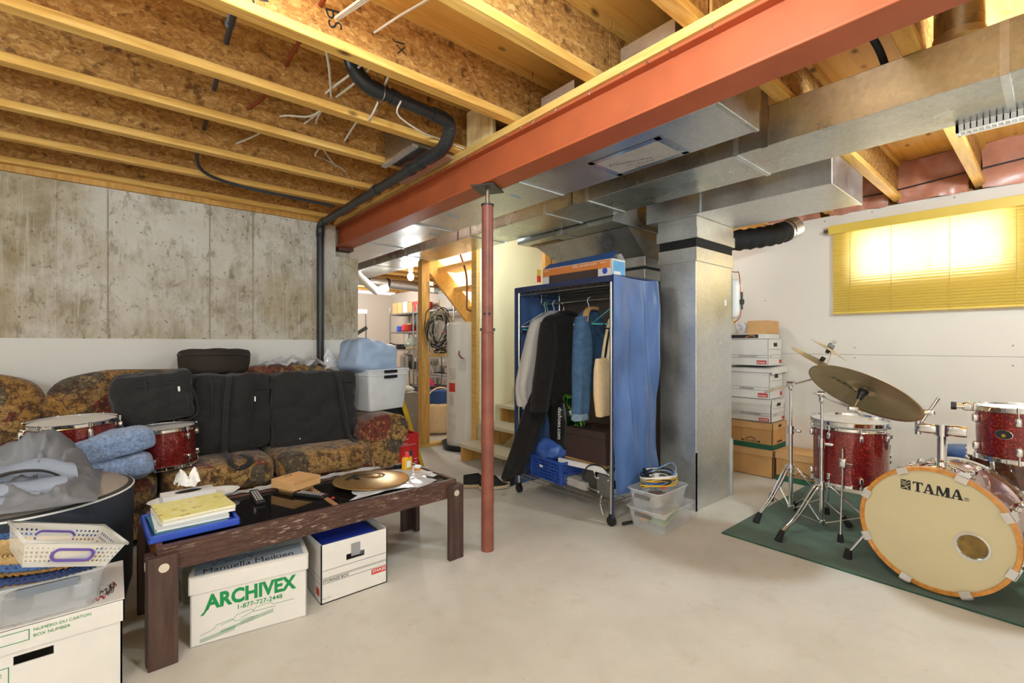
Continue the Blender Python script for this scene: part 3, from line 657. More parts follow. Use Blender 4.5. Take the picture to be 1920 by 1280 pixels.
# ---------------------------------------------------------------- shared builders
def carton(name, label, loc, rz, w, d, h, body, lidmat=None, lidh=.07, cat='box', group=None, handle=True, hside='front', over=.006, open_top=False, lidshift=(0, 0, 0)):
    """a storage carton; loc is the middle of its bottom, front is local -Y. Returns root, matrix"""
    M = T(loc[0], loc[1], loc[2], rz); t = thing(name, label, cat, loc, group)
    m = MB(); th = .005
    hw, hh = .09, .028; hz = h * .68
    m.box(-w / 2, w / 2, -d / 2, d / 2, 0, th, M)
    m.box(-w / 2, w / 2, d / 2 - th, d / 2, 0, h, M).box(-w / 2, -w / 2 + th, -d / 2, d / 2, 0, h, M).box(w / 2 - th, w / 2, -d / 2, d / 2, 0, h, M)
    if handle and hside == 'front':
        y0, y1 = -d / 2, -d / 2 + th
        m.box(-w / 2, w / 2, y0, y1, 0, hz - hh / 2, M).box(-w / 2, w / 2, y0, y1, hz + hh / 2, h, M).box(-w / 2, -hw / 2, y0, y1, hz - hh / 2, hz + hh / 2, M).box(hw / 2, w / 2, y0, y1, hz - hh / 2, hz + hh / 2, M)
    else:
        m.box(-w / 2, w / 2, -d / 2, -d / 2 + th, 0, h, M)
    if open_top: pass
    m.build('carton_body', body, t)
    if lidmat:
        M2 = M @ Matrix.Translation(lidshift)
        o = over; m = MB().box(-w / 2 - o, w / 2 + o, -d / 2 - o, d / 2 + o, h + .001, h + .006, M2)
        m.box(-w / 2 - o, w / 2 + o, -d / 2 - o, -d / 2 - o + .004, h + .001 - lidh, h + .003, M2).box(-w / 2 - o, w / 2 + o, d / 2 + o - .004, d / 2 + o, h + .001 - lidh, h + .003, M2)
        m.box(-w / 2 - o, -w / 2 - o + .004, -d / 2 - o, d / 2 + o, h + .001 - lidh, h + .003, M2).box(w / 2 + o - .004, w / 2 + o, -d / 2 - o, d / 2 + o, h + .001 - lidh, h + .003, M2)
        m.build('carton_lid', lidmat, t)
    return t, M
def FR(M, x, z, d, e=.0012):      # writing frame on the front (-Y) face
    return M @ frame((x, -d / 2 - e, z), (0, -1, 0), (1, 0, 0))
def SD(M, y, z, w, e=.0012, s=1):  # writing frame on the +X (s=1) or -X (s=-1) side
    return M @ frame((s * (w / 2 + e), y, z), (s, 0, 0), (0, s, 0))
def rect(m, F, x0, x1, y0, y1):
    m.add([(x0, y0, 0), (x1, y0, 0), (x1, y1, 0), (x0, y1, 0)], [(0, 1, 2, 3)], False, F); return m
def stroke(m, F, pts, w=.0025):
    for a, b in zip(pts[:-1], pts[1:]):
        a = V((a[0], a[1], 0)); b = V((b[0], b[1], 0)); d = b - a
        if d.length < 1e-6: continue
        n = V((-d.y, d.x, 0)).normalized() * w / 2; e = d.normalized() * w * .4
        m.add([a - e + n, a - e - n, b + e - n, b + e + n], [(0, 1, 2, 3)], False, F)
    return m
def outline(m, F, x0, x1, y0, y1, w=.002):
    return stroke(m, F, [(x0, y0), (x1, y0), (x1, y1), (x0, y1), (x0, y0)], w)
def scribble(m, F, x0, y0, w, h, n=9, seed=1, wd=.0022):
    r = random.Random(seed)
    return stroke(m, F, [(x0 + w * i / n, y0 + h * r.uniform(0, 1)) for i in range(n + 1)], wd)

def drum(t, M, R, h, nl, shell, head=None, hoop=None, bottom_head=True, lugh=.05, hoop_h=.022, lugs_mid=False, lphase=0.0):
    """shell along local Z of M from 0 to h"""
    hoop = hoop or CHROME
    MB().lathe([(R, 0), (R, h)], 48, M, caps=False).lathe([(R - .006, h), (R - .006, 0)], 48, M, caps=False).build('shell', shell, t)
    if head: MB().cyl((0, 0, h + .001), (0, 0, h + .003), R - .001, seg=48, M=M).build('drum_head', head, t)
    if bottom_head: MB().cyl((0, 0, -.004), (0, 0, -.002), R - .001, seg=48, M=M).build('drum_head', HEADW, t)
    for z0 in ((h - .010), (-hoop_h + .010)):
        MB().lathe([(R + .004, z0), (R + .013, z0), (R + .011, z0 + .003), (R + .011, z0 + hoop_h - .004), (R + .014, z0 + hoop_h), (R + .006, z0 + hoop_h), (R + .005, z0 + .004)], 48, M, caps=False).build('hoop', hoop, t)
    for i in range(nl):
        a = 2 * PI * i / nl + lphase; c, s = math.cos(a), math.sin(a)
        for zz, dz in ((h - .045, 1), (.045, -1)) if not lugs_mid else ((h / 2, 1), (h / 2, -1)):
            m = MB()
            m.soft((.026, .022, lugh), 4, 4, M @ T(c * (R + .011), s * (R + .011), zz, a))
            e = h + .004 if dz > 0 else -.004
            m.cyl((c * (R + .013), s * (R + .013), zz), (c * (R + .013), s * (R + .013), e), .003, seg=8, M=M)
            m.cyl((c * (R + .013), s * (R + .013), e - .008), (c * (R + .013), s * (R + .013), e + .012), .006, seg=8, M=M)
            m.build('lug', CHROME, t)
    return t
def cymbal_mesh(R, bell=.22, hbell=.022, bow=.018, hole=.006):
    pr = [(hole, hbell)]
    for k in range(1, 7): a = k / 6 * PI / 2; pr.append((hole + (R * bell - hole) * math.sin(a), hbell * (.55 + .45 * math.cos(a))))
    hb = hbell * .5
    for k in range(1, 13): u = k / 12; r = R * bell + R * (1 - bell) * u; pr.append((r, hb * (1 - u) ** 1.0 * 1.0 + bow * (1 - u * u) * .6 - bow * .0))
    lo = [(r, z - .0014) for r, z in reversed(pr)]
    return MB().lathe(pr + lo + [pr[0]], 72, None, caps=False, sharp=False)
def place(o, M): o.matrix_basis = M; return o
# ---------------------------------------------------------------- sofa and what lies on it
t = thing('sofa', 'brown and mustard patchwork sofa with rolled arm under the concrete wall', 'sofa', (.4, 3.85, 0))
MB().box(-1.25, 1.56, 3.48, 4.22, .06, .29).build('base_frame', SOFA, t, .02)
for i, (a, b) in enumerate([(-.46, .20), (.20, .83), (.83, 1.50)]):
    MB().soft((b - a, .72, .185), 5, 12, T((a + b) / 2, 3.70, .365), .008, 5, i).build('seat_cushion', SOFA, t)
for i, (a, b) in enumerate([(-1.2, -.33), (-.33, .56), (.56, 1.50)]):
    MB().soft((b - a + .02, .26, .62), 3.6, 12, T((a + b) / 2, 4.10, .72, 0, -.08), .012, 4, i + 3).build('back_cushion', SOFA, t)
prof = [(1.50, .06), (1.785, .06), (1.79, .36), (1.84, .42), (1.866, .50), (1.85, .57), (1.80, .615), (1.70, .632), (1.59, .622), (1.50, .585), (1.452, .53), (1.45, .47), (1.48, .42), (1.50, .38)]
m = MB(); Mx = Matrix(((1, 0, 0, 0), (0, 0, -1, 4.24), (0, 1, 0, 0), (0, 0, 0, 1)))
m.prism(prof, 0, .70, Mx); m.build('arm', SOFA, t, .03, bseg=4)
m = MB(); m.tube(smooth_path([(x * .97 + 1.65 * .03, 3.535, z * .97 + .35 * .03) for x, z in prof[2:]], 3), .012, 8); m.build('arm_piping', SOFA, t)
t = thing('drum_bag', 'round black soft drum bag lying on the sofa back by the wall', 'drum bag', (.575, 4.13, 1.0), 'soft drum bags')
m = MB().lathe([(r * 1.13, z) for r, z in [(.0, 0), (.17, 0), (.195, .012), (.2, .04), (.203, .08), (.204, .125), (.205, .14), (.203, .155), (.196, .168), (.17, .174), (.08, .178), (0, .179)]], 56, T(.575, 4.125, .985), False, False)
m.v = [p + V((nz(p, 7, 2) * .008, nz(p, 7, 5) * .008, nz(p, 6, 8) * .012)) for p in m.v]; m.build('bag_body', CHARF, t)
MB().torus(.2295, .007, T(.575, 4.125, 1.122), 40, 6).build('zip', BLACKF, t)
t = thing('drum_bag', 'black drum bag tipped on top of a red tom', 'drum bag', (.19, 3.66, .73), 'soft drum bags')
MA = T(.185, 3.69, .872, 0, .05, -.10)
MB().soft((.395, .26, .30), 8, 26, MA, .022, 9, 4).build('bag_body', BLACKF, t)
m = MB(); m.box(-.04, -.033, -.133, -.13, -.12, .12, MA).box(-.19, .19, -.134, -.13, .085, .09, MA); m.build('seam_binding', flat('bag binding', S(26, 25, 26), .6), t)
MB().box(.118, .13, -.136, -.132, .03, .06, MA).build('zip_tag', WHITEI, t)
MB().tube(smooth_path([MA @ V(p) for p in [(.17, -.10, .12), (.205, -.11, .0), (.21, -.10, -.12), (.16, -.12, -.155), (.1, -.12, -.15)]], 5), .012, 6, flat=.25).build('strap', BLACKF, t)
t = thing('drum_bag', 'upright black drum bag with looped strap and front pocket seams on the sofa', 'drum bag', (.62, 3.82, .45), 'soft drum bags')
MB().soft((.475, .30, .535), 10, 24, T(.618, 3.81, .722, 0, -.05), .022, 9, 9).build('bag_body', BLACKF, t)
m = MB()
for x in (.49, .73): m.box(x - .003, x + .003, 3.652, 3.658, .50, .95)
m.box(.73, .85, 3.652, 3.658, .885, .89); m.build('seam_binding', flat('bag binding', S(26, 25, 26), .6), t)
MB().box(.742, .752, 3.648, 3.652, .80, .835).build('zip_tag', WHITEI, t)
MB().tube(smooth_path([(.59, 3.74, .985), (.592, 3.66, .96), (.575, 3.635, .83), (.565, 3.63, .65), (.555, 3.60, .50), (.555, 3.42, .47), (.56, 3.37, .44), (.60, 3.355, .42), (.65, 3.36, .435), (.665, 3.40, .465), (.63, 3.50, .475)], 6), .018, 6, flat=.22).build('strap', BLACKF, t)
t = thing('drum_bag', 'widest black drum bag with a single long strap beside the sofa arm', 'drum bag', (1.16, 3.80, .45), 'soft drum bags')
MB().soft((.625, .32, .545), 10, 26, T(1.168, 3.80, .712, 0, -.06), .026, 8, 13).build('bag_body', BLACKF, t)
MB().tube(smooth_path([(1.30, 3.80, 1.0), (1.31, 3.66, .975), (1.335, 3.62, .85), (1.36, 3.61, .66), (1.39, 3.60, .50), (1.40, 3.50, .455), (1.405, 3.42, .445)], 6), .020, 6, flat=.2).build('strap', BLACKF, t)
MB().box(1.33, 1.46, 3.636, 3.641, .905, .912).build('zip', flat('bag binding', S(26, 25, 26), .6), t)
MB().box(1.035, 1.043, 3.632, 3.636, .50, .508).build('tag', WHITEI, t)
# toms on the sofa
t = thing('tom_drum', 'wide red sparkle tom with white head lying on the sofa seat', 'drum', (-.17, 3.43, .47), 'red sparkle toms on the sofa')
MD = T(-.165, 3.44, .62, .35, .02, -.03); drum(t, MD, .182, .165, 6, SPARK, HEADW, lugh=.06, lphase=.55)
MB().soft((.03, .03, .09), 4, 4, MD @ T(-.205, -.02, .11)).cyl((-.23, -.02, .12), (-.19, -.02, .12), .012, seg=10, M=MD).build('mount_bracket', CHROME, t)
t = thing('tom_drum', 'small red sparkle tom under the tipped black bag', 'drum', (.235, 3.52, .46), 'red sparkle toms on the sofa')
drum(t, T(.235, 3.52, .478, 0, 0, -.03), .155, .215, 6, SPARK, HEADW, lugh=.04, lphase=.15)
# support cushion under the wide tom, hidden: folded base of the fleece
t = thing('fleece_blanket', 'folded heathered blue fleece blanket rolled against the small tom', 'blanket', (.02, 3.33, .46))
MB().soft((.36, .18, .135), 4.5, 16, T(-.005, 3.29, .66, .12, 0, -.16), .014, 8, 3).build('rolled_fold', FLEECE, t)
MB().soft((.32, .20, .14), 4, 16, T(.0, 3.30, .53, .12, 0, -.05), .018, 8, 6).build('lower_fold', FLEECE, t)
MB().soft((.13, .15, .12), 2.4, 8, T(.095, 3.25, .545, .12), .016, 9, 8).build('lower_fold', FLEECE, t)
# big round soft case in front
t = thing('bass_drum_case', 'big round black soft case with taupe top in front of the sofa', 'drum bag', (-.30, 2.87, 0))
CX, CY = -.30, 2.86
MB().lathe([(.30, 0), (.34, .02), (.365, .12), (.37, .38), (.372, .52), (.368, .555)], 56, T(CX, CY, 0), True, False).build('case_side', NAVYB, t)
MB().lathe([(0.0, .585), (.15, .584), (.28, .578), (.335, .570), (.350, .560)], 56, T(CX, CY, 0), False, False).build('case_top', TAUPE, t)
MB().lathe([(.350, .559), (.366, .556), (.367, .545)], 56, T(CX, CY, 0), False, False).build('border', flat('dark border', S(62, 62, 60), .7), t)
MB().torus(.369, .0045, T(CX, CY, .550), 64, 6).build('piping', WHITEI, t)
# crumpled grey sheet on the case
t = thing('coated_cloth', 'crumpled grey waterproof cover heaped on the round case', 'cloth', (-.33, 2.80, .59))
def heap(u, v):
    x = -.68 + .63 * u; y = 2.48 + .62 * v
    e = max(0, 1 - ((u - .5) / .5) ** 4) * max(0, 1 - ((v - .5) / .5) ** 4)
    w = V((u * 2.0, v * 2.4, 0)); w = w + V((nz(w, 1.2, 3), nz(w, 1.2, 9), 0)) * .55
    rid = 1 - abs(nz(w, 1.7, 2)) * 2.1; rid2 = 1 - abs(nz(w, 3.6, 6)) * 2.0
    pk = .17 * math.exp(-((x + .20) / .11) ** 2 - ((y - 2.93) / .13) ** 2) + .10 * math.exp(-((x + .45) / .2) ** 2 - ((y - 2.92) / .15) ** 2)
    return (x + .03 * nz((u, v, 0), 5, 2), y + .03 * nz((u, v, 4), 5, 2), .583 + e * (.02 + pk + .055 * max(0, rid) ** 2 + .03 * max(0, rid2) ** 2))
MB().grid(heap, 70, 64, .004).build('upper_fold', GREYF, t)
def lapel(k, x0, y0, z0, L, W, H, rz, seed):
    M = T(x0, y0, z0, rz)
    def f(u, v):
        a = v * PI * 1.15 - .25
        rr = H * (1 + .25 * nz((u * 3, v, seed), 2, seed)) * (.75 + .25 * math.sin(u * PI))
        return (-L / 2 + L * u, -math.cos(a) * W * .5 + .015 * nz((u * 4, v, seed), 1.4, 2), max(0, math.sin(a)) * rr)
    return MB().grid(f, 24, 16, .004, True, M)
lapel(0, -.36, 2.63, .60, .42, .13, .075, .20, 2).build('front_fold', GREYL, t)
lapel(1, -.36, 2.74, .61, .46, .16, .11, .30, 5).build('front_fold', GREYL, t)
lapel(2, -.33, 2.56, .58, .36, .10, .05, .22, 9).build('front_fold', GREYL, t)
MB().tube(smooth_path([(-.38, 2.62, .685), (-.30, 2.65, .70), (-.22, 2.68, .685), (-.16, 2.70, .64)], 6), .022, 6, flat=.25).build('strap', BLACKF, t)
# plastic tub and the blue case on the sofa arm
def tub(name, label, M, w, d, h, mat, handle=True, group=None, th=.004, taper=.86, latch=None, cat='storage tub'):
    loc = M.translation; t = thing(name, label, cat, tuple(loc), group)
    m = MB(); tw, td = w / 2 * taper, d / 2 * taper
    def ring(z, a, b, r=.03, n=5):
        out = []
        for qx, qy, a0 in ((1, 1, 0), (-1, 1, 90), (-1, -1, 180), (1, -1, 270)):
            for i in range(n):
                an = math.radians(a0 + 90 * i / (n - 1)); out.append((qx * (a - r) + r * math.cos(an), qy * (b - r) + r * math.sin(an), z))
        return out
    R0, R1, R2, R3 = ring(0, tw, td), ring(h, w / 2, d / 2), ring(h, w / 2 - th, d / 2 - th), ring(th, tw - th, td - th)
    n = len(R0)
    m.add(R0 + R1, [(i, (i + 1) % n, n + (i + 1) % n, n + i) for i in range(n)], True, M)
    m.add(R3 + R2, [(n + i, n + (i + 1) % n, (i + 1) % n, i) for i in range(n)], True, M)
    m.add(R0, [tuple(reversed(range(n)))], False, M)
    m.build('tub_body', mat, t)
    m = MB(); m.tube(ring(h, w / 2 + .006, d / 2 + .006, .034), .006, 6, True, M, .8).build('rim', mat, t)
    if latch: MB().box(-.07 if w < .5 else -.1, .07 if w < .5 else .1, -d / 2 - .012, -d / 2 - .003, h - .03, h - .006, M).build('handle', latch, t)
    return t
MT = T(1.765, 3.93, .638, .28)
tub('storage_tub', 'milky plastic storage tub standing on the sofa arm', MT, .44, .36, .30, TUBM, latch=BLACKP)
tub('storage_tub', 'second milky tub nested inside the tub on the sofa arm', MT @ T(0, 0, .045), .445, .362, .30, TUBM, latch=BLACKP)
t = thing('soft_case', 'pale blue vinyl case lying tilted on the nested plastic tubs', 'case', (1.70, 3.92, .98))
MB().soft((.43, .32, .29), 5.5, 20, T(1.68, 3.91, 1.075, .25, -.15, .22), .022, 7, 4).build('case_body', flat('pale blue vinyl', S(158, 178, 206), .42, 0, .06, 6, .1), t)
MB().box(-.03, .06, -.008, .0, .0, .012, T(1.70, 3.86, 1.195, .2)).build('handle', BLACKP, t)
solo(MB().soft((.16, .05, .10), 2.6, 8, T(1.77, 3.93, .73, .3), .01, 8, 3), 'cloth_bundle', flat('navy cloth', S(54, 66, 96), .8), 'navy cloth bundle seen through the milky tub', 'cloth')
# plastic sheet on the sofa back
def crum(x0, x1, y0, y1, z, amp, seed):
    return lambda u, v: (x0 + (x1 - x0) * u, y0 + (y1 - y0) * v, z + amp * (.5 + nz((u * 4, v * 3, 0), 1.6, seed) + .6 * nz((u * 9, v * 6, 1), 1.5, seed)) * math.sin(PI * min(1, max(0, u))) ** .5)
solo(MB().grid(crum(.90, 1.47, 4.02, 4.30, 1.02, .07, 3), 30, 16, .001), 'plastic_sheet', FILM, 'crumpled clear plastic sheet on the sofa back behind the widest bag', 'plastic sheet')
solo(MB().grid(lambda u, v: (1.34 + .14 * u + .02 * nz((u, v, 3), 4, 1), 3.98 + .04 * v, 1.0 + .15 * v * (.6 + .4 * math.sin(u * 5)) + .03 * nz((u, v, 1), 5, 2)), 14, 14, .001), 'plastic_bag', FILM, 'white crinkled plastic bag standing up beside the milky tubs', 'plastic bag')
# folded black and yellow panel, red box, cushion bag
t = thing('folding_table', 'black folded panel with yellow edge leaning behind the sofa arm', 'folding table', (2.1, 4.0, 0))
M = Matrix(((1, 0, 0, 0), (0, 0, -1, 4.06), (0, 1, 0, 0), (0, 0, 0, 1)))
MB().prism([(1.86, 0), (2.25, 0), (2.02, .70), (1.97, .72), (1.80, .66)], 0, .035, M).build('panel', flat('matt black panel', S(34, 36, 38), .6, 0, .1, 5), t, .006)
MB().prism([(2.262, 0), (2.30, 0), (2.075, .70), (2.045, .725), (2.02, .72)], -.01, .045, M).build('edge_strip', YELB, t, .006)
MB().prism([(2.235, 0), (2.262, 0), (2.03, .70), (2.0, .71)], -.004, .04, M).build('inner_trim', BLACKP, t)
solo(MB().soft((.26, .20, .07), 2.4, 10, T(2.10, 4.12, .775, .1, 0, .12), .012, 8, 2), 'plastic_bag', flat('white bag', S(236, 228, 206), .5, 0, .03, 6), 'white plastic bag lying on top of the black folded panel', 'plastic bag')
t, M = carton('carton', 'red retail carton beside the sofa arm, open at the top', (1.965, 3.80, 0), .10, .20, .16, .41, flat('red carton', S(214, 44, 44), .5, 0, .04, 6), handle=False)
m = MB(); put_text(m, 'eywell', FR(M, -.06, .355, .16), h=.02, bold=.02); put_text(m, 'humidifier', FR(M, -.08, .325, .16), h=.012); put_text(m, 'Cool Moisture Evaporative', FR(M, -.08, .308, .16), w=.15)
for i in range(5): rect(m, FR(M, 0, 0, .16), .055, .085, .06 + i * .03, .066 + i * .03)
m.build('lettering', WHITEI, t)
MB().box(-.035, .035, -.0825, -.0805, .02, .26, M).build('picture', flat('printed picture', S(92, 90, 130), .5, 0, .6, 9), t)
# ---------------------------------------------------------------- coffee table
t = thing('coffee_table', 'long low dark wood coffee table with smoked glass top', 'table', (.79, 2.47, 0))
rzt = .022; MTb = T(.79, 2.455, 0, rzt); L2, W2 = .705, .285
Zl, Z0, Z1 = .412, .338, .440
for sx in (-1, 1):
    for sy in (-1, 1):
        m = MB()
        x0, x1 = sorted((sx * L2, sx * (L2 - .092))); y0, y1 = sorted((sy * W2, sy * (W2 - .030)))
        m.box(x0, x1, y0, y1, 0, Zl, MTb)
        xa, xb = sorted((sx * (L2 + .004), sx * (L2 - .026))); ya, yb = sorted((sy * (W2 - .032), sy * (W2 - .085)))
        m.box(xa, xb, ya, yb, 0, Zl, MTb)
        leg = m.build('leg', DARKW, t, .004)
        m = MB().cyl((sx * (L2 - .048), sy * W2, Zl - .042), (sx * (L2 - .048), sy * (W2 + .0015), Zl - .042), .0165, seg=24, M=MTb)
        if sx < 0: m2 = MB().cyl((sx * (L2 + .004), sy * (W2 - .058), Zl - .042), (sx * (L2 + .0055), sy * (W2 - .058), Zl - .042), .0165, seg=20, M=MTb).build('round_cap', flat('beige cap', S(206, 194, 172), .6), leg)
        m.build('round_cap', flat('beige cap', S(206, 194, 172), .6), leg)
for s in (-1, 1):
    y0, y1 = sorted((s * (W2 - .031), s * (W2 - .055)))
    MB().box(-L2 + .03, L2 - .03, y0, y1, Z0, Z1, MTb).build('side_rail', DIST, t, .003)
    x0, x1 = sorted((s * (L2 - .027), s * (L2 - .05)))
    MB().box(x0, x1, -W2 + .055, W2 - .055, Z0, Z1, MTb).build('end_rail', BROWNW if s < 0 else DIST, t, .003)
MB().box(-L2 + .05, .0, -W2 + .055, W2 - .055, Z1 - .018, Z1 - .010, MTb).build('glass_panel', GLASSB, t)
MB().box(.022, L2 - .05, -W2 + .055, W2 - .055, Z1 - .018, Z1 - .010, MTb).build('glass_panel', GLASSB, t)
MB().box(.0, .022, -W2 + .055, W2 - .055, Z1 - .03, Z1 - .006, MTb).build('cross_bar', m_wood('bare bar', S(150, 110, 76), S(170, 128, 92), S(184, 142, 104), 1, 4, .5, False), t)
ZT = Z1 - .010
# tray with books
MB0 = T(.245, 2.40, ZT + .009, .03)
t = thing('plastic_tray', 'shallow royal blue plastic lid used as a tray on the table corner', 'tray', (.245, 2.40, ZT))
MB().box(-.145, .145, -.15, .15, 0, .012, MB0).build('tray_floor', BLUEC, t, .006)
m = MB().box(-.155, .155, -.16, -.148, 0, .03, MB0).box(-.155, .155, .148, .16, 0, .03, MB0).box(-.155, -.143, -.16, .16, 0, .03, MB0).box(.143, .155, -.16, .16, 0, .03, MB0)
m.build('tray_rim', BLUEC, t, .005)
def book(label, M, w, d, h, cover, group='books on the blue lid', inner=True):
    loc = M.translation; t = thing('book', label, 'book', tuple(loc), group)
    MB().box(-w / 2 + .003, w / 2 - .002, -d / 2 + .003, d / 2 - .003, .0015, h - .0015, M).build('pages', WHITEI, t)
    MB().box(-w / 2, w / 2, -d / 2, d / 2, 0, .0015, M).box(-w / 2, w / 2, -d / 2, d / 2, h - .0015, h, M).box(-w / 2 - .0015, -w / 2, -d / 2, d / 2, 0, h, M).build('cover', cover, t)
    return t
z = ZT + .022
book('teal hardback at the bottom of the book stack on the blue lid', MB0 @ T(-.01, .0, .013, .03), .245, .27, .014, flat('teal cover', S(48, 112, 138), .5))
book('thin white booklet above the teal hardback on the blue lid', MB0 @ T(.0, .01, .028, -.02), .25, .26, .012, flat('pale cover', S(206, 216, 218), .6))
book('white booklet directly under the yellow picture book', MB0 @ T(.015, .03, .041, .06), .26, .25, .012, WHITEC)
yb = NT('floral yellow cover'); vv = yb.coord(); a = yb.noise(vv, 28, 4); b = yb.vor(vv, 22)
c = yb.ramp(a.outputs['Fac'], [(.4, S(228, 220, 130)), (.6, S(236, 230, 160))]); sp = yb.n('ShaderNodeSeparateColor'); yb.l(b.outputs['Color'], sp.inputs[0])
c = yb.mix(yb.ramp(b.outputs['Distance'], [(.14, (.8, .8, .8, 1)), (.3, (0, 0, 0, 1))]), c, yb.ramp(sp.outputs[0], [(0, S(196, 120, 60)), (.4, S(228, 206, 80)), (.7, S(150, 110, 60)), (1, S(216, 170, 130))])); yb.base(c).p(.4)
book('yellow floral picture book on top of the book stack', MB0 @ T(.018, .04, .054, .06), .26, .25, .010, yb.m)
# oval dish with tissue box
t = thing('oval_dish', 'white oval dish at the back edge of the coffee table', 'dish', (.30, 2.72, Z1))
MO = T(.30, 2.725, Z1 + .001, .06)
MB().lathe([(0, 0), (.13, 0), (.165, .012), (.19, .028), (.187, .029), (.16, .016), (.12, .006), (0, .005)], 48, MO, False, False, 1, .52).build('dish_body', WHITEP, t)
tt = thing('tissue_box', 'white patterned tissue box standing on the oval dish', 'tissue box', (.27, 2.72, Z1 + .008))
MQ = T(.27, 2.72, Z1 + .009, .05)
MB().box(-.105, .105, -.055, .055, 0, .045, MQ).build('carton_body', flat('speckled white card', S(222, 220, 220), .7, 0, .05, 90), tt, .002)
MB().cyl((0, 0, .045), (0, 0, .0458), .045, seg=24, M=MQ @ Matrix.Diagonal((1.2, .6, 1, 1))).build('slot', BLACKP, tt)
MB().grid(lambda u, v: (-.045 + .09 * u + .014 * math.sin(v * 4 + u * 3), -.02 + .05 * v + .012 * math.sin(u * 9), .045 + (.085 + .02 * math.sin(u * 7 + 1)) * math.sin(PI * (.12 + .76 * v)) + .014 * nz((u, v, 2), 6, 1)), 20, 14, .0006, True, MQ).build('tissue', flat('white tissue', S(240, 238, 234), .9), tt)
# remotes and small box
def remote(label, M, w, l, extra=None):
    t = thing('remote_control', label, 'remote control', tuple(M.translation), 'remote controls on the table')
    MB().box(-w / 2, w / 2, -l / 2, l / 2, 0, .018, M).build('handset', BLACKP, t, .005)
    m = MB()
    for i in range(3):
        for j in range(9): m.box(-w * .32 + i * w * .27 - .002, -w * .32 + i * w * .27 + .005, -l * .40 + j * l * .09, -l * .40 + j * l * .09 + .006, .018, .0195, M)
    m.build('keypad', flat('grey keys', S(206, 204, 200), .5), t)
    if extra: MB().box(w * .18, w * .34, -l * .42, -l * .37, .018, .02, M).box(-w * .34, -w * .2, l * .36, l * .41, .018, .02, M).build('power_button', REDI, t)
remote('black remote control lying lengthwise beside the yellow picture book', T(.54, 2.60, ZT, -.06), .042, .22)
remote('black remote control with red buttons poking from under the brown carton', T(.755, 2.46, ZT, .55), .048, .19, True)
t = thing('parcel_box', 'small flat kraft carton on the glass table top', 'box', (.745, 2.62, ZT))
M = T(.735, 2.635, ZT + .0205, .40)
MB().box(-.085, .085, -.085, .085, 0, .045, M).build('carton_body', KRAFT, t, .002)
m = MB().box(-.0852, .0852, -.0852, -.084, .03, .0455, M); m.build('lid_flap', KRAFTD, t)
m = MB(); scribble(m, M @ T(-.03, .05, .0455), 0, 0, .05, .018, 8, 3, .004); m.build('marking', BLACKI, t)
solo(MB().box(-.06, .06, -.06, .06, 0, .0185, M @ T(0, 0, -.0200)), 'parcel_box', KRAFTD, 'second thin kraft box hidden under the small flat carton', 'box')
# cymbal on plastic
solo(MB().grid(lambda u, v: (.93 + .46 * u + .05 * nz((u, v, 0), 3, 4) * 2 + .06 * (v - .5), 2.225 + .36 * v + .04 * nz((u, v, 2), 3, 8) * 2, ZT + .0125 + .004 * nz((u, v, 1), 9, 2) + .004), 36, 26, .0008), 'plastic_sleeve', FILM, 'clear plastic sleeve spread under the table cymbal', 'plastic sleeve')
t = thing('cymbal', 'bronze cymbal with black letter lying flat on the coffee table', 'cymbal', (1.08, 2.47, ZT + .02))
o = cymbal_mesh(.205, .24, .026, .016).build('cymbal_plate', CYMB, t)
MCm = T(1.085, 2.475, ZT + .0225, .1, .0, .02); place(o, MCm)
K_CYM = (t, MCm)
t = thing('lotion_bottle', 'mustard bottle with red cap at the far end of the table', 'bottle', (1.345, 2.565, ZT))
M = T(1.345, 2.56, ZT, .3)
MB().soft((.062, .036, .092), 7, 6, M @ T(0, 0, .046)).build('bottle_body', YELLOW, t)
MB().cyl((0, 0, .088), (0, 0, .118), .017, .013, 18, M=M).build('cap', REDI, t)
MB().box(-.02, .012, -.0195, -.0185, .03, .07, M).build('paper_label', WHITEI, t)
t = thing('ointment_jar', 'small clear jar beside the mustard bottle', 'jar', (1.375, 2.50, ZT))
MB().cyl((1.38, 2.495, ZT), (1.38, 2.495, ZT + .034), .020, seg=20).build('jar_body', clear('orange tint', S(226, 160, 90), .7), t)
MB().cyl((1.38, 2.495, ZT + .034), (1.38, 2.495, ZT + .044), .021, seg=20).build('lid', WHITEP, t)
solo(MB().cyl((1.30, 2.62, ZT + .019), (1.345, 2.635, ZT + .019), .019, seg=18), 'tape_roll', DKMET, 'small grey roll behind the mustard bottle', 'roll')
solo(MB().box(-.045, .045, -.03, .03, 0, .001, T(1.435, 2.41, ZT + .001, .5)), 'paper_slip', WHITEI, 'small white slip of paper near the right table leg', 'paper')
solo(MB().box(-.012, .012, -.14, .14, 0, .0012, T(1.43, 2.55, ZT + .0006, .0)), 'ruler', CREAMC, 'pale ruler along the far end of the table', 'ruler')
solo(MB().box(-.008, .008, -.006, .006, 0, .004, T(.83, 2.36, ZT + .0005, .3)), 'plastic_chip', REDI, 'tiny red plastic chip on the glass', 'chip')
solo(MB().grid(lambda u, v: (.42 + .82 * u, 2.685 + .06 * v + .01 * nz((u, v, 1), 8, 2), Z1 + .004 + .012 * abs(nz((u * 4, v, 3), 4, 2))), 50, 6, .0006), 'plastic_wrap', FILM, 'crinkled clear wrap along the back rail of the coffee table', 'plastic wrap')
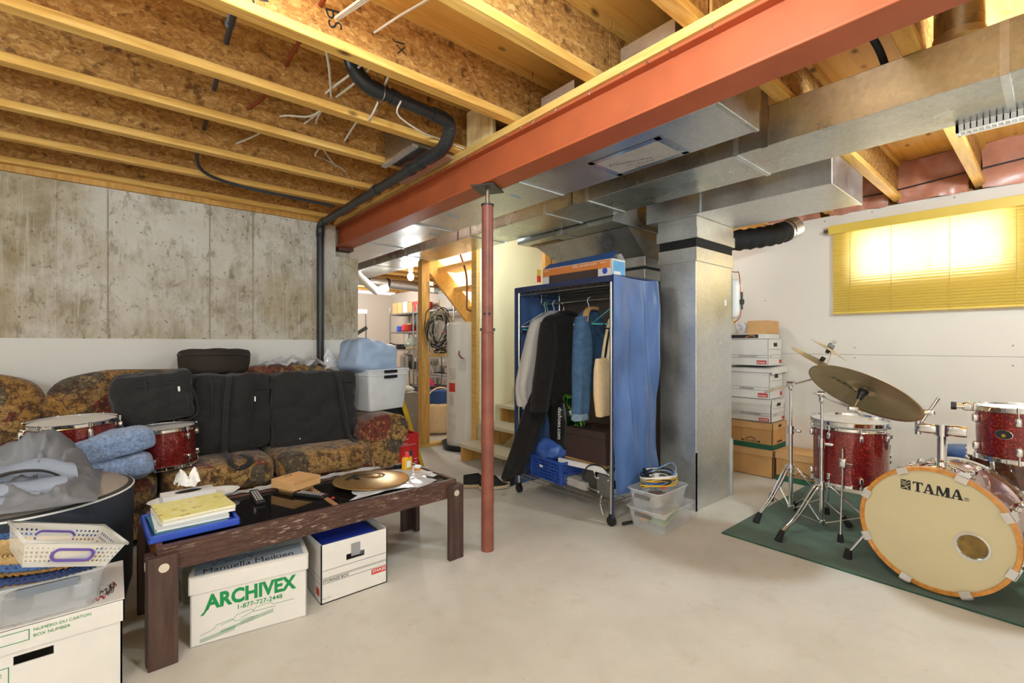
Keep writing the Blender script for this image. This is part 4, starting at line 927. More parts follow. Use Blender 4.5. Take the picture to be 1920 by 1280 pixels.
# cartons under the table
t, M = carton('archive_box', 'white archive box with green lettering under the coffee table', (.462, 2.355, 0), -.155, .425, .33, .272, WHITEC, WHITEC, .062, handle=False)
m = MB(); F = FR(M, 0, 0, .33)
put_text(m, 'ARCHIVEX', FR(M, -.165, .135, .33), w=.335, h=.062, bold=.04, shear=.0); put_text(m, '1-877-727-2448', FR(M, -.05, .108, .33), w=.165, bold=.01)
m.add([(-.165, .135, 0), (-.18, .118, 0), (-.168, .118, 0), (-.145, .150, 0)], [(0, 1, 2, 3)], False, F)
for dx, dy, n in ((0, 0, 3), (.07, .02, 2), (.14, .03, 3)):
    x0 = -.18 + dx; b = .012 + dy
    stroke(m, F, [(x0, b + .028), (x0 + .045, b + .04), (x0 + .055, b + .055), (x0 + .11, b + .062), (x0 + .12, b + .05), (x0 + .20, b + .05)], .0014)
    for q in range(n + 1): stroke(m, F, [(x0, b + .004 * q), (x0 + .12, b + .018 + .004 * q)], .0012)
m.build('green_printing', GREENP, t)
m = MB(); L = M @ T(0, 0, .2795)
m.box(-.20, .20, -.16, -.03, .2785, .2792, M)
m.build('grey_patch', CORRB, t)
m = MB(); put_text(m, 'Manuella Meikien', M @ T(-.17, -.155, .2796), w=.33, h=.045); scribble(m, M @ T(0, 0, .2796), -.19, -.09, .2, .05, 22, 5); m.build('handwriting', BLACKI, t)
m = MB(); scribble(m, M @ T(0, 0, .2797), .0, -.03, .11, .03, 14, 8); m.build('green_scribble', GREENP, t)
t, M = carton('storage_carton', 'open white storage box with blue folder inside, right under the table', (.885, 2.355, 0), .0, .325, .30, .272, WHITEC, None, handle=True, open_top=True)
m = MB(); F = FR(M, 0, 0, .30)
for zz in (.152, .118, .112, .092): stroke(m, F, [(-.155, zz), (.155, zz)], .0016)
put_text(m, 'STORAGE BOX', FR(M, -.155, .096, .30), h=.013, bold=.008); put_text(m, 'Item 13711', FR(M, -.155, .022, .30), h=.006)
m.build('black_printing', BLACKI, t)
m = MB(); rect(m, F, .08, .155, .062, .088); m.build('red_patch', REDI, t)
m = MB(); put_text(m, 'STAPLES', FR(M, .085, .07, .30, .0018), w=.066, bold=.02); m.build('lettering', WHITEI, t)
m = MB(); Fs = SD(M, 0, 0, .325, s=-1); rect(m, Fs, .085, .13, .03, .065); m.build('red_patch', REDI, t)
m = MB(); [stroke(m, Fs, [(-.14, zz), (.14, zz)], .0016) for zz in (.118, .092)]; m.build('black_printing', BLACKI, t)
MB().box(-.022, .022, -.1535, -.1515, .185, .245, M).build('clear_tape', clear('grey tape', S(170, 172, 176), .6), t)
solo(MB().box(-.15, .12, -.14, .12, .235, .262, M @ T(0, 0, 0, 0, .03)), 'plastic_folder', flat('shiny blue folder', S(44, 66, 176), .2, 0, .08, 6), 'shiny blue folder lying in the open white storage box', 'folder')
solo(MB().lathe([(.10, 0), (.125, .25), (.13, .25), (.13, .262), (.118, .262), (.094, .01), (0, .01)], 28, T(.335, 2.67, 0), False), 'bucket', flat('grey olive bucket', S(150, 146, 130), .5), 'grey bucket standing behind the archive box', 'bucket')
# ---------------------------------------------------------------- lower left pile
t, M = carton('archive_box', 'white archive box with green print at the lower left corner of the room', (-.195, 2.29, 0), .0, .43, .36, .315, WHITEC, WHITEC, .072, handle=True)
for o in [c for c in t.children if c.name.startswith('carton_body')]: pass
F = FR(M, 0, 0, .36, .0075); F0 = FR(M, 0, 0, .36)
m = MB(); put_text(m, 'NUMÉRO DU CARTON', FR(M, .0, .294, .36, .0075), w=.135, bold=.02); put_text(m, 'BOX NUMBER', FR(M, .0, .276, .36, .0075), w=.085, bold=.02)
outline(m, F, -.2, -.01, .272, .304); outline(m, F0, -.2, -.055, .09, .20); put_text(m, 'AFFIX BAR CODE', FR(M, -.19, .175, .36), w=.12, bold=.02); put_text(m, 'LABEL HERE', FR(M, -.19, .158, .36), w=.085, bold=.02)
put_text(m, 'Apposer ici l\'étiquette', FR(M, -.19, .13, .36), w=.12); put_text(m, 'code à barre', FR(M, -.19, .112, .36), w=.07)
m.build('green_printing', GREENP, t)
m = MB(); FT = M @ T(0, 0, .3225); scribble(m, FT, .155, -.13, .04, .10, 10, 3); m.build('handwriting', BLACKI, t); m = MB(); scribble(m, FT, -.08, -.176, .05, .014, 8, 5); m.build('handwriting', BLACKI, t)
m = MB(); put_text(m, 'Jy Osb', M @ T(.19, -.12, .3225, 1.4), h=.03); m.build('handwriting', BLACKI, t)
m = MB(); scribble(m, FT, .12, -.16, .05, .05, 26, 9); stroke(m, FT, [(.17, -.12), (.20, -.06), (.19, -.02)], .003); stroke(m, FT, [(.0, -.17), (.1, -.155), (.14, -.15)], .0015); m.build('red_scribble', REDI, t)
MU = T(-.160, 2.215, .3235, .0)
t = tub('storage_tub', 'clear plastic tub of jars on the corner archive box', MU, .275, .25, .125, TUB, taper=.82, latch=GREYP)
def jar(label, x, y, r, h, lidm, body, lidr=None, group='jars in the clear tub'):
    t = thing('jar', label, 'jar', (x, y, .331), group)
    MB().lathe([(r * .8, 0), (r, .012), (r, h * .7), (r * .8, h * .85)], 22, T(x, y, .331)).build('jar_body', body, t)
    MB().cyl((x, y, .331 + h * .85), (x, y, .331 + h), lidr or r * .86, seg=22).build('lid', lidm, t)
JG = clear('jar glass', S(216, 222, 226), .3, .08)
jar('squat glass jar with cream lid in the clear tub', -.165, 2.205, .044, .085, CREAMC, JG)
jar('dark lidded jar in the clear tub', -.24, 2.20, .036, .06, GREYP, clear('dark jar glass', S(90, 94, 104), .6, .1))
t = thing('tumbler', 'tall clear tumbler with white print in the clear tub', 'tumbler', (-.105, 2.21, .331))
MB().lathe([(.024, 0), (.030, .10), (.028, .10), (.022, .004), (0, .004)], 24, T(-.085, 2.20, .331), False).build('glass', JG, t)
m = MB(); put_text(m, 'TORMETTE', frame((-.112, 2.1715, .385), (-.15, -1, 0), (1, -.15, 0)), w=.05, bold=.02); put_text(m, 'PURE', frame((-.105, 2.1705, .372), (-.15, -1, 0), (1, -.15, 0)), w=.03); m.build('lettering', WHITEI, t)
# woven trays
def braid(R, r, z, M, n=64, sx=1.0, sy=1.0):
    m = MB()
    for k in range(3):
        pts = []
        for i in range(n * 2):
            a = 2 * PI * i / (n * 2); ph = a * 22 + k * 2 * PI / 3
            pts.append(((R + r * math.sin(ph)) * math.cos(a) * sx, (R + r * math.sin(ph)) * math.sin(a) * sy, z + r * .8 * math.cos(2 * ph)))
        m.tube(pts, r * .8, 6, True, M)
    return m
def woven(label, M, R, sx, sy, mid, edge, h=.035):
    t = thing('woven_tray', label, 'basket', tuple(M.translation), 'woven trays on the clear tub')
    m = MB().lathe([(0, .002), (R * .86, .004), (R * .95, h * .6), (R * .93, h * .6), (R * .84, .010), (0, .008)], 48, M, False, True, sx, sy)
    m.build('woven_base', mid, t)
    m = MB()
    for k in range(14): m.torus(R * (.12 + .055 * k), .004, M @ T(0, 0, .011), 40, 5, sx, sy)
    m.build('weave', WICK if mid is WICK else mid, t)
    braid(R * .97, .009, h * .7, M, 64, sx, sy).build('braided_rim', edge, t)
MW = T(-.20, 2.215, .442, .1, -.02, .12)
woven('dark blue rimmed woven tray at the bottom of the tray stack', MW, .175, 1.0, .84, WICKB, BRAIDD)
woven('brown woven tray between the two blue rimmed trays', MW @ T(.012, .005, .026), .172, 1.0, .84, WICKB, WICKB, .03)
woven('blue rimmed woven tray with pale base under the clear basket', MW @ T(-.02, .03, .040, 0, .04, .06), .205, 1.0, .86, WICK, BRAID, .04)
# clear basket with purple handles
t = thing('plastic_basket', 'clear perforated plastic basket with purple handles topping the tray stack', 'basket', (-.125, 2.175, .51))
MK = T(-.143, 2.149, .494, .232, -.008, .345)
w, d, h = .255, .268, .079; bw, bd = .205, .215
m = MB()
def wall(p0, p1, q0, q1, nx, ny, hole):
    """lattice wall between bottom edge p0-p1 and top edge q0-q1"""
    p0, p1, q0, q1 = V(p0), V(p1), V(q0), V(q1)
    at = lambda u, v: (p0.lerp(p1, u)).lerp(q0.lerp(q1, u), v)
    for i in range(nx):
        for j in range(ny):
            u0, u1, v0, v1 = i / nx, (i + 1) / nx, j / ny, (j + 1) / ny
            if hole(u0 * .5 + u1 * .5, v0 * .5 + v1 * .5):
                g = .28; a, b = u0 + (u1 - u0) * g, u1 - (u1 - u0) * g; c, e = v0 + (v1 - v0) * g, v1 - (v1 - v0) * g
                for (A, B, C, D) in ((u0, u1, v0, c), (u0, u1, e, v1), (u0, a, c, e), (b, u1, c, e)): m.add([at(A, C), at(B, C), at(B, D), at(A, D)], [(0, 1, 2, 3)], False, MK)
            else: m.add([at(u0, v0), at(u1, v0), at(u1, v1), at(u0, v1)], [(0, 1, 2, 3)], False, MK)
hf = lambda u, v: .2 < v < .8 and (u < .3 or u > .72)
B = [(-bw / 2, -bd / 2, 0), (bw / 2, -bd / 2, 0), (bw / 2, bd / 2, 0), (-bw / 2, bd / 2, 0)]; Tq = [(-w / 2, -d / 2, h), (w / 2, -d / 2, h), (w / 2, d / 2, h), (-w / 2, d / 2, h)]
for k in range(4): wall(B[k], B[(k + 1) % 4], Tq[k], Tq[(k + 1) % 4], 20 if k % 2 == 0 else 12, 6, hf if k % 2 == 0 else (lambda u, v: .15 < v < .85 and .1 < u < .9))
wall(B[0], B[1], B[3], B[2], 16, 12, lambda u, v: True)
m.build('basket_body', clear('frosted basket plastic', S(236, 234, 226), .62), t)
MB().tube([(x * 1.015, y * 1.015, h) for x, y, _ in Tq], .0055, 6, True, MK).build('rim', clear('frosted basket plastic', S(236, 234, 226), .62), t)
for s in (-1, 1):
    y = s * (bd / 2 + (d - bd) / 2 * .5 + .004)
    m = MB(); rr = .017; m.tube([((.034 if math.cos(a) > 0 else -.034) + rr * math.cos(a), y + s * .12 * rr * math.sin(a), h * .5 + rr * math.sin(a)) for a in [2 * PI * i / 28 for i in range(28)]], .0042, 6, True, MK)
    m.build('handle', PURP, t)
# ---------------------------------------------------------------- clothes rack
KX0, KX1, KY0, KY1 = 2.50, 2.97, 1.925, 2.85
t = thing('garment_rack', 'chromed wire clothes rack on casters with an open blue cloth cover', 'clothes rack', (2.735, 2.39, 0))
for x in (KX0, KX1):
    for y in (KY0, KY1):
        MB().cyl((x, y, .075), (x, y, 1.65), .0125, seg=14).build('post', WIREM, t)
        MB().cyl((x - .011, y, .033), (x + .011, y, .033), .033, seg=20).box(x - .015, x + .015, y - .012, y + .012, .05, .08).build('caster', BLACKP, t)
def wire_shelf(z):
    m = MB()
    for x in (KX0, KX1):
        m.cyl((x, KY0, z), (x, KY1, z), .0035, seg=6).cyl((x, KY0, z - .03), (x, KY1, z - .03), .003, seg=6)
        pts = [(x, KY0 + (KY1 - KY0) * i / 36, z - (.03 if i % 2 else 0)) for i in range(37)]; m.tube(pts, .002, 5)
    for y in (KY0, KY1):
        m.cyl((KX0, y, z), (KX1, y, z), .0035, seg=6).cyl((KX0, y, z - .03), (KX1, y, z - .03), .003, seg=6)
        pts = [(KX0 + (KX1 - KX0) * i / 18, y, z - (.03 if i % 2 else 0)) for i in range(19)]; m.tube(pts, .002, 5)
    for i in range(1, 34): y = KY0 + (KY1 - KY0) * i / 34; m.cyl((KX0, y, z + .003), (KX1, y, z + .003), .0016, seg=5)
    for i in (1, 2): x = KX0 + (KX1 - KX0) * i / 3; m.cyl((x, KY0, z - .001), (x, KY1, z - .001), .003, seg=6)
    return m
wire_shelf(1.622).build('top_shelf', WIREM, t); wire_shelf(.155).build('bottom_shelf', WIREM, t)
MB().cyl((2.75, KY0, 1.535), (2.75, KY1, 1.535), .011, seg=14).cyl((2.75, KY0 + .002, 1.535), (2.75, KY0 + .002, 1.62), .005, seg=8).cyl((2.75, KY1 - .002, 1.535), (2.75, KY1 - .002, 1.62), .005, seg=8).build('hanging_rod', STEEL, t)
def panel(p0, p1, z0, z1, amp, seed, drop=0.0):
    p0, p1 = V(p0 + (0,)), V(p1 + (0,)); d = (p1 - p0); n = V((d.y, -d.x, 0)).normalized()
    def f(u, v):
        q = p0 + d * u + n * (amp * (math.sin(u * 17 + 3 * v + seed) * .5 + 1.6 * nz((u * 2.2, v * 2.5, seed), 1.6, seed) + .5 * nz((u * 5 + v * 3, v * 5, seed), 1.7, seed)) * min(1, 6 * (1 - v) + .25))
        q.z = z0 + (z1 - z0) * v - drop * math.sin(PI * u) * v ** 8; return q
    return MB().grid(f, 44, 50, .002)
panel((KX0 - .02, KY0 - .036), (KX1 + .02, KY0 - .036), .20, 1.655, .018, 2, .012).build('cover_side', CURT, t)
panel((KX1 + .02, KY1 + .02), (KX0 - .02, KY1 + .02), .06, 1.655, .008, 7).build('cover_side', CURT, t)
panel((KX1 + .022, KY0 - .02), (KX1 + .022, KY1 + .02), .9, 1.655, .008, 11).build('cover_back', flat('brown lining', S(96, 84, 74), .7, 0, .1, 6), t)
MB().grid(lambda u, v: (KX0 - .02 + (KX1 - KX0 + .04) * u, KY0 - .025 + (KY1 - KY0 + .045) * v, 1.652 + .004 * nz((u * 3, v * 5, 0), 1, 3)), 8, 14, .003).build('cover_top', CURTD, t)
MB().grid(lambda u, v: (KX0 - .021 - .004 * math.sin(u * 9), KY0 - .025 + (KY1 - KY0 + .045) * u, 1.612 + .042 * v + .012 * (v < .5) * math.sin(u * PI)), 30, 3, .003).build('valance', CURTD, t)
m = MB(); m.tube([(KX0 - .02, KY0 - .026, .06), (KX0 - .02, KY0 - .026, 1.655), (KX1 + .02, KY0 - .026, 1.655)], .007, 6); m.build('cover_binding', CURTD, t); MB().tube([(KX0 - .02, KY1 + .02, .06), (KX0 - .02, KY1 + .02, 1.65)], .010, 6).build('cover_binding', CURTD, t)
# box on top
t = thing('retail_box', 'long orange and blue speaker box with open flap on top of the clothes rack', 'box', (2.70, 2.34, 1.66))
M = T(2.685, 2.345, 1.658, -PI / 2 + .02); w, d, h = .67, .155, .135
m = MB().box(-w / 2, w / 2, -d / 2, d / 2, 0, .004, M).box(-w / 2, w / 2, -d / 2, -d / 2 + .004, 0, h, M).box(-w / 2, w / 2, d / 2 - .004, d / 2, 0, h, M).box(-w / 2, -w / 2 + .004, -d / 2, d / 2, 0, h, M).box(w / 2 - .004, w / 2, -d / 2, d / 2, 0, h, M); m.build('carton_body', WHITEC, t)
m = MB(); m.add([M @ V(p) for p in [(-w / 2, -d / 2, h), (w / 2, -d / 2, h), (w / 2, -.005, h + .062), (-w / 2, -.005, h + .05)]], [(0, 1, 2, 3)]); m.build('lid_flap', flat('blue lid print', S(50, 88, 150), .5, 0, .05, 8), t)
m = MB(); m.add([M @ V(p) for p in [(-w / 2, d / 2, h), (w / 2, d / 2, h), (w / 2, .03, h + .045), (-w / 2, .03, h + .04)]], [(0, 1, 2, 3)]); m.build('lid_flap', WHITEC, t)
m = MB(); F = FR(M, 0, 0, d); rect(m, F, -w / 2, w / 2 - .012, .072, .132); m.build('orange_band', flat('orange print', S(214, 128, 62), .55, 0, .14, 3), t)
m = MB(); F = FR(M, 0, 0, d, .002); rect(m, F, -w / 2 + .07, w / 2 - .12, .018, .078); m.build('soundbar_picture', flat('dark product print', S(72, 56, 54), .5), t)
m = MB(); m.cyl((0, 0, 0), (0, 0, .0005), .022, seg=20, M=FR(M, w / 2 - .06, .055, d, .0015)); m.build('blue_seal', BLUEC, t)
m = MB(); put_text(m, 'Bluetooth', FR(M, w / 2 - .10, .112, d, .003), h=.009, bold=.02); put_text(m, 'dolby  surround sound', FR(M, -.02, .104, d, .003), w=.22); put_text(m, 'soundbar', FR(M, -w / 2 + .015, .112, d, .003), h=.009); m.build('lettering', WHITEI, t)
m = MB(); rect(m, SD(M, 0, 0, w), -d / 2 + .012, d / 2 - .008, .012, h - .012); m.build('blue_panel', flat('sky blue print', S(106, 168, 214), .5), t)
m = MB(); rect(m, SD(M, 0, 0, w, .002), -d / 2 + .02, .02, .016, .05); m.build('white_sticker', WHITEI, t)
# hangers
def hanger(label, y, mat, w=.40, x=2.75, wood=False, tilt=0.0, drop=.115):
    t = thing('clothes_hanger', label, 'hanger', (x, y, 1.45), 'hangers on the rack rod')
    m = MB(); m.tube(smooth_path([(x + .012, y, 1.56), (x, y, 1.5475 + .004), (x - .012, y, 1.545), (x - .016, y, 1.52), (x - .002, y, 1.50), (x, y, 1.46)], 4), .0035, 7)
    m.build('hook', mat if not wood else STEEL, t)
    dx, dy = math.cos(tilt), math.sin(tilt); r = .006 if not wood else .011
    A = [(x - w / 2 * dx, y - w / 2 * dy, 1.46 - drop), (x - .03 * dx, y - .03 * dy, 1.455), (x, y, 1.463), (x + .03 * dx, y + .03 * dy, 1.455), (x + w / 2 * dx, y + w / 2 * dy, 1.46 - drop)]
    m = MB()
    if wood: m.tube(smooth_path(A, 5), r, 8)
    else: m.tube(A[:1] + smooth_path(A[1:4], 4) + A[4:], r, 8, True)
    m.build('shoulder_bar', mat, t); return t
hanger('white plastic hanger, first on the left of the rod', 2.80, WHITEP, .46, tilt=-.32)
hanger('pale teal hanger beside the left white hanger', 2.775, TEAL, .46, tilt=-.30, drop=.14)
hanger('black hanger behind the teal one at the left of the rod', 2.79, BLACKP, .46, tilt=-.26, drop=.17)
hanger('white hanger inside the pale grey shirt', 2.70, WHITEP, .38)
hanger('wooden hanger inside the black coat', 2.59, m_wood('hanger wood', S(190, 120, 60), S(214, 146, 84), S(226, 164, 104), 0, 4, .4, False), .36, wood=True)
hanger('white hanger inside the denim jacket', 2.33, WHITEP, .34)
hanger('bright teal hanger near the right post', 2.10, TEAL, .40, tilt=-.2)
hanger('black hanger below the teal one at the right of the rod', 2.04, BLACKP, .38, tilt=-.15, drop=.15)
# garments: rings stacked downwards, long axis roughly along X
def garment(rings, n=28, wr=.02, seed=1, wf=5):
    m = MB(); vs = []
    R = smooth_path([(r[0], r[1], r[2]) for r in rings], 5); W = smooth_path([(r[3], r[4], 0) for r in rings], 5)
    for k, (c, w) in enumerate(zip(R, W)):
        for i in range(n):
            a = 2 * PI * i / n; ca, sa = math.cos(a), math.sin(a)
            ca = math.copysign(abs(ca) ** .8, ca); sa = math.copysign(abs(sa) ** .8, sa)
            dsp = wr * (math.sin(i * wf * 2 * PI / n + seed + c.z * 2) * .5 + nz((i * .35, c.z * 4, seed), 1, seed))
            vs.append((c.x + ca * w.x, c.y + sa * (w.y + dsp * min(1, k / 6)), c.z + .01 * nz((i, k, seed), .4, 3)))
    L = len(R)
    m.add(vs, [(k * n + i, k * n + (i + 1) % n, (k + 1) * n + (i + 1) % n, (k + 1) * n + i) for k in range(L - 1) for i in range(n)], True)
    m.add(vs[:n], [tuple(reversed(range(n)))]); m.add(vs[-n:], [tuple(range(n))]); return m
t = thing('shirt', 'pale grey shirt hanging at the left behind the black coat', 'shirt', (2.7, 2.72, .8))
garment([(2.75, 2.70, 1.47, .05, .03), (2.73, 2.70, 1.43, .12, .045), (2.70, 2.70, 1.37, .20, .06), (2.66, 2.71, 1.15, .235, .06), (2.60, 2.71, .90, .25, .055), (2.58, 2.71, .72, .22, .05)], 28, .02, 2).build('shirt_body', SHIRT, t)
garment([(2.56, 2.70, 1.38, .05, .05), (2.50, 2.69, 1.2, .065, .05), (2.44, 2.68, 1.0, .065, .045), (2.41, 2.68, .84, .06, .04), (2.44, 2.68, .70, .04, .035)], 18, .012, 5).build('sleeve', SHIRT, t)
t = thing('coat', 'long black wool coat on a wooden hanger', 'coat', (2.7, 2.59, .3))
garment([(2.76, 2.585, 1.462, .05, .035), (2.75, 2.585, 1.435, .13, .055), (2.745, 2.585, 1.37, .235, .075), (2.735, 2.575, 1.15, .265, .08), (2.745, 2.56, .95, .265, .075), (2.755, 2.56, .73, .25, .065)], 32, .02, 3).build('coat_body', BLACKC, t)
garment([(2.80, 2.47, 1.40, .075, .02), (2.82, 2.475, 1.2, .07, .02), (2.82, 2.48, 1.03, .07, .018)], 16, .006, 4).build('storm_flap', BLACKC, t)
garment([(2.56, 2.58, 1.37, .05, .06), (2.52, 2.55, 1.2, .075, .065), (2.47, 2.53, .98, .08, .06), (2.42, 2.52, .78, .08, .05), (2.41, 2.52, .70, .075, .045)], 20, .014, 8).build('sleeve', BLACKC, t)
garment([(2.55, 2.63, .85, .10, .05), (2.45, 2.64, .62, .12, .045), (2.36, 2.66, .40, .11, .04), (2.29, 2.68, .24, .10, .03), (2.27, 2.68, .205, .095, .025)], 20, .014, 9).build('coat_skirt', BLACKC, t)
MB().tube(smooth_path([(2.66, 2.55, 1.445), (2.70, 2.52, 1.455), (2.78, 2.515, 1.45), (2.84, 2.55, 1.435)], 4), .022, 8, flat=.6).build('collar', BLACKC, t)
t = thing('denim_jacket', 'blue denim jacket with tan collar', 'jacket', (2.75, 2.33, .7))
garment([(2.76, 2.33, 1.46, .04, .03), (2.755, 2.33, 1.42, .10, .05), (2.76, 2.33, 1.33, .165, .06), (2.76, 2.33, 1.1, .17, .06), (2.76, 2.33, .86, .16, .055)], 26, .016, 3).build('jacket_body', DENIM, t)
garment([(2.62, 2.28, 1.40, .05, .05), (2.59, 2.25, 1.22, .075, .06), (2.565, 2.235, 1.0, .078, .06), (2.545, 2.23, .80, .07, .055), (2.535, 2.23, .69, .062, .05)], 22, .012, 6).build('sleeve', DENIM, t)
garment([(2.538, 2.23, .705, .067, .054), (2.534, 2.23, .66, .066, .053)], 22, .002, 6).build('cuff', DENIMF, t)
MB().tube(smooth_path([(2.60, 2.24, 1.36), (2.64, 2.26, 1.43), (2.70, 2.28, 1.465), (2.78, 2.28, 1.47)], 4), .026, 8, flat=.55).build('collar', SHERPA, t)
t = thing('tote_bag', 'natural canvas tote bag hanging inside the right post', 'bag', (2.70, 2.08, .8))
garment([(2.67, 2.08, 1.10, .14, .03), (2.67, 2.08, 1.0, .155, .045), (2.67, 2.08, .85, .155, .05), (2.67, 2.08, .70, .135, .035)], 24, .012, 7).build('bag_body', CANVAS, t)
for yy in (2.055, 2.10): MB().tube(smooth_path([(2.62, yy, 1.08), (2.66, yy, 1.25), (2.74, yy + .01, 1.40), (2.80, yy, 1.25), (2.80, yy, 1.08)], 5), .014, 6, flat=.25).build('strap', CANVAS, t)
solo(MB().soft((.03, .24, .40), 4, 8, T(2.84, 2.03, .92), .01, 6, 3), 'cloth_bundle', flat('dark blue folded cloth', S(52, 74, 110), .8), 'dark blue cloth behind the tote bag', 'cloth')
# on the rack's bottom shelf
ZS = .162
t = thing('plastic_crate', 'blue lattice plastic crate on the bottom shelf of the clothes rack', 'crate', (2.62, 2.57, ZS))
def crate(M, w, d, h, t, mat):
    m = MB()
    for s in (-1, 1):
        for i in range(int(w / .022) + 1): x = -w / 2 + i * .022; m.box(x, x + .006, s * d / 2 - .002, s * d / 2 + .002, 0, h, M)
        for i in range(int(d / .022) + 1): y = -d / 2 + i * .022; m.box(s * w / 2 - .002, s * w / 2 + .002, y, y + .006, 0, h, M)
        for k in range(int(h / .024) + 1):
            z = min(k * .024, h - .006); m.box(-w / 2, w / 2, s * d / 2 - .003, s * d / 2 + .003, z, z + .006, M).box(s * w / 2 - .003, s * w / 2 + .003, -d / 2, d / 2, z, z + .006, M)
        m.box(-w / 2, w / 2, s * d / 2 - .005, s * d / 2 + .005, h - .016, h, M).box(s * w / 2 - .005, s * w / 2 + .005, -d / 2, d / 2, h - .016, h, M)
        for q in (-1, 1): m.box(s * w / 2 - .012, s * w / 2 + .004, q * d / 2 - .012, q * d / 2 + .004, 0, h, M)
    m.box(-w / 2, w / 2, -d / 2, d / 2, 0, .004, M); m.build('crate_lattice', mat, t)
MC2 = T(2.645, 2.545, ZS, -.12); crate(MC2, .25, .36, .165, t, BLUED)
MB().box(-.129, -.126, .04, .08, .085, .10, MC2).build('paper_label', WHITEI, t)
solo(MB().soft((.20, .26, .14), 2.3, 12, T(2.61, 2.57, .375, .2), .03, 9, 3), 'plastic_bag', flat('crinkled blue bag', S(62, 96, 172), .3, 0, .25, 9, .2), 'crinkled blue plastic bag heaped in the blue crate', 'plastic bag')
t = thing('shopping_bag', 'black shop bag with white web address hanging beside the coat skirt', 'bag', (2.56, 2.50, .45))
MB().soft((.05, .17, .40), 4, 10, T(2.60, 2.50, .58, .1), .016, 8, 3).build('bag_body', flat('glossy black bag', S(24, 24, 25), .3, 0, .2, 8, .2), t)
m = MB(); put_text(m, 'dashoes.com', frame((2.565, 2.475, .72), (-1, -.25, 0), (.1, .05, -1)), w=.24, bold=.02); m.build('lettering', WHITEI, t)
t = thing('foil_bag', 'shiny green striped bag with a white oval behind the brown carton', 'bag', (2.68, 2.44, .45))
gm = NT('green metallic stripes'); ww = gm.n('ShaderNodeTexWave'); ww.inputs['Scale'].default_value = 14; ww.inputs['Distortion'].default_value = 5; gm.l(gm.coord((1, 1, .2)), ww.inputs['Vector'])
gm.base(gm.ramp(ww.outputs['Fac'], [(.2, S(12, 40, 20)), (.5, S(40, 120, 48)), (.72, S(190, 186, 70)), (.85, S(30, 110, 50))])).p(.2, .5)
MB().soft((.06, .24, .42), 4, 10, T(2.68, 2.44, .60, -.05, 0, -.1), .016, 8, 6).build('bag_body', gm.m, t)
MB().soft((.02, .10, .12), 2.6, 8, T(2.645, 2.395, .72)).build('white_print', flat('pale print', S(214, 208, 214), .5), t)
t = thing('shoe_carton', 'dark brown lidded carton tilted on the wooden board in the clothes rack', 'box', (2.72, 2.20, .36))
M = T(2.735, 2.205, .362, -PI / 2 - .12, .0, -.03)
MB().box(-.215, .215, -.16, .14, 0, .185, M).build('carton_body', BROWNB, t, .002)
MB().box(-.221, .221, -.166, .146, .175, .225, M).build('carton_lid', BROWNB, t, .002)
solo(MB().box(-.16, .16, -.24, .24, 0, .02, T(2.76, 2.26, .338, -.08)), 'wooden_board', m_wood('board', S(190, 140, 80), S(212, 164, 100), S(222, 178, 116), 1, 3, .5, False), 'bare wooden board lying across the blue crate', 'board')
t = thing('plastic_bracket', 'white angled plastic tray sticking out from the wooden board', 'tray', (2.60, 2.25, .32))
M = Matrix(((0, 0, -1, 2.56), (-1, 0, 0, 2.47), (0, 1, 0, .30), (0, 0, 0, 1)))
MB().prism([(0, 0), (.34, .012), (.40, -.09), (.50, -.09), (.48, .0), (.42, .05), (0, .04)], -.02, .0, M).build('side_panel', WHITEP, t, .003)
MB().box(2.56, 2.86, 1.98, 2.12, .265, .315).build('top_panel', WHITEP, t, .006)
solo(MB().box(-.11, .11, -.13, .13, 0, .055, T(2.66, 2.30, ZS, -.1)), 'grey_case', flat('pale grey case', S(176, 172, 164), .5), 'flat pale grey case on the bottom shelf beside the crate', 'case')
t = thing('power_amplifier', 'black curved equipment bag with cable on the bottom shelf', 'equipment', (2.66, 2.12, ZS))
MB().soft((.22, .26, .17), 4, 10, T(2.68, 2.14, ZS + .088, .05), .008, 6, 3).build('bag_body', flat('dark green grey nylon', S(56, 58, 54), .6, 0, .1, 8, .1), t)
MB().tube(smooth_path([(2.58, 2.24, .23), (2.555, 2.18, .33), (2.56, 2.08, .36), (2.57, 2.0, .31), (2.555, 1.98, .22), (2.56, 2.06, .165), (2.565, 2.16, .17), (2.56, 2.25, .22)], 5), .005, 6).build('power_cord', BLACKP, t)
t = thing('adapter_plate', 'grey metal adapter with three screws beside the front post', 'adapter', (2.54, 1.99, .17))
MB().box(2.525, 2.545, 1.955, 2.07, .17, .31).build('face_plate', flat('grey plate', S(112, 114, 112), .4, .5), t, .006)
m = MB()
for (y, z) in ((2.055, .285), (1.97, .285), (2.055, .19)): m.cyl((2.5245, y, z), (2.522, y, z), .006, seg=10)
m.build('screw_heads', WHITEP, t)
MB().tube(smooth_path([(2.53, 2.03, .17), (2.52, 2.035, .12), (2.53, 2.03, .07), (2.53, 2.02, .04)], 4), .004, 6).build('cord', NMW, t)
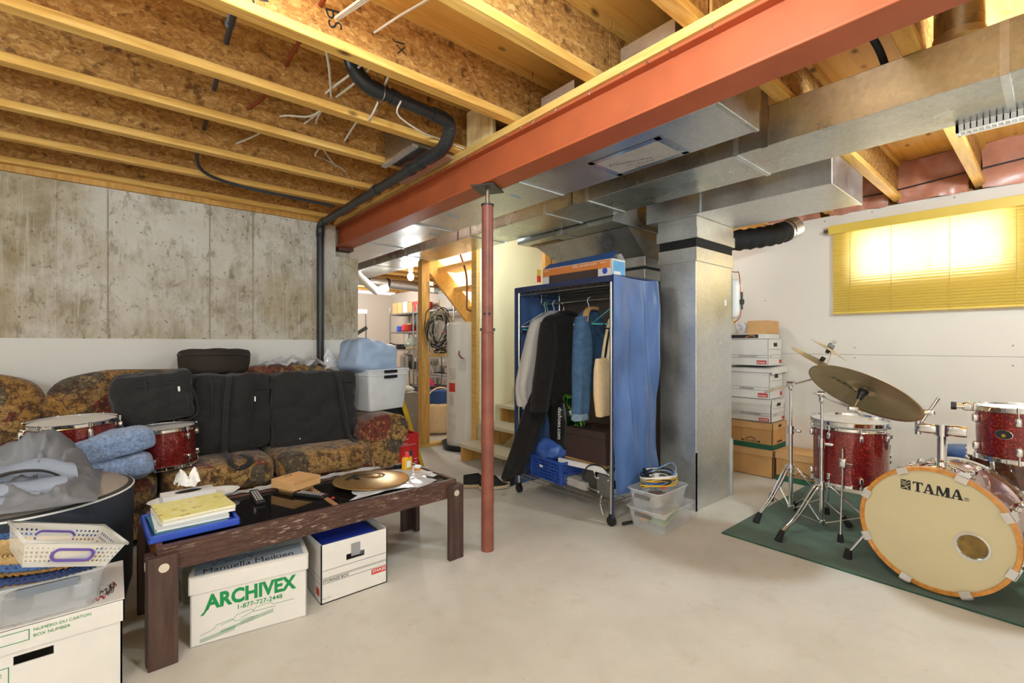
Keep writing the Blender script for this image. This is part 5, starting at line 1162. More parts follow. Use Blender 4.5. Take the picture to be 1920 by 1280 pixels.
# clear tubs in front of the riser
STRIP = flat('smoke grey strip', S(118, 112, 106), .5)
t = tub('storage_tub', 'lower clear tub of papers on the floor before the duct riser', T(2.785, 1.735, .002, .03), .41, .265, .135, TUB, taper=.86)
MB().box(2.569, 2.579, 1.735 - .06, 1.735 + .06, .092, .114).build('handle', STRIP, t)
t = tub('storage_tub', 'upper clear tub full of cables before the duct riser', T(2.775, 1.75, .112, .02), .37, .235, .14, TUB, taper=.84)
MB().box(2.581, 2.591, 1.75 - .055, 1.75 + .055, .205, .227).build('handle', STRIP, t)
solo(MB().soft((.07, .07, .07), 2, 8, T(2.68, 1.79, .055)), 'plastic_ball', flat('orange ball', S(232, 160, 40), .4), 'orange ball inside the lower clear tub', 'ball')
solo(MB().box(-.05, .16, -.09, .08, 0, .004, T(2.72, 1.735, .045, .1, .0, -.25)), 'card_folder', flat('lime folder', S(140, 176, 84), .5), 'lime green folder inside the lower clear tub', 'folder')
solo(MB().box(-.05, .16, -.09, .08, 0, .004, T(2.72, 1.735, .085, .1, .0, -.2)), 'paper_sheet', CREAMC, 'cream papers inside the lower clear tub', 'paper')
solo(MB().soft((.22, .15, .07), 4, 8, T(2.76, 1.75, .165), .008, 9, 3), 'card_bundle', flat('mixed packing', S(168, 150, 134), .7, 0, .3, 20), 'beige packing bundle inside the upper clear tub', 'packing')
r = random.Random(4)
cols = [('white', S(226, 218, 206), .0055), ('yellow', S(222, 178, 50), .0045), ('sky blue', S(120, 162, 206), .004), ('black', S(28, 28, 30), .0055), ('royal blue', S(48, 88, 170), .0045), ('grey', S(150, 152, 156), .004), ('white', S(226, 218, 206), .005), ('black', S(28, 28, 30), .004)]
desc = ['thick white looped cable on top of the cable tub', 'yellow coiled cable in the cable tub', 'sky blue cable arching highest over the cable tub', 'black cable rising at the back of the cable tub', 'royal blue cable along the front rim of the cable tub', 'grey cable hanging over the left rim of the cable tub', 'thin white cable circling the yellow one in the tub', 'thin black cable lowest in the cable tub']
cols += [('yellow', S(222, 178, 50), .004), ('black', S(28, 28, 30), .006), ('grey', S(150, 152, 156), .0045), ('royal blue', S(48, 88, 170), .004), ('white', S(226, 218, 206), .0045), ('black', S(28, 28, 30), .005)]
desc += ['second yellow cable under the white loop in the cable tub', 'thick black cable coiled deepest in the cable tub', 'second grey cable near the right rim of the cable tub', 'second royal blue cable at the back of the cable tub', 'white cable beneath the yellow coil in the cable tub', 'black cable by the red plug in the cable tub']
for k, (nm, c, rr) in enumerate(cols):
    a0 = r.uniform(0, 6); pts = []
    for i in range(12):
        a = a0 + i * (1.15 if k != 2 else .75); ra = r.uniform(.8, 1.0)
        x = 2.775 + math.cos(a) * (.180 - .010 * (k % 8)) * ra; y = 1.75 + math.sin(a) * (.112 - .006 * (k % 8)) * ra
        z = .265 + .006 * (8 - k % 9) + r.uniform(-.012, .03) + (.055 if (k == 2 and 4 < i < 8) or (k == 3 and i in (5, 6)) else 0)
        if k == 5: x -= .03
        pts.append((x, y, z))
    solo(MB().tube(smooth_path(pts, 6), rr, 6), 'coiled_cable', flat('cable ' + nm, c, .45, 0, .05, 8), desc[k], 'cable', 'cables in the tub')
solo(MB().box(-.04, .05, -.012, .012, 0, .016, T(2.76, 1.75, .318, .5)), 'power_strip', WHITEP, 'white plug strip lying on the tub cables', 'power strip')
solo(MB().box(-.03, .09, -.01, .01, 0, .012, T(2.70, 1.78, .315, .9, 0, -.35)), 'cable_connector', BLACKP, 'black connector sticking up from the tub cables', 'connector')
solo(MB().soft((.026, .016, .016), 3, 5, T(2.69, 1.655, .275)), 'cable_plug', REDI, 'red plug at the front rim of the cable tub', 'plug')
solo(MB().tube([(2.56, 1.88, .012), (2.64, 1.86, .012)], .010, 8), 'metal_bar', DKMET, 'dark metal bar on the floor beside the lower clear tub', 'bar')
# shoes
def sneaker(label, x, y, rz, group='black sneakers'):
    t = thing('sneaker', label, 'shoe', (x, y, 0), group); M = T(x, y, 0, rz)
    def sole(u, v):
        a = 2 * PI * v; L = .135; wd = .046 * (1 - .22 * math.cos(a + .3) * 0) * (1 + .18 * math.cos(a))
        return (L * math.cos(a), wd * math.sin(a), .004 + .026 * u + .012 * max(0, math.cos(a)) ** 4 * u)
    MB().grid(sole, 3, 36).poly([(.135 * math.cos(2 * PI * i / 36), .046 * (1 + .18 * math.cos(2 * PI * i / 36)) * math.sin(2 * PI * i / 36), .03) for i in range(36)]).build('sole', flat('beige sole', S(206, 184, 150), .7), t).matrix_basis = M
    def up(u, v):
        a = 2 * PI * v; k = u; L = .130 - .05 * k * max(0, math.cos(a)) - .012 * k; wd = .046 * (1 + .18 * math.cos(a)) * (1 - .42 * k)
        z = .03 + .075 * k * (1.0 if math.cos(a) < .2 else max(.30, 1 - 1.0 * (math.cos(a) - .2)))
        return (L * math.cos(a) - .012 * k, wd * math.sin(a), z)
    MB().grid(up, 6, 36).build('upper', flat('black knit', S(32, 31, 31), .8, 0, .15, 60, .3), t).matrix_basis = M
    MB().soft((.10, .05, .03), 2.6, 6, T(-.03, 0, .062)).build('lining', BLACKR, t).matrix_basis = M
sneaker('black sneaker with beige sole, nearer the coffee table', 2.34, 3.19, -.35)
sneaker('black sneaker with beige sole, half behind the red post', 2.41, 3.06, -.42)
t = thing('sandal', 'dark sandal with tan strap at the foot of the stairs', 'shoe', (2.64, 3.12, 0))
MB().soft((.24, .09, .025), 4, 8, T(2.63, 3.10, .014, .6)).build('sole', BLACKR, t)
MB().tube(smooth_path([(2.58, 3.12, .02), (2.60, 3.09, .07), (2.65, 3.06, .075), (2.68, 3.04, .025)], 5), .02, 6, flat=.3).build('strap', flat('tan leather', S(150, 110, 74), .5), t)
t = thing('sandal', 'second dark sandal behind the tan strapped one', 'shoe', (2.71, 3.20, 0))
MB().soft((.24, .09, .025), 4, 8, T(2.70, 3.19, .014, .5)).build('sole', BLACKR, t)
MB().tube(smooth_path([(2.65, 3.21, .02), (2.67, 3.18, .065), (2.72, 3.15, .07), (2.75, 3.13, .025)], 5), .02, 6, flat=.3).build('strap', flat('brown leather', S(96, 72, 54), .5), t)
solo(MB().tube(smooth_path([(.88, 1.245, .003), (.875, 1.225, .003), (.885, 1.21, .003), (.878, 1.19, .003), (.89, 1.175, .003)], 4), .003, 6), 'plant_sprig', flat('green sprig', S(76, 116, 56), .8), 'tiny curled green sprig lying on the bare floor', 'sprig')
# ---------------------------------------------------------------- drum corner
solo(MB().box(2.93, 4.50, -.75, 1.395, 0, .009), 'area_rug', [RUG], 'dark green carpet under the drum kit', 'rug')
ZR = .010
def slab(m, F, h=.047):
    G = {'T': [[(0, 1), (1, 1), (1, .70), (.92, .70), (.86, .88), (.14, .88), (.08, .70), (0, .70)], [(.36, .9), (.64, .9), (.64, .05), (.36, .05)], [(.22, 0), (.78, 0), (.78, .09), (.22, .09)]],
         'A': [[(.10, .05), (.22, .05), (.53, 1), (.42, 1)], [(.40, 1), (.62, 1), (.93, .05), (.64, .05)], [(.2, .26), (.7, .26), (.7, .37), (.24, .37)], [(0, 0), (.34, 0), (.34, .09), (0, .09)], [(.54, 0), (1, 0), (1, .09), (.54, .09)]],
         'M': [[(.10, .05), (.20, .05), (.26, 1), (.14, 1)], [(.12, 1), (.34, 1), (.58, .18), (.46, 0)], [(.46, 0), (.54, 0), (.84, 1), (.72, 1)], [(.68, 1), (.92, 1), (.94, .05), (.70, .05)], [(0, 0), (.30, 0), (.30, .09), (0, .09)], [(.62, 0), (1.02, 0), (1.02, .09), (.62, .09)]]}
    x = 0
    for ch, w in (('T', .82), ('A', .95), ('M', 1.22), ('A', .95)):
        for P in G[ch]: m.poly([((x + a * w) * h, b * h, 0) for a, b in P], F)
        x += w * .985
BC = V((2.975, .398, .313)); bn = V((-.9958, .0913, 0)); MBD = frame(BC + bn * .0, -bn, (-.0913, -.9958, 0))   # local z into the drum, x to image right, y down? see below
bu = V((-.0913, -.9958, 0))
MH = Matrix((bu, V((0, 0, 1)), bu.cross(V((0, 0, 1))))).transposed().to_4x4(); MH.translation = BC   # x right, y up, z towards viewer (out of the head)
t = thing('bass_drum', 'bass drum with cream logo head, amber hoop and red sparkle shell', 'drum', (3.2, .38, ZR))
RB = .268; DB = .44
MB().lathe([(RB, -DB), (RB, -.03)], 64, MH, caps=False).build('shell', SPARK, t)
for k, (z0, nm) in enumerate(((-.045, 'front'), (-DB - .005, 'rear'))):
    mt = HOOPW if k == 0 else CHROME
    r1 = .294 if k == 0 else .285
    MB().lathe([(.270, z0), (r1, z0), (r1 + .002, z0 + .02), (r1, z0 + .045), (r1 - .016, z0 + .047), (r1 - .018, z0 + .034), (.268, z0 + .034)], 72, MH, caps=False).build('hoop', mt, t)
hd = MB().cyl((0, 0, -.012), (0, 0, -.010), .276, seg=72, M=MH).build('drum_head', HEADC, t)
MB().cyl((0, 0, -DB - .002), (0, 0, -DB), .268, seg=48, M=MH).build('drum_head', HEADW, t)
PC = (.135, -.035)
MB().lathe([(.052, 0), (.062, .002), (.063, .005), (.054, .006), (.050, .001), (.052, 0)], 40, MH @ T(PC[0], PC[1], -.010), False).build('port_ring', CHROME, hd)
MB().cyl((PC[0], PC[1], -.0098), (PC[0], PC[1], -.0092), .052, seg=36, M=MH).build('port_hole', flat('amber view into drum', S(112, 88, 34), .3, 0, .6, 22), hd)
m = MB(); slab(m, MH @ T(-.077, .166, -.0092)); put_text(m, '®', MH @ T(.108, .166, -.0092), h=.018)
rect(m, MH @ T(0, 0, -.0092), -.124, -.085, .166, .214); m.build('logo', BLACKI, hd)
m = MB(); F = MH @ T(0, 0, -.0088)
stroke(m, F, [(-.12, .17), (-.103, .178), (-.09, .19)], .003); stroke(m, F, [(-.12, .19), (-.106, .186), (-.094, .17)], .003); stroke(m, F, [(-.119, .198), (-.103, .194), (-.088, .206)], .003); stroke(m, F, [(-.098, .212), (-.108, .201), (-.12, .208)], .003)
m.build('logo_lines', HEADC, hd)
for a in (114, 69, 28, -22, -66, -111, -157, 158):
    ca, sa = math.cos(math.radians(a)), math.sin(math.radians(a)); M = MH @ T(0, 0, 0, math.radians(a))
    m = MB().box(.268, .301, -.022, .022, .001, .006, M).box(.297, .303, -.020, .020, -.055, .006, M).soft((.02, .024, .04), 4, 4, M @ T(.292, 0, -.075)).cyl((.292, 0, -.05), (.292, 0, -.145), .0042, seg=8, M=M)
    m.build('claw_hook', CHROME, t)
    MB().soft((.034, .024, .05), 4, 5, M @ T(RB + .016, 0, -.165)).build('lug', CHROME, t)
    M2 = M; MB().soft((.034, .024, .05), 4, 5, M @ T(RB + .016, 0, -.30)).build('lug', CHROME, t)
p0 = MH @ V((-.265, -.07, -.16)); p1 = V((3.105, .765, ZR + .03))
MB().cyl(p0, p1, .0075, seg=12).build('spur_leg', CHROME, t)
MB().cyl(p1 + V((0, 0, .02)), p1 + V((0, .006, -.03)), .017, .021, 14).build('rubber_foot', BLACKR, t)
p1 = V((3.15, .03, ZR + .03)); p0 = MH @ V((.265, -.07, -.16)); MB().cyl(p0, p1, .0075, seg=12).build('spur_leg', CHROME, t)
MB().cyl(p1 + V((0, 0, .02)), p1 + V((0, 0, -.03)), .017, .021, 14).build('rubber_foot', BLACKR, t)
# tom holder post
t = thing('tom_holder', 'chrome double tom holder standing on the bass drum', 'drum hardware', (3.14, .385, .585))
TP = V((3.14, .385, .58))
MB().lathe([(.055, 0), (.05, .012), (.028, .02), (.024, .035)], 24, T(TP.x, TP.y, .578), True).build('base_plate', CHROME, t)
m = MB()
for dy in (-.085, .085): m.tube(smooth_path([(TP.x, TP.y + dy * .25, .61), (TP.x, TP.y + dy * .6, .602), (TP.x, TP.y + dy * 1.1, .578), (TP.x - .01, TP.y + dy * 1.35, .555)], 4), .011, 8, flat=.7)
m.build('base_arms', CHROME, t)
MB().cyl((TP.x, TP.y, .59), (TP.x, TP.y, .78), .019, seg=24).build('post', CHROME, t)
MB().cyl((TP.x, TP.y, .745), (TP.x, TP.y, .80), .030, seg=24).soft((.05, .09, .05), 4, 6, T(TP.x, TP.y + .055, .775)).soft((.05, .10, .055), 4, 6, T(TP.x, TP.y - .06, .775)).build('clamp_block', CHROME, t)
MB().cyl((TP.x - .005, TP.y + .09, .74), (TP.x - .005, TP.y + .09, .81), .014, seg=14).build('wing_bolt', CHROME, t)
MB().cyl((TP.x, TP.y + .08, .80), (TP.x + .02, TP.y + .015, .93), .0085, seg=12).build('tom_arm', CHROME, t)
MB().soft((.03, .05, .028), 4, 6, T(TP.x + .008, TP.y + .05, .855)).build('memory_clamp', CHROME, t)
MB().tube(smooth_path([(TP.x, TP.y - .09, .78), (TP.x, TP.y - .12, .755), (TP.x, TP.y - .125, .80), (TP.x, TP.y - .125, .90)], 4), .0085, 10).build('tom_arm', CHROME, t)
# rack tom
t = thing('tom_drum', 'red sparkle rack tom with oval badge above the bass drum', 'drum', (3.06, .095, .70))
MT2 = T(3.06, .105, .70, 1.7, .0, .02); drum(t, MT2, .152, .215, 6, SPARK, HEADW, lugh=.04, lphase=.35)
ab = math.radians(180 + 10); 
MBg = frame(V((3.06, .105, 0)) + V((-.1535 * .93, .1535 * .36, .81)), (-.93, .36, 0), (-.36, -.93, 0))
MB().cyl((0, 0, 0), (0, 0, .002), .026, seg=28, M=MBg @ Matrix.Diagonal((1.1, .72, 1, 1))).build('badge', BLACKI, t)
MB().torus(.026, .0022, MBg @ Matrix.Diagonal((1.1, .72, 1, 1)), 28, 6).build('badge_rim', CHROME, t)
MB().cyl((0, -.004, .002), (0, -.004, .003), .007, seg=16, M=MBg).build('badge_seal', flat('gold seal', S(206, 164, 70), .3, .6), t)
m = MB().box(-.012, .012, -.02, .02, -.03, .20, T(3.06 + .03, .105 + .165, .71)).soft((.035, .05, .04), 4, 5, T(3.085, .285, .905)).cyl((3.08, .29, .905), (3.07, .335, .905), .012, seg=12)
m.build('suspension_mount', CHROME, t)
MB().cyl((3.07, .325, .905), (3.068, .345, .905), .019, seg=12).build('wing_knob', BLACKP, t)
# floor tom
t = thing('floor_tom', 'red sparkle floor tom on chrome legs beside the stacked cartons', 'drum', (3.62, .885, ZR))
FT_ = V((3.62, .885, .325)); MF = T(FT_.x, FT_.y, FT_.z, .3); drum(t, MF, .200, .345, 8, SPARK, HEADW, lugh=.045, lphase=.2)
for (fx, fy) in ((3.33, .862), (3.83, 1.09), (3.80, .66)):
    d = V((fx - FT_.x, fy - FT_.y, 0)).normalized(); b = FT_ + d * .225; ft = V((fx, fy, ZR)) if fx < 3.5 else V((b.x + d.x * .03, b.y + d.y * .03, ZR))
    MB().tube([(b.x, b.y, .56), (b.x, b.y, .40), tuple(ft + V((0, 0, .03)))], .0065, 10).build('leg', CHROME, t)
    MB().cyl(ft + V((0, 0, .045)), ft, .014, .018, 14).build('rubber_foot', BLACKR, t)
    M = T(b.x - d.x * .01, b.y - d.y * .01, .47, math.atan2(d.y, d.x)); MB().soft((.034, .04, .065), 4, 5, M).cyl((0, .015, 0), (0, .05, 0), .006, seg=8, M=M).build('leg_bracket', CHROME, t)
MB().cyl((FT_.x - .2005 * .80, FT_.y + .2005 * .60, .60), (FT_.x - .2035 * .80, FT_.y + .2035 * .60, .60), .017, seg=20).build('vent_grommet', CHROME, t)
t = thing('drum_skin', 'spare clear drum head with chrome hoop lying on the floor tom', 'drum head', (3.63, .89, .69))
M = T(3.625, .89, .708, .3, .01, -.03)
MB().cyl((0, 0, 0), (0, 0, .0015), .205, seg=48, M=M).build('film', clear('clear drum film', S(226, 222, 214), .55), t)
MB().lathe([(.203, -.012), (.214, -.012), (.216, .012), (.206, .014), (.203, -.012)], 48, M, False).build('hoop', CHROME, t)
m = MB().cyl((0, 0, 0), (0, 0, .0008), .022, seg=20, M=M @ T(.09, -.12, .002) @ Matrix.Diagonal((1, .6, 1, 1))); m.build('orange_mark', flat('orange stain', S(214, 140, 70), .6), t)
# snare and stool behind
t = thing('snare_drum', 'dark walnut snare drum behind the bass drum', 'drum', (3.68, .15, .43))
drum(t, T(3.67, .16, .455, .4), .178, .15, 8, WDRUM, HEADW, lugh=.06, lugs_mid=False)
m = MB()
for a in (90, 210, 330):
    c, s = math.cos(math.radians(a)), math.sin(math.radians(a)); m.tube(smooth_path([(3.67, .16, .36), (3.67 + .1 * c, .16 + .1 * s, .40), (3.67 + .19 * c, .16 + .19 * s, .44), (3.67 + .19 * c, .16 + .19 * s, .50)], 4), .008, 8)
    m.cyl((3.67, .16, .25), (3.67 + .24 * c, .16 + .24 * s, ZR + .01), .008, seg=8)
m.cyl((3.67, .16, .12), (3.67, .16, .38), .012, seg=12); m.build('snare_stand', CHROME, t)
t = thing('drum_stool', 'round blue drum stool seat behind the kit', 'stool', (4.09, .33, ZR))
MB().lathe([(0, .47), (.15, .47), (.172, .485), (.175, .52), (.160, .548), (.10, .556), (0, .558)], 36, T(4.09, .33, 0), False, False).build('seat', SEATB, t)
m = MB().cyl((4.09, .33, .2), (4.09, .33, .47), .014, seg=12)
for a in (30, 150, 270): m.cyl((4.09, .33, .30), (4.09 + .24 * math.cos(math.radians(a)), .33 + .24 * math.sin(math.radians(a)), ZR + .01), .009, seg=8)
m.build('tripod', CHROME, t)
# cymbal stands
def stand(label, x, y, ztop, a0, hub, L=.39, skip=()):
    t = thing('cymbal_stand', label, 'cymbal stand', (x, y, ZR))
    MB().cyl((x, y, .065), (x, y, hub + .27), .0135, seg=16).build('lower_tube', CHROME, t)
    MB().cyl((x, y, hub + .27), (x, y, ztop), .0095, seg=14).build('upper_tube', CHROME, t)
    MB().cyl((x, y, hub - .02), (x, y, hub + .03), .024, seg=16).soft((.035, .05, .03), 4, 5, T(x, y + .01, hub + .01)).build('leg_collar', CHROME, t)
    MB().cyl((x, y, .055), (x, y, .085), .021, seg=16).build('brace_collar', CHROME, t)
    MB().cyl((x, y, hub + .245), (x, y, hub + .30), .021, seg=16).soft((.02, .07, .022), 4, 5, T(x, y - .03, hub + .27)).build('height_clamp', CHROME, t)
    for k in range(3):
        a = math.radians(a0 + 120 * k); c, s = math.cos(a), math.sin(a); pc, ps = -s * .012, c * .012
        foot = V((x + L * c, y + L * s, ZR)); mid = V((x + L * .55 * c, y + L * .55 * s, hub * .50)); lg = None
        m = MB()
        for q in (-1, 1):
            sh = V((pc * q, ps * q, 0)); m.tube(smooth_path([V((x + .022 * c, y + .022 * s, hub)) + sh * .6, V((x + L * .16 * c, y + L * .16 * s, hub * .98)) + sh, mid + sh * .8, foot + V((-.03 * c, -.03 * s, .055)) + sh * .4], 4), .0055, 7)
        m.tube([tuple(mid), (x + .02 * c, y + .02 * s, .07)], .006, 7, flat=.5)
        leg = m.build('leg', CHROME, t)
        d = V((c, s, -.9)).normalized(); MB().cyl(foot + V((-.035 * c, -.035 * s, .062)), foot + V((.004 * c, .004 * s, .004)), .015, .021, 12).build('rubber_foot', BLACKR, leg)
    return t
S1 = (3.42, .985); S2 = (3.57, 1.215)
t = stand('chrome boom cymbal stand before the floor tom', S1[0], S1[1], .86, 162, .30)
top = V((S1[0], S1[1], .87)); cyc = V((2.915, .652, .967)); cn = V((.495, -.291, .819)).normalized()
tilt = cyc - cn * .115; bd = (tilt - top).normalized()
MB().soft((.035, .03, .075), 3, 6, T(top.x, top.y, top.z - .01)).cyl((top.x, top.y - .02, top.z + .015), (top.x, top.y + .02, top.z + .015), .018, seg=14).build('boom_tilter', CHROME, t)
MB().cyl(top - bd * .22, tilt, .0065, seg=12).build('boom_arm', CHROME, t)
MB().soft((.05, .03, .03), 3, 6, frame(tilt, bd)).cyl(tilt - V((.0, .0, .0)), tilt + V((.02, -.03, -.02)), .011, seg=10).build('cymbal_tilter', CHROME, t)
MB().cyl(tilt, cyc + cn * .03, .0042, seg=8).build('cymbal_rod', CHROME, t)
MB().cyl(cyc - cn * .055, cyc - cn * .018, .014, .018, 16).cyl(cyc - cn * .018, cyc - cn * .006, .024, seg=20).build('sleeve', BLACKP, t)
t = thing('cymbal', 'large tilted bronze ride cymbal with signature lettering over the floor tom', 'cymbal', tuple(cyc))
o = cymbal_mesh(.255, .2, .028, .022).build('cymbal_plate', CYMD, t); MCy = frame(cyc - cn * .02, cn, (.88, .1, -.5)); place(o, MCy)
def cym_z(r, R, bell, hb, bow):
    u = max(0, (r / R - bell) / (1 - bell)); return hb * .5 * (1 - u) + bow * .6 * (1 - u * u)
def cym_text(t, txt, M, cen, cn, org, w, h, mat, under, R, bell, hb, bow, **k):
    """lettering wrapped on a cymbal; org = offset of the text middle in (image right, image up) on the plate"""
    z = -cn if under else cn; x = V((FY, -FX, 0)); x = (x - cn * x.dot(cn)).normalized(); y = z.cross(x)
    mb = MB(); put_text(mb, txt, None, w=w, h=h, align='c', **k); Mi = M.inverted(); out = []
    for p in mb.v:
        q = Mi @ (cen + x * (p.x + org[0]) + y * (p.y + org[1])); q.z = cym_z(math.hypot(q.x, q.y), R, bell, hb, bow) + (-.0035 if under else .0045); out.append(M @ q)
    mb.v = out; return mb.build('lettering', mat, t)
cym_text(t, 'SABIAN', MCy, cyc - cn * .02, cn, (-.055, -.085), .17, .034, BLACKI, True, .255, .2, .028, .022, shear=.35)
t = stand('chrome boom cymbal stand nearer the stacked cartons', S2[0], S2[1], .905, 162, .335, .33)
top = V((S2[0], S2[1], .915)); c2 = V((3.80, 1.10, 1.076))

b2 = (c2 - V((0, 0, .075)) - top).normalized()
MB().soft((.035, .03, .06), 3, 6, T(top.x, top.y, top.z - .005)).cyl((top.x, top.y - .02, top.z + .01), (top.x, top.y + .02, top.z + .01), .02, seg=14).build('boom_tilter', CHROME, t)
e2 = c2 - V((-.02, .02, .10)); MB().cyl(top - (e2 - top).normalized() * .21, e2, .0065, seg=12).build('boom_arm', CHROME, t)
cn2 = (V((0, 0, 1)) * .86 + V((FY, -FX, 0)) * .46 - V((FX, FY, 0)) * .36).normalized(); rod = (V((0, 0, 1)) * .80 + V((FY, -FX, 0)) * .52).normalized()
MB().cyl(e2, c2 + rod * .15, .0045, seg=8).build('cymbal_rod', CHROME, t)
MB().cyl(c2 + rod * .012, c2 + rod * .035, .016, seg=12).build('wing_nut', BLACKP, t)
MB().cyl(c2 + rod * .075, c2 + rod * .105, .012, .016, 12).build('sleeve', BLACKP, t)
c3 = c2 + rod * .112
MB().cyl(c3 + rod * .006, c3 + rod * .03, .022, seg=16).build('felt_washer', flat('grey felt', S(120, 116, 110), .9), t)
MB().soft((.05, .016, .022), 3, 5, T(c3.x + .02, c3.y - .015, c3.z + .045, -.7)).build('wing_nut', CHROME, t)
t = thing('cymbal', 'bronze crash cymbal half hidden behind the large tilted ride', 'cymbal', tuple(c2))
place(cymbal_mesh(.205, .2, .022, .016).build('cymbal_plate', CYMD, t), frame(c2 - cn2 * .015, cn2))
t = thing('cymbal', 'small bright splash cymbal, highest on the stand by the cartons', 'cymbal', tuple(c3))
cn3 = (V((0, 0, 1)) * .84 + V((FY, -FX, 0)) * .52 - V((FX, FY, 0)) * .33).normalized()
place(cymbal_mesh(.128, .24, .020, .012).build('cymbal_plate', CYMS, t), frame(c3 - cn3 * .012, cn3))
cym_text(K_CYM[0], 'K', K_CYM[1], K_CYM[1].translation, V((0, 0, 1)), (-.075, -.075), .105, .085, BLACKI, False, .205, .24, .026, .016, bold=.03, shear=.25)
# ---------------------------------------------------------------- cartons against the window wall
# fronts face -X, local +X of the carton runs towards -Y; front plane near X = 4.46
def wcart(label, z0, z1, yn, wy, xf, dx, body, lid, marks, lidh=.05, kind='stacked cartons', rz=0.0, hside=None, **k):
    """yn: near (small Y) edge"""
    cy = yn + wy / 2; cx = xf + dx / 2
    return carton('carton', label, (cx, cy, z0), -PI / 2 + rz, wy, dx, z1 - z0, body, lid, lidh, 'box', kind, handle=False, **k)
def bw_box(label, z0, z1, yn, xf, lid, txt, side, rz=0.0, **k):
    wy, dx = .40, .30
    t, M = wcart(label, z0, z1, yn, wy, xf, dx, WHITEC, WHITEC if lid else None, None, .045, rz=rz, **k)
    h = z1 - z0; e = .0075; F = FR(M, 0, 0, dx, e if lid else .0012); m = MB()
    for zz in (h * .40, h * .30): stroke(m, F, [(-wy / 2 + .01, zz), (wy / 2 - .01, zz)], .0022)
    put_text(m, txt, FR(M, -.06, h * .32, dx, e if lid else .0012), h=.014, bold=.03)
    Fs = SD(M, 0, 0, wy, .0075 if lid else .0012)
    for zz in (h * .62, h * .40, h * .30): stroke(m, Fs, [(-dx / 2 + .01, zz), (dx / 2 - .01, zz)], .0018)
    put_text(m, side, SD(M, -.12, h * .32, wy, .0075 if lid else .0012), h=.012, bold=.02); m.build('black_printing', BLACKI, t)
    m = MB(); rect(m, F, .10, .185, h * .06, h * .20); rect(m, Fs, .09, .14, h * .08, h * .22); m.build('red_patch', REDI, t)
    m = MB(); put_text(m, 'STAPLES', FR(M, .108, h * .09, dx, .009), w=.07, bold=.03); m.build('lettering', WHITEI, t)
    m = MB(); rect(m, Fs, -.035, .045, h * .72, h * .86); m.build('handle_hole', BLACKI, t); return t, M
def kraft_box(label, z0, z1, yn, xf, band, dx=.31, wy=.40):
    t, M = wcart(label, z0, z1, yn, wy, xf, dx, KRAFTD, KRAFT, None, .055)
    h = z1 - z0
    if band:
        m = MB(); F = FR(M, 0, 0, dx, .001); rect(m, F, -wy / 2, wy / 2, 0, h * .20); Fs = SD(M, 0, 0, wy, .001); rect(m, Fs, -dx / 2, dx / 2, 0, h * .20); m.build('green_band', GREEND, t)
        m = MB(); F = FR(M, 0, 0, dx, .0022)
        stroke(m, F, [(-.06, h * .27), (.09, h * .27)], .016); stroke(m, F, [(-.03, h * .34), (.015, h * .42), (.06, h * .34)], .006); stroke(m, SD(M, 0, 0, wy, .0022), [(-.05, h * .28), (.06, h * .28)], .014); m.build('black_printing', BLACKI, t)
        m = MB(); put_text(m, 'BANKERS BOX', FR(M, -.05, h * .245, dx, .0032), w=.13, bold=.02); m.build('lettering', KRAFT, t)
        m = MB(); rect(m, SD(M, 0, 0, wy, .0075), -.03, .03, h * .84, h * .93); m.build('handle_hole', BLACKI, t)
    return t, M
kraft_box('brown lidded carton at the very bottom of the tall stack', 0, .245, 1.665, 4.46, False)
kraft_box('brown carton with green band directly above the bottom one', .252, .487, 1.665, 4.455, True)
bw_box('white file box just above the green banded carton', .495, .695, 1.675, 4.455, True, 'FILE MANAGEMENT', 'FILE MGMT', .0)
bw_box('white file box in the middle of the three white ones', .705, .965, 1.69, 4.455, False, 'STORAGE BOX', 'STORAGE', .01)
bw_box('white file box, uppermost of the three white ones', 1.005, 1.245, 1.695, 4.45, False, 'FILE MANAGEMENT', 'FILE', -.01)
t = thing('loose_cover', 'tilted white carton lid between the two upper white file boxes', 'lid', (4.62, 1.88, .97))
M = T(4.615, 1.875, .972, 0, 0, -.04); MB().box(-.17, .17, -.21, .21, .012, .018, M).box(-.17, -.165, -.21, .21, -.02, .018, M).box(.165, .17, -.21, .21, -.02, .018, M).box(-.17, .17, -.215, -.21, -.035, .018, M).build('lid_panel', WHITEC, t)
t = thing('flat_box', 'flat white box with dark picture near the top of the stack', 'box', (4.6, 1.9, 1.25))
MB().box(4.445, 4.75, 1.715, 2.1, 1.248, 1.292).build('carton_body', WHITEC, t, .002)
m = MB(); F = frame((4.4438, 1.78, 1.252), (-1, 0, 0), (0, -1, 0)); rect(m, F, -.28, .0, .004, .036); m.build('picture', flat('dark photo print', S(52, 44, 50), .4, 0, .5, 20), t)
m = MB(); F = frame((4.4425, 1.86, 1.252), (-1, 0, 0), (0, -1, 0)); stroke(m, F, [(-.03, .01), (.0, .024), (.03, .028), (.05, .018)], .008); m.build('picture_detail', flat('orange photo print', S(206, 140, 60), .4), t)
t = thing('carton', 'small kraft carton standing on top of the tall stack', 'box', (4.6, 1.82, 1.293), 'stacked cartons')
MB().box(4.465, 4.74, 1.715, 1.885, 1.293, 1.415).build('carton_body', KRAFT, t, .002)
m = MB(); scribble(m, frame((4.4638, 1.80, 1.32), (-1, 0, 0), (0, -1, 0)), -.03, 0, .05, .03, 8, 4, .003); m.build('marking', KRAFTD, t)
solo(MB().soft((.10, .10, .10), 2.4, 10, T(4.53, 1.955, 1.345), .02, 16, 3), 'plastic_bag', FILM, 'small crumpled clear bag beside the top kraft carton', 'plastic bag')
solo(MB().soft((.06, .07, .07), 2.4, 8, T(4.57, 2.0, 1.36), .012, 16, 5), 'glove', BLUEC, 'blue rubber glove behind the crumpled clear bag', 'glove')
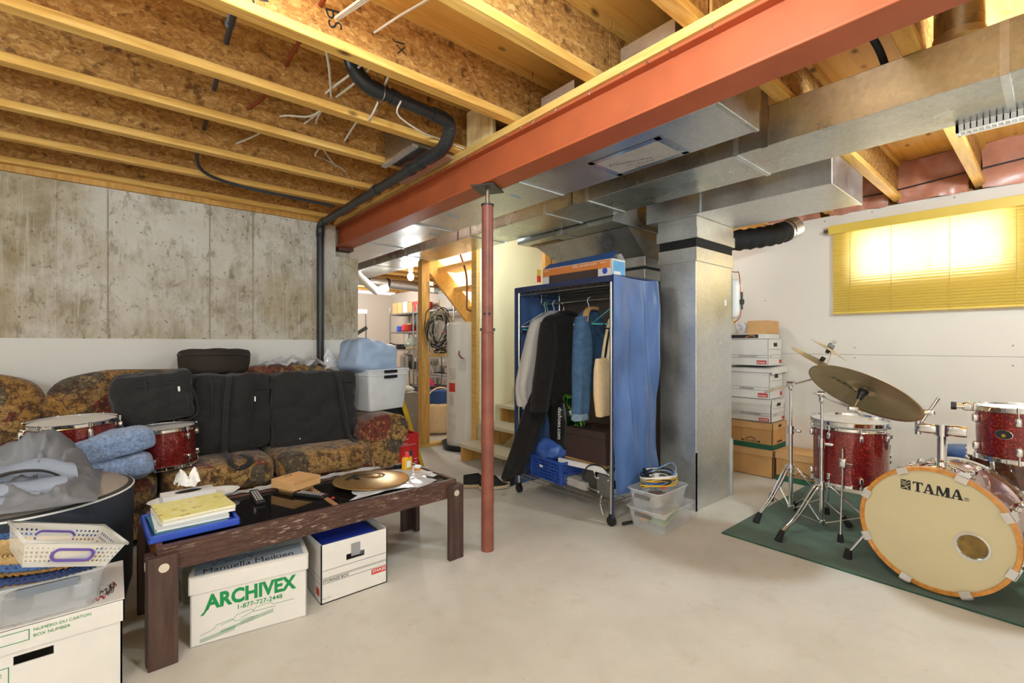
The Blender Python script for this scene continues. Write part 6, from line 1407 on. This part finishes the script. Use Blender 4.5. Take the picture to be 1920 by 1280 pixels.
solo(MB().bar((4.50, 1.97, 1.295), (4.56, 2.06, 1.47), .02, .006), 'paint_stick', PLYW, 'pale wooden stick leaning beside the clear bag', 'stick')
kraft_box('brown green banded carton on the floor between stack and drums', 0, .25, 1.235, 4.46, True, .31, .405)
# ---------------------------------------------------------------- stairs
t = thing('staircase', 'open wooden stairs with grey painted treads against the cream wall', 'stairs', (3.2, 3.55, 0), None, 'thing')
for i in range(4):
    x = 2.69 + i * .25; z = .185 + i * .178
    MB().box(x, x + .29, 3.05, 4.03, z - .035, z).build('tread', TREADC, t, .003, bseg=1)
for y in (3.12, 3.98):
    m = MB(); P = [(2.71, 0), (2.71, .148)]
    for i in range(4):
        x = 2.71 + i * .25; z = .148 + i * .178; P += [(x + .25, z)] + ([(x + .25, z + .178)] if i < 3 else [])
    P += [(3.71, .40), (3.10, 0)]
    m.prism(P, 0, .038, Matrix(((1, 0, 0, 0), (0, 0, -1, y + .019), (0, 1, 0, 0), (0, 0, 0, 1)))); m.build('stringer', LUMBER, t)
for i in range(1, 4):
    MB().box(2.70 + i * .25, 2.735 + i * .25, 3.97, 4.03, .185 + (i - 1) * .178, .15 + i * .178).build('riser_block', TREADC, t)
struct(MB().box(3.0, 3.93, 4.05, 4.13, 0, 2.62).build('wall_stair', CREAM))
struct(MB().box(2.985, 3.0, 4.045, 4.135, 0, 2.62).build('trim_3', flat('corner bead', S(240, 232, 200), .6)))
solo(MB().box(3.835, 3.895, 4.044, 4.049, 2.02, 2.09), 'warning_tag', flat('yellow tag', S(222, 188, 80), .5), 'yellow printed tag high on the cream wall edge', 'tag')
solo(MB().box(3.835, 3.895, 4.044, 4.049, 1.94, 2.015), 'warning_tag', REDI, 'red tag right below the yellow tag on the cream wall', 'tag')
for i, (x, y, w_) in enumerate([(3.99, 4.07, .10), (4.13, 4.05, .07), (4.60, 3.95, .08)]):
    solo(MB().box(x, x + w_, y, y + .05, 0, 2.65), 'wall_stud', LUMBER, ['doubled wooden stud right beside the cream wall', 'second wooden stud behind the furnace plenum', 'third wooden stud deep behind the furnace'][i], 'stud')
struct(MB().box(3.95, 4.8, 4.14, 4.2, 0, 2.65).build('wall_closet', flat('dim brown panel', S(112, 84, 56), .8, 0, .1, 5)))
# upper flight seen from below
t = thing('upper_stairs', 'underside of the upper stair flight with diagonal yellow stringer', 'stairs', (3.0, 4.6, 1.6), None, 'thing')
my = lambda y: Matrix(((1, 0, 0, 0), (0, 0, -1, y), (0, 1, 0, 0), (0, 0, 0, 1)))
MB().prism([(2.60, 2.38), (2.86, 2.38), (3.62, 1.62), (3.62, 1.30)], 0, .04, my(4.98)).build('stringer', LUMBERY, t)
for i in range(4):
    x = 2.78 + i * .235; z = 2.36 - i * .225
    MB().box(x, x + .27, 4.2, 4.95, z - .035, z).build('tread', PLYW, t)
struct(MB().prism([(2.86, 2.64), (2.86, 2.36), (3.9, 1.32), (3.9, 2.64)], 0, .02, my(5.05)).build('wall_stairwell', DRYW))
l = bpy.data.lights.new('stairwell_light', 'AREA'); l.shape = 'RECTANGLE'; l.size = .9; l.size_y = .6; l.energy = 40; l.color = (1, .97, .9)
o = bpy.data.objects.new('stairwell_light', l); COL.objects.link(o); o.location = (3.4, 4.55, 2.62)
# stud frame beside the heater
for i, (x, y, lab) in enumerate([(2.70, 4.78, 'yellow wall stud, left of the open frame to the storage room'), (2.775, 4.80, 'second wall stud nailed to the left frame stud')]):
    solo(MB().box(x, x + (.085 if i == 0 else .04), y, y + .09, .04, 2.65), 'wall_stud', LUMBER, lab, 'stud')
solo(MB().box(2.945, 2.983, 4.05, 4.14, 0, 2.62), 'wall_stud', LUMBERY, 'yellow end stud between the water heater and the cream wall', 'stud')
solo(MB().box(2.70, 3.02, 4.78, 4.87, 0, .038), 'bottom_plate', LUMBERY, 'lumber plate on the floor under the left frame stud', 'plank')
solo(MB().box(2.815, 3.15, 4.79, 4.87, 1.05, 1.09), 'cross_brace', LUMBERY, 'horizontal lumber brace holding a black radio', 'plank')
t = thing('radio', 'black rounded radio standing on the lumber brace', 'radio', (2.98, 4.83, 1.09))
MB().soft((.19, .07, .06), 3, 8, T(2.98, 4.83, 1.12)).build('radio_body', BLACKP, t)
MB().box(2.95, 3.01, 4.793, 4.797, 1.105, 1.12).build('display', flat('amber display', S(196, 160, 80), .4), t)
MB().tube(smooth_path([(2.98, 4.80, 1.09), (2.965, 4.78, .95), (2.975, 4.79, .80), (2.96, 4.80, .72)], 5), .004, 6).build('power_cord', BLACKP, t)
for i, (z, h) in enumerate(((1.93, .05), (1.86, .055))):
    solo(MB().box(2.785 + .01 * i, 2.84 + .01 * i, 4.76, 4.782, z - h, z), 'thermostat', WHITEP, ['upper small white control box on the frame stud', 'lower small white control box on the frame stud'][i], 'control box')
# cable coil on the stud
t = thing('cable_coil', 'big tangled coil of grey and black cable hanging on the frame stud', 'cable coil', (2.86, 4.74, 1.45))
rr = random.Random(11)
def coilset(n, seed, r0, r1):
    r = random.Random(seed); m = MB()
    for k in range(n):
        cx, cz = 2.89 + r.uniform(-.04, .07), 1.37 + r.uniform(-.05, .04); a = r.uniform(.09, .16); b = r.uniform(.15, .25); tl = r.uniform(-.4, .3); ph = r.uniform(0, 6)
        m.tube([(cx + a * math.cos(q + ph) * math.cos(tl) - b * math.sin(q + ph) * math.sin(tl), 4.74 - .03 * r.random() + .012 * math.sin(3 * q + k), cz + a * math.cos(q + ph) * math.sin(tl) + b * math.sin(q + ph) * math.cos(tl)) for q in [2 * PI * i / 30 for i in range(30)]], r.uniform(r0, r1), 5, True)
    return m
coilset(16, 3, .004, .006).build('cable_loops', flat('grey cable', S(150, 140, 118), .5, 0, .15, 8), t)
coilset(9, 8, .005, .007).build('cable_loops', BLACKP, t)
MB().tube(smooth_path([(2.80, 4.73, 1.38), (2.755, 4.72, 1.25), (2.75, 4.72, 1.1), (2.79, 4.73, .95), (2.83, 4.74, .86)], 5), .0045, 6).build('loose_end', NMW, t)
MB().tube(smooth_path([(2.93, 4.72, 1.33), (3.02, 4.6, 1.40), (3.12, 4.45, 1.41), (3.2, 4.3, 1.38), (3.25, 4.2, 1.33)], 6), .008, 8).build('red_hose', flat('dark red hose', S(136, 44, 48), .4), t)
# water heater
t = thing('water_heater', 'white electric water heater with red sticker standing in a black pan', 'water heater', (3.15, 4.50, 0))
HX, HY_ = 3.15, 4.50
MB().lathe([(.245, .05), (.245, 1.42), (.235, 1.45), (.0, 1.46)], 48, T(HX, HY_, 0)).build('tank', flat('white enamel', S(226, 220, 210), .4, 0, .02, 4), t)
MB().lathe([(.28, 0), (.31, .07), (.30, .07), (.27, .008), (0, .008)], 40, T(HX, HY_, 0), False).build('drain_pan', BLACKP, t)
def onheater(ang0, ang1, z0, z1, name, mat, e=.0015):
    MB().grid(lambda u, v: (HX + (.245 + e) * math.cos(ang0 + (ang1 - ang0) * u), HY_ + (.245 + e) * math.sin(ang0 + (ang1 - ang0) * u), z0 + (z1 - z0) * v), 8, 1).build(name, mat, t)
am = math.atan2(-HY_, -HX)
onheater(am - 1.05, am - .62, .66, .76, 'red_sticker', REDI); onheater(am - 1.08, am - .6, .80, .93, 'paper_label', flat('label paper', S(206, 200, 190), .7)); onheater(am - 1.02, am - .7, .50, .64, 'paper_label', flat('label paper', S(206, 200, 190), .7))
onheater(am - .45, am - .1, .90, 1.05, 'paper_label', flat('label paper', S(206, 200, 190), .7)); onheater(am - 1.1, am - .6, .15, .42, 'access_panel', flat('panel enamel', S(216, 210, 200), .45), .003)
pA = V((HX, HY_, 0)) + V((math.cos(am - .4), math.sin(am - .4), 0)) * .25
MB().tube(smooth_path([(pA.x, pA.y, 1.12), (pA.x - .02, pA.y - .03, 1.08), (pA.x + .03, pA.y - .03, 1.04), (pA.x + .1, pA.y - .02, 1.05)], 4), .008, 6).build('red_hose', flat('dark red hose', S(136, 44, 48), .4), t)
for i, (pts, lab) in enumerate([([(2.93, 4.50, 2.5), (3.0, 4.45, 2.25), (3.07, 4.42, 2.0), (3.08, 4.42, 1.75), (3.08, 4.42, 1.62), (3.12, 4.40, 1.585), (3.3, 4.36, 1.585)], 'long copper pipe curving down to the water heater'), ([(3.02, 4.30, 2.5), (3.10, 4.25, 2.3), (3.2, 4.2, 2.12)], 'shorter copper pipe under the upper stair treads')]):
    solo(MB().tube(smooth_path(pts, 6), .011, 8), 'copper_pipe', flat('aged copper', S(112, 68, 44), .4, .5, .15, 8), lab, 'pipe')
solo(MB().box(2.99, 3.07, 4.86, 4.88, 1.60, 1.74), 'junction_box', WHITEP, 'white electrical box above the water heater', 'electrical box')
# storage shelving
def shelving(label, x0, x1, y0, y1, zs, ztop):
    t = thing('wire_shelving', label, 'shelf unit', ((x0 + x1) / 2, (y0 + y1) / 2, 0), 'wire shelving in the storage room')
    for x in (x0, x1):
        for y in (y0, y1): MB().cyl((x, y, 0), (x, y, ztop), .014, seg=8).build('post', STEEL, t)
    for z in zs:
        m = MB().box(x0, x1, y0 - .008, y0 + .008, z - .03, z).box(x0, x1, y1 - .008, y1 + .008, z - .03, z).box(x0 - .008, x0 + .008, y0, y1, z - .03, z).box(x1 - .008, x1 + .008, y0, y1, z - .03, z)
        for i in range(40): y = y0 + (y1 - y0) * i / 40; m.box(x0, x1, y, y + .006, z - .004, z)
        m.build('wire_shelf', STEEL, t)
    return t
SZ = [.36, .72, 1.10, 1.45, 1.82]
shelving('wire shelving against the far corner of the storage room', 4.35, 4.78, 7.88, 9.02, SZ, 1.95)
shelving('wire shelving seen through the stud frame beside the heater', 4.2, 4.62, 6.4, 7.75, [.45, .70, .98, 1.80], 1.9)
def fbox(label, x0, x1, y0, y1, z0, z1, mat, name='carton', cat='box'):
    return solo(MB().box(x0, x1, y0, y1, z0, z1), name, mat, label, cat, 'things on the storage shelves')
fbox('tan box at the left end of the top far shelf', 4.4, 4.7, 8.80, 9.0, 1.82, 2.04, KRAFT)
fbox('second tan box on the top far shelf', 4.4, 4.7, 8.58, 8.78, 1.82, 2.04, KRAFT)
fbox('pale grey box on the top far shelf', 4.4, 4.7, 8.36, 8.56, 1.82, 2.04, WHITEC)
fbox('third tan box beside the red one on the top far shelf', 4.4, 4.7, 8.16, 8.34, 1.82, 2.02, KRAFT)
fbox('red box at the right end of the top far shelf', 4.4, 4.7, 7.9, 8.13, 1.82, 2.02, REDI)
fbox('white tall carton on top of the shelving beside the heater', 4.25, 4.55, 6.55, 6.95, 1.80, 2.12, WHITEC)
solo(MB().box(4.25, 4.55, 6.35, 6.53, 1.80, 2.10), 'paper_bag', flat('white paper', S(232, 226, 214), .8), 'white paper bag beside the tall white carton', 'bag', 'things on the storage shelves')
def pot(label, x, y, z, r, h, mat, name='cooking_pot', cat='pot', handle=None):
    t = thing(name, label, cat, (x, y, z), 'things on the storage shelves')
    MB().lathe([(r * .92, 0), (r, .02), (r, h), (r * .96, h), (r * .9, .02), (0, .02)], 24, T(x, y, z), False).build('pot_body', mat, t)
    if handle: MB().lathe([(r, h), (r * .9, h + .03), (.02, h + .045), (.02, h + .07), (0, h + .07)], 24, T(x, y, z), False).build('lid', mat, t)
    return t
pot('tall steel stock pot on the far shelf', 4.42, 8.42, .72, .13, .24, STEEL, handle=True)
pot('blue bowl on the far shelf', 4.42, 8.62, 1.45, .11, .11, BLUEC, 'bowl', 'bowl')
pot('red bowl on the far shelf', 4.42, 8.34, 1.45, .14, .13, REDI, 'bowl', 'bowl')
fp = pot('dark frying pan on the far shelf', 4.42, 8.62, 1.10, .12, .10, BLACKP, 'frying_pan', 'pan')
MB().cyl((4.40, 8.73, 1.17), (4.34, 9.0, 1.22), .012, seg=8).build('handle', BLACKP, fp)
solo(MB().lathe([(.17, 0), (.18, .05), (.10, .16), (.03, .2), (.03, .24), (0, .24)], 24, T(4.45, 8.22, 1.15)), 'glass_dome', clear('green glass', S(170, 190, 184), .5, .1), 'round glass dome on the far shelf', 'dome', 'things on the storage shelves')
solo(MB().soft((.22, .38, .06), 3, 8, T(4.45, 8.22, 1.125), .01, 14, 3), 'egg_tray', flat('pale tray', S(222, 200, 166), .8), 'pale tray under the far glass dome', 'tray', 'things on the storage shelves')
fbox('small tan box behind the far blue bowl', 4.55, 4.7, 8.5, 8.66, 1.45, 1.62, KRAFT)
solo(MB().cyl((4.56, 8.34, 1.45), (4.56, 8.34, 1.68), .05, .04, 14), 'plastic_bottle', flat('blue tinted bottle', S(150, 176, 210), .3), 'blue tinted bottle behind the far red bowl', 'bottle', 'things on the storage shelves')
solo(MB().soft((.2, .22, .28), 3, 8, T(4.52, 8.04, 1.60), .02, 8, 3), 'appliance', DKMET, 'dark appliance at the right end of the far shelf', 'appliance', 'things on the storage shelves')
fbox('wire basket of pale bottles on the low far shelf', 4.4, 4.7, 7.95, 8.25, .72, .86, DKMET, 'basket', 'basket')
for i, (y, c, lab) in enumerate([(7.30, S(214, 190, 190), 'pale pink jar'), (7.12, S(216, 152, 96), 'orange jar'), (6.93, S(196, 160, 60), 'mustard jar with black lid'), (6.72, S(126, 144, 186), 'blue round tin')]):
    t = thing('spice_jar', lab + ' on the shelf behind the lumber brace', 'jar', (4.25, y, .98), 'jars behind the brace')
    MB().cyl((4.25, y, .98), (4.25, y, 1.10), .055, seg=16).build('jar_body', flat('jar %d' % i, c, .4, 0, .08, 14), t); MB().cyl((4.25, y, 1.10), (4.25, y, 1.135), .052, seg=16).build('lid', [WHITEP, KRAFT, BLACKI, WHITEP][i], t)
pot('wide steel pan on the shelf behind the frame', 4.36, 7.15, .70, .19, .12, STEEL)
pot('small steel pan beside the wide one behind the frame', 4.36, 6.75, .70, .10, .10, STEEL)
solo(MB().box(4.2, 4.62, 6.45, 7.7, .62, .66), 'baking_tray', STEEL, 'steel tray under the pans behind the frame', 'tray')
solo(MB().soft((.24, .7, .36), 5, 8, T(4.4, 7.0, .22), .01, 5, 2), 'storage_bin', flat('dark clear bin', S(92, 88, 84), .4, 0, .2, 6), 'dark storage bin low on the shelving behind the frame', 'bin')
solo(MB().soft((.05, .26, .30), 4, 8, T(4.1, 7.0, .46, 0, .5), .006, 8, 3), 'cushion', flat('magenta cushion', S(206, 40, 96), .6), 'magenta cushion on the dark bin behind the frame', 'cushion')
t = thing('tote_bag', 'tan canvas tote with blue top standing beside the water heater', 'bag', (3.35, 5.5, 0))
MB().soft((.34, .18, .40), 5, 10, T(3.30, 5.40, .21, -.5), .012, 7, 3).build('bag_body', CANVAS, t)
MB().soft((.33, .14, .22), 5, 8, T(3.32, 5.44, .48, -.5), .01, 7, 5).build('blue_panel', flat('blue tote panel', S(46, 78, 140), .7, 0, .25, 9), t)
MB().tube(smooth_path([(3.16, 5.40, .40), (3.14, 5.40, .52), (3.24, 5.34, .62), (3.36, 5.28, .6), (3.42, 5.26, .42)], 5), .016, 6, flat=.3).build('handle_strap', CANVAS, t)
fbox('grey bin behind the tan tote bag', 3.5, 3.8, 6.2, 6.5, 0, .55, DKMET, 'storage_bin', 'bin')
t = thing('spray_bottle', 'white spray bottles standing left of the frame stud', 'bottle', (2.98, 5.9, .0))
MB().cyl((3.0, 5.75, .55), (3.0, 5.75, .80), .05, .035, 16).soft((.04, .09, .06), 3, 6, T(3.0, 5.73, .85)).build('bottle_body', WHITEP, t)
solo(MB().box(2.88, 3.15, 5.65, 5.95, 0, .55), 'storage_bin', flat('grey bin', S(150, 148, 142), .5), 'grey bin behind the leaning black panel', 'bin')
# bulb, duct and pipe over the storage room
t = thing('light_bulb', 'bare glowing bulb in a white ceiling socket over the storage room', 'lamp', (3.14, 5.87, 2.35))
MB().cyl((3.14, 5.87, 2.21), (3.14, 5.87, 2.35), .035, .055, 18).build('socket', WHITEP, t)
MB().soft((.085, .085, .11), 2.2, 10, T(3.14, 5.87, 2.14)).build('bulb', glow('bulb glow', (1, .9, .72, 1), 26), t)
t = thing('vent_pipe', 'round galvanized vent pipe crossing the far storage room', 'pipe', (3.5, 7.5, 2.0))
MB().cyl((2.0, 6.75, 2.17), (4.7, 7.05, 2.14), .075, seg=24).build('pipe_body', GALV, t)
for x in (2.9, 3.25): MB().cyl((x, 6.75 + (x - 2) * .111, 2.16), (x + .04, 6.755 + (x - 2) * .111, 2.16), .08, seg=24).build('band', DKMET, t)
t = thing('dryer_hose', 'white elbowed vent hose near the concrete corner', 'pipe', (2.6, 6.2, 1.9))
MB().tube(smooth_path([(2.38, 5.98, 2.35), (2.42, 6.0, 2.14), (2.55, 6.02, 2.03), (2.68, 6.05, 1.95), (2.74, 6.08, 1.93), (2.82, 6.1, 1.97), (2.90, 6.1, 1.99)], 5), .055, 16).build('hose', WHITEP, t)
t = thing('leaning_rack', 'grey metal rack with black tools at the left edge of the storage room', 'rack', (2.85, 6.8, 0))
m = MB().cyl((2.89, 6.8, 0), (2.89, 6.8, 1.72), .012, seg=8).cyl((2.60, 6.8, 0), (2.60, 6.8, 1.72), .012, seg=8).box(2.6, 2.9, 6.78, 6.82, 1.66, 1.72); m.build('frame', STEEL, t)
MB().bar((2.64, 6.75, 1.30), (2.88, 6.75, 1.45), .03, .05).bar((2.64, 6.75, 1.20), (2.86, 6.75, 1.25), .012, .02).build('tool', BLACKP, t)
solo(MB().box(2.63, 2.92, 6.7, 6.95, 1.0, 1.20), 'carton', KRAFTD, 'brown carton on the grey rack by the concrete corner', 'box')
# ---------------------------------------------------------------- light
def bulb(name, loc, power, col=(.79, .93, 1.0), r=.08):
    l = bpy.data.lights.new(name, 'POINT'); l.energy = power; l.color = col; l.shadow_soft_size = r
    o = bpy.data.objects.new(name, l); COL.objects.link(o); o.location = loc; return o
bulb('room_bulb_or_fill', (.62, .75, 2.27), 50)
bulb('room_bulb_or_fill', (.35, 1.58, 2.46), 6, (.95, .97, .95))
bulb('room_bulb_or_fill', (3.05, -.15, 2.12), 74)
bulb('room_bulb_or_fill', (-1.1, -.8, 1.5), 92)  # fill lamp added behind the camera to lift the room, no real fixture
bulb('room_bulb_or_fill', (2.93, 3.32, 2.25), 20)
bulb('room_bulb_or_fill', (-1.2, 2.2, 2.2), 30)  # extra unseen fill lamp, added at the left to even out contrast
bulb('storage_bulb', (3.137, 5.865, 1.98), 32, (.95, .97, .95))
bulb('carton_fill_lamp', (4.0, 2.35, 2.2), 12, (.95, .97, .95))  # added lamp hidden behind the riser, brightens the stacked carton fronts
bulb('storage_bulb', (3.6, 8.6, 2.2), 42, (.95, .97, .95))
l = bpy.data.lights.new('window_daylight', 'AREA'); l.shape = 'RECTANGLE'; l.size = 2.6; l.size_y = 1.6; l.energy = 150; l.color = (1, .99, .96)
o = bpy.data.objects.new('window_daylight', l); COL.objects.link(o); o.location = (5.3, .7, 2.0); o.rotation_euler = (0, PI / 2, 0)
w = bpy.data.worlds.new('sky'); SC.world = w; w.use_nodes = True
w.node_tree.nodes['Background'].inputs[0].default_value = (1, 1, 1, 1); w.node_tree.nodes['Background'].inputs[1].default_value = .8
SC.view_settings.view_transform = 'Standard'; SC.view_settings.look = 'None'; SC.view_settings.gamma = 1; SC.view_settings.exposure = .30
SC.view_settings.use_curve_mapping = False
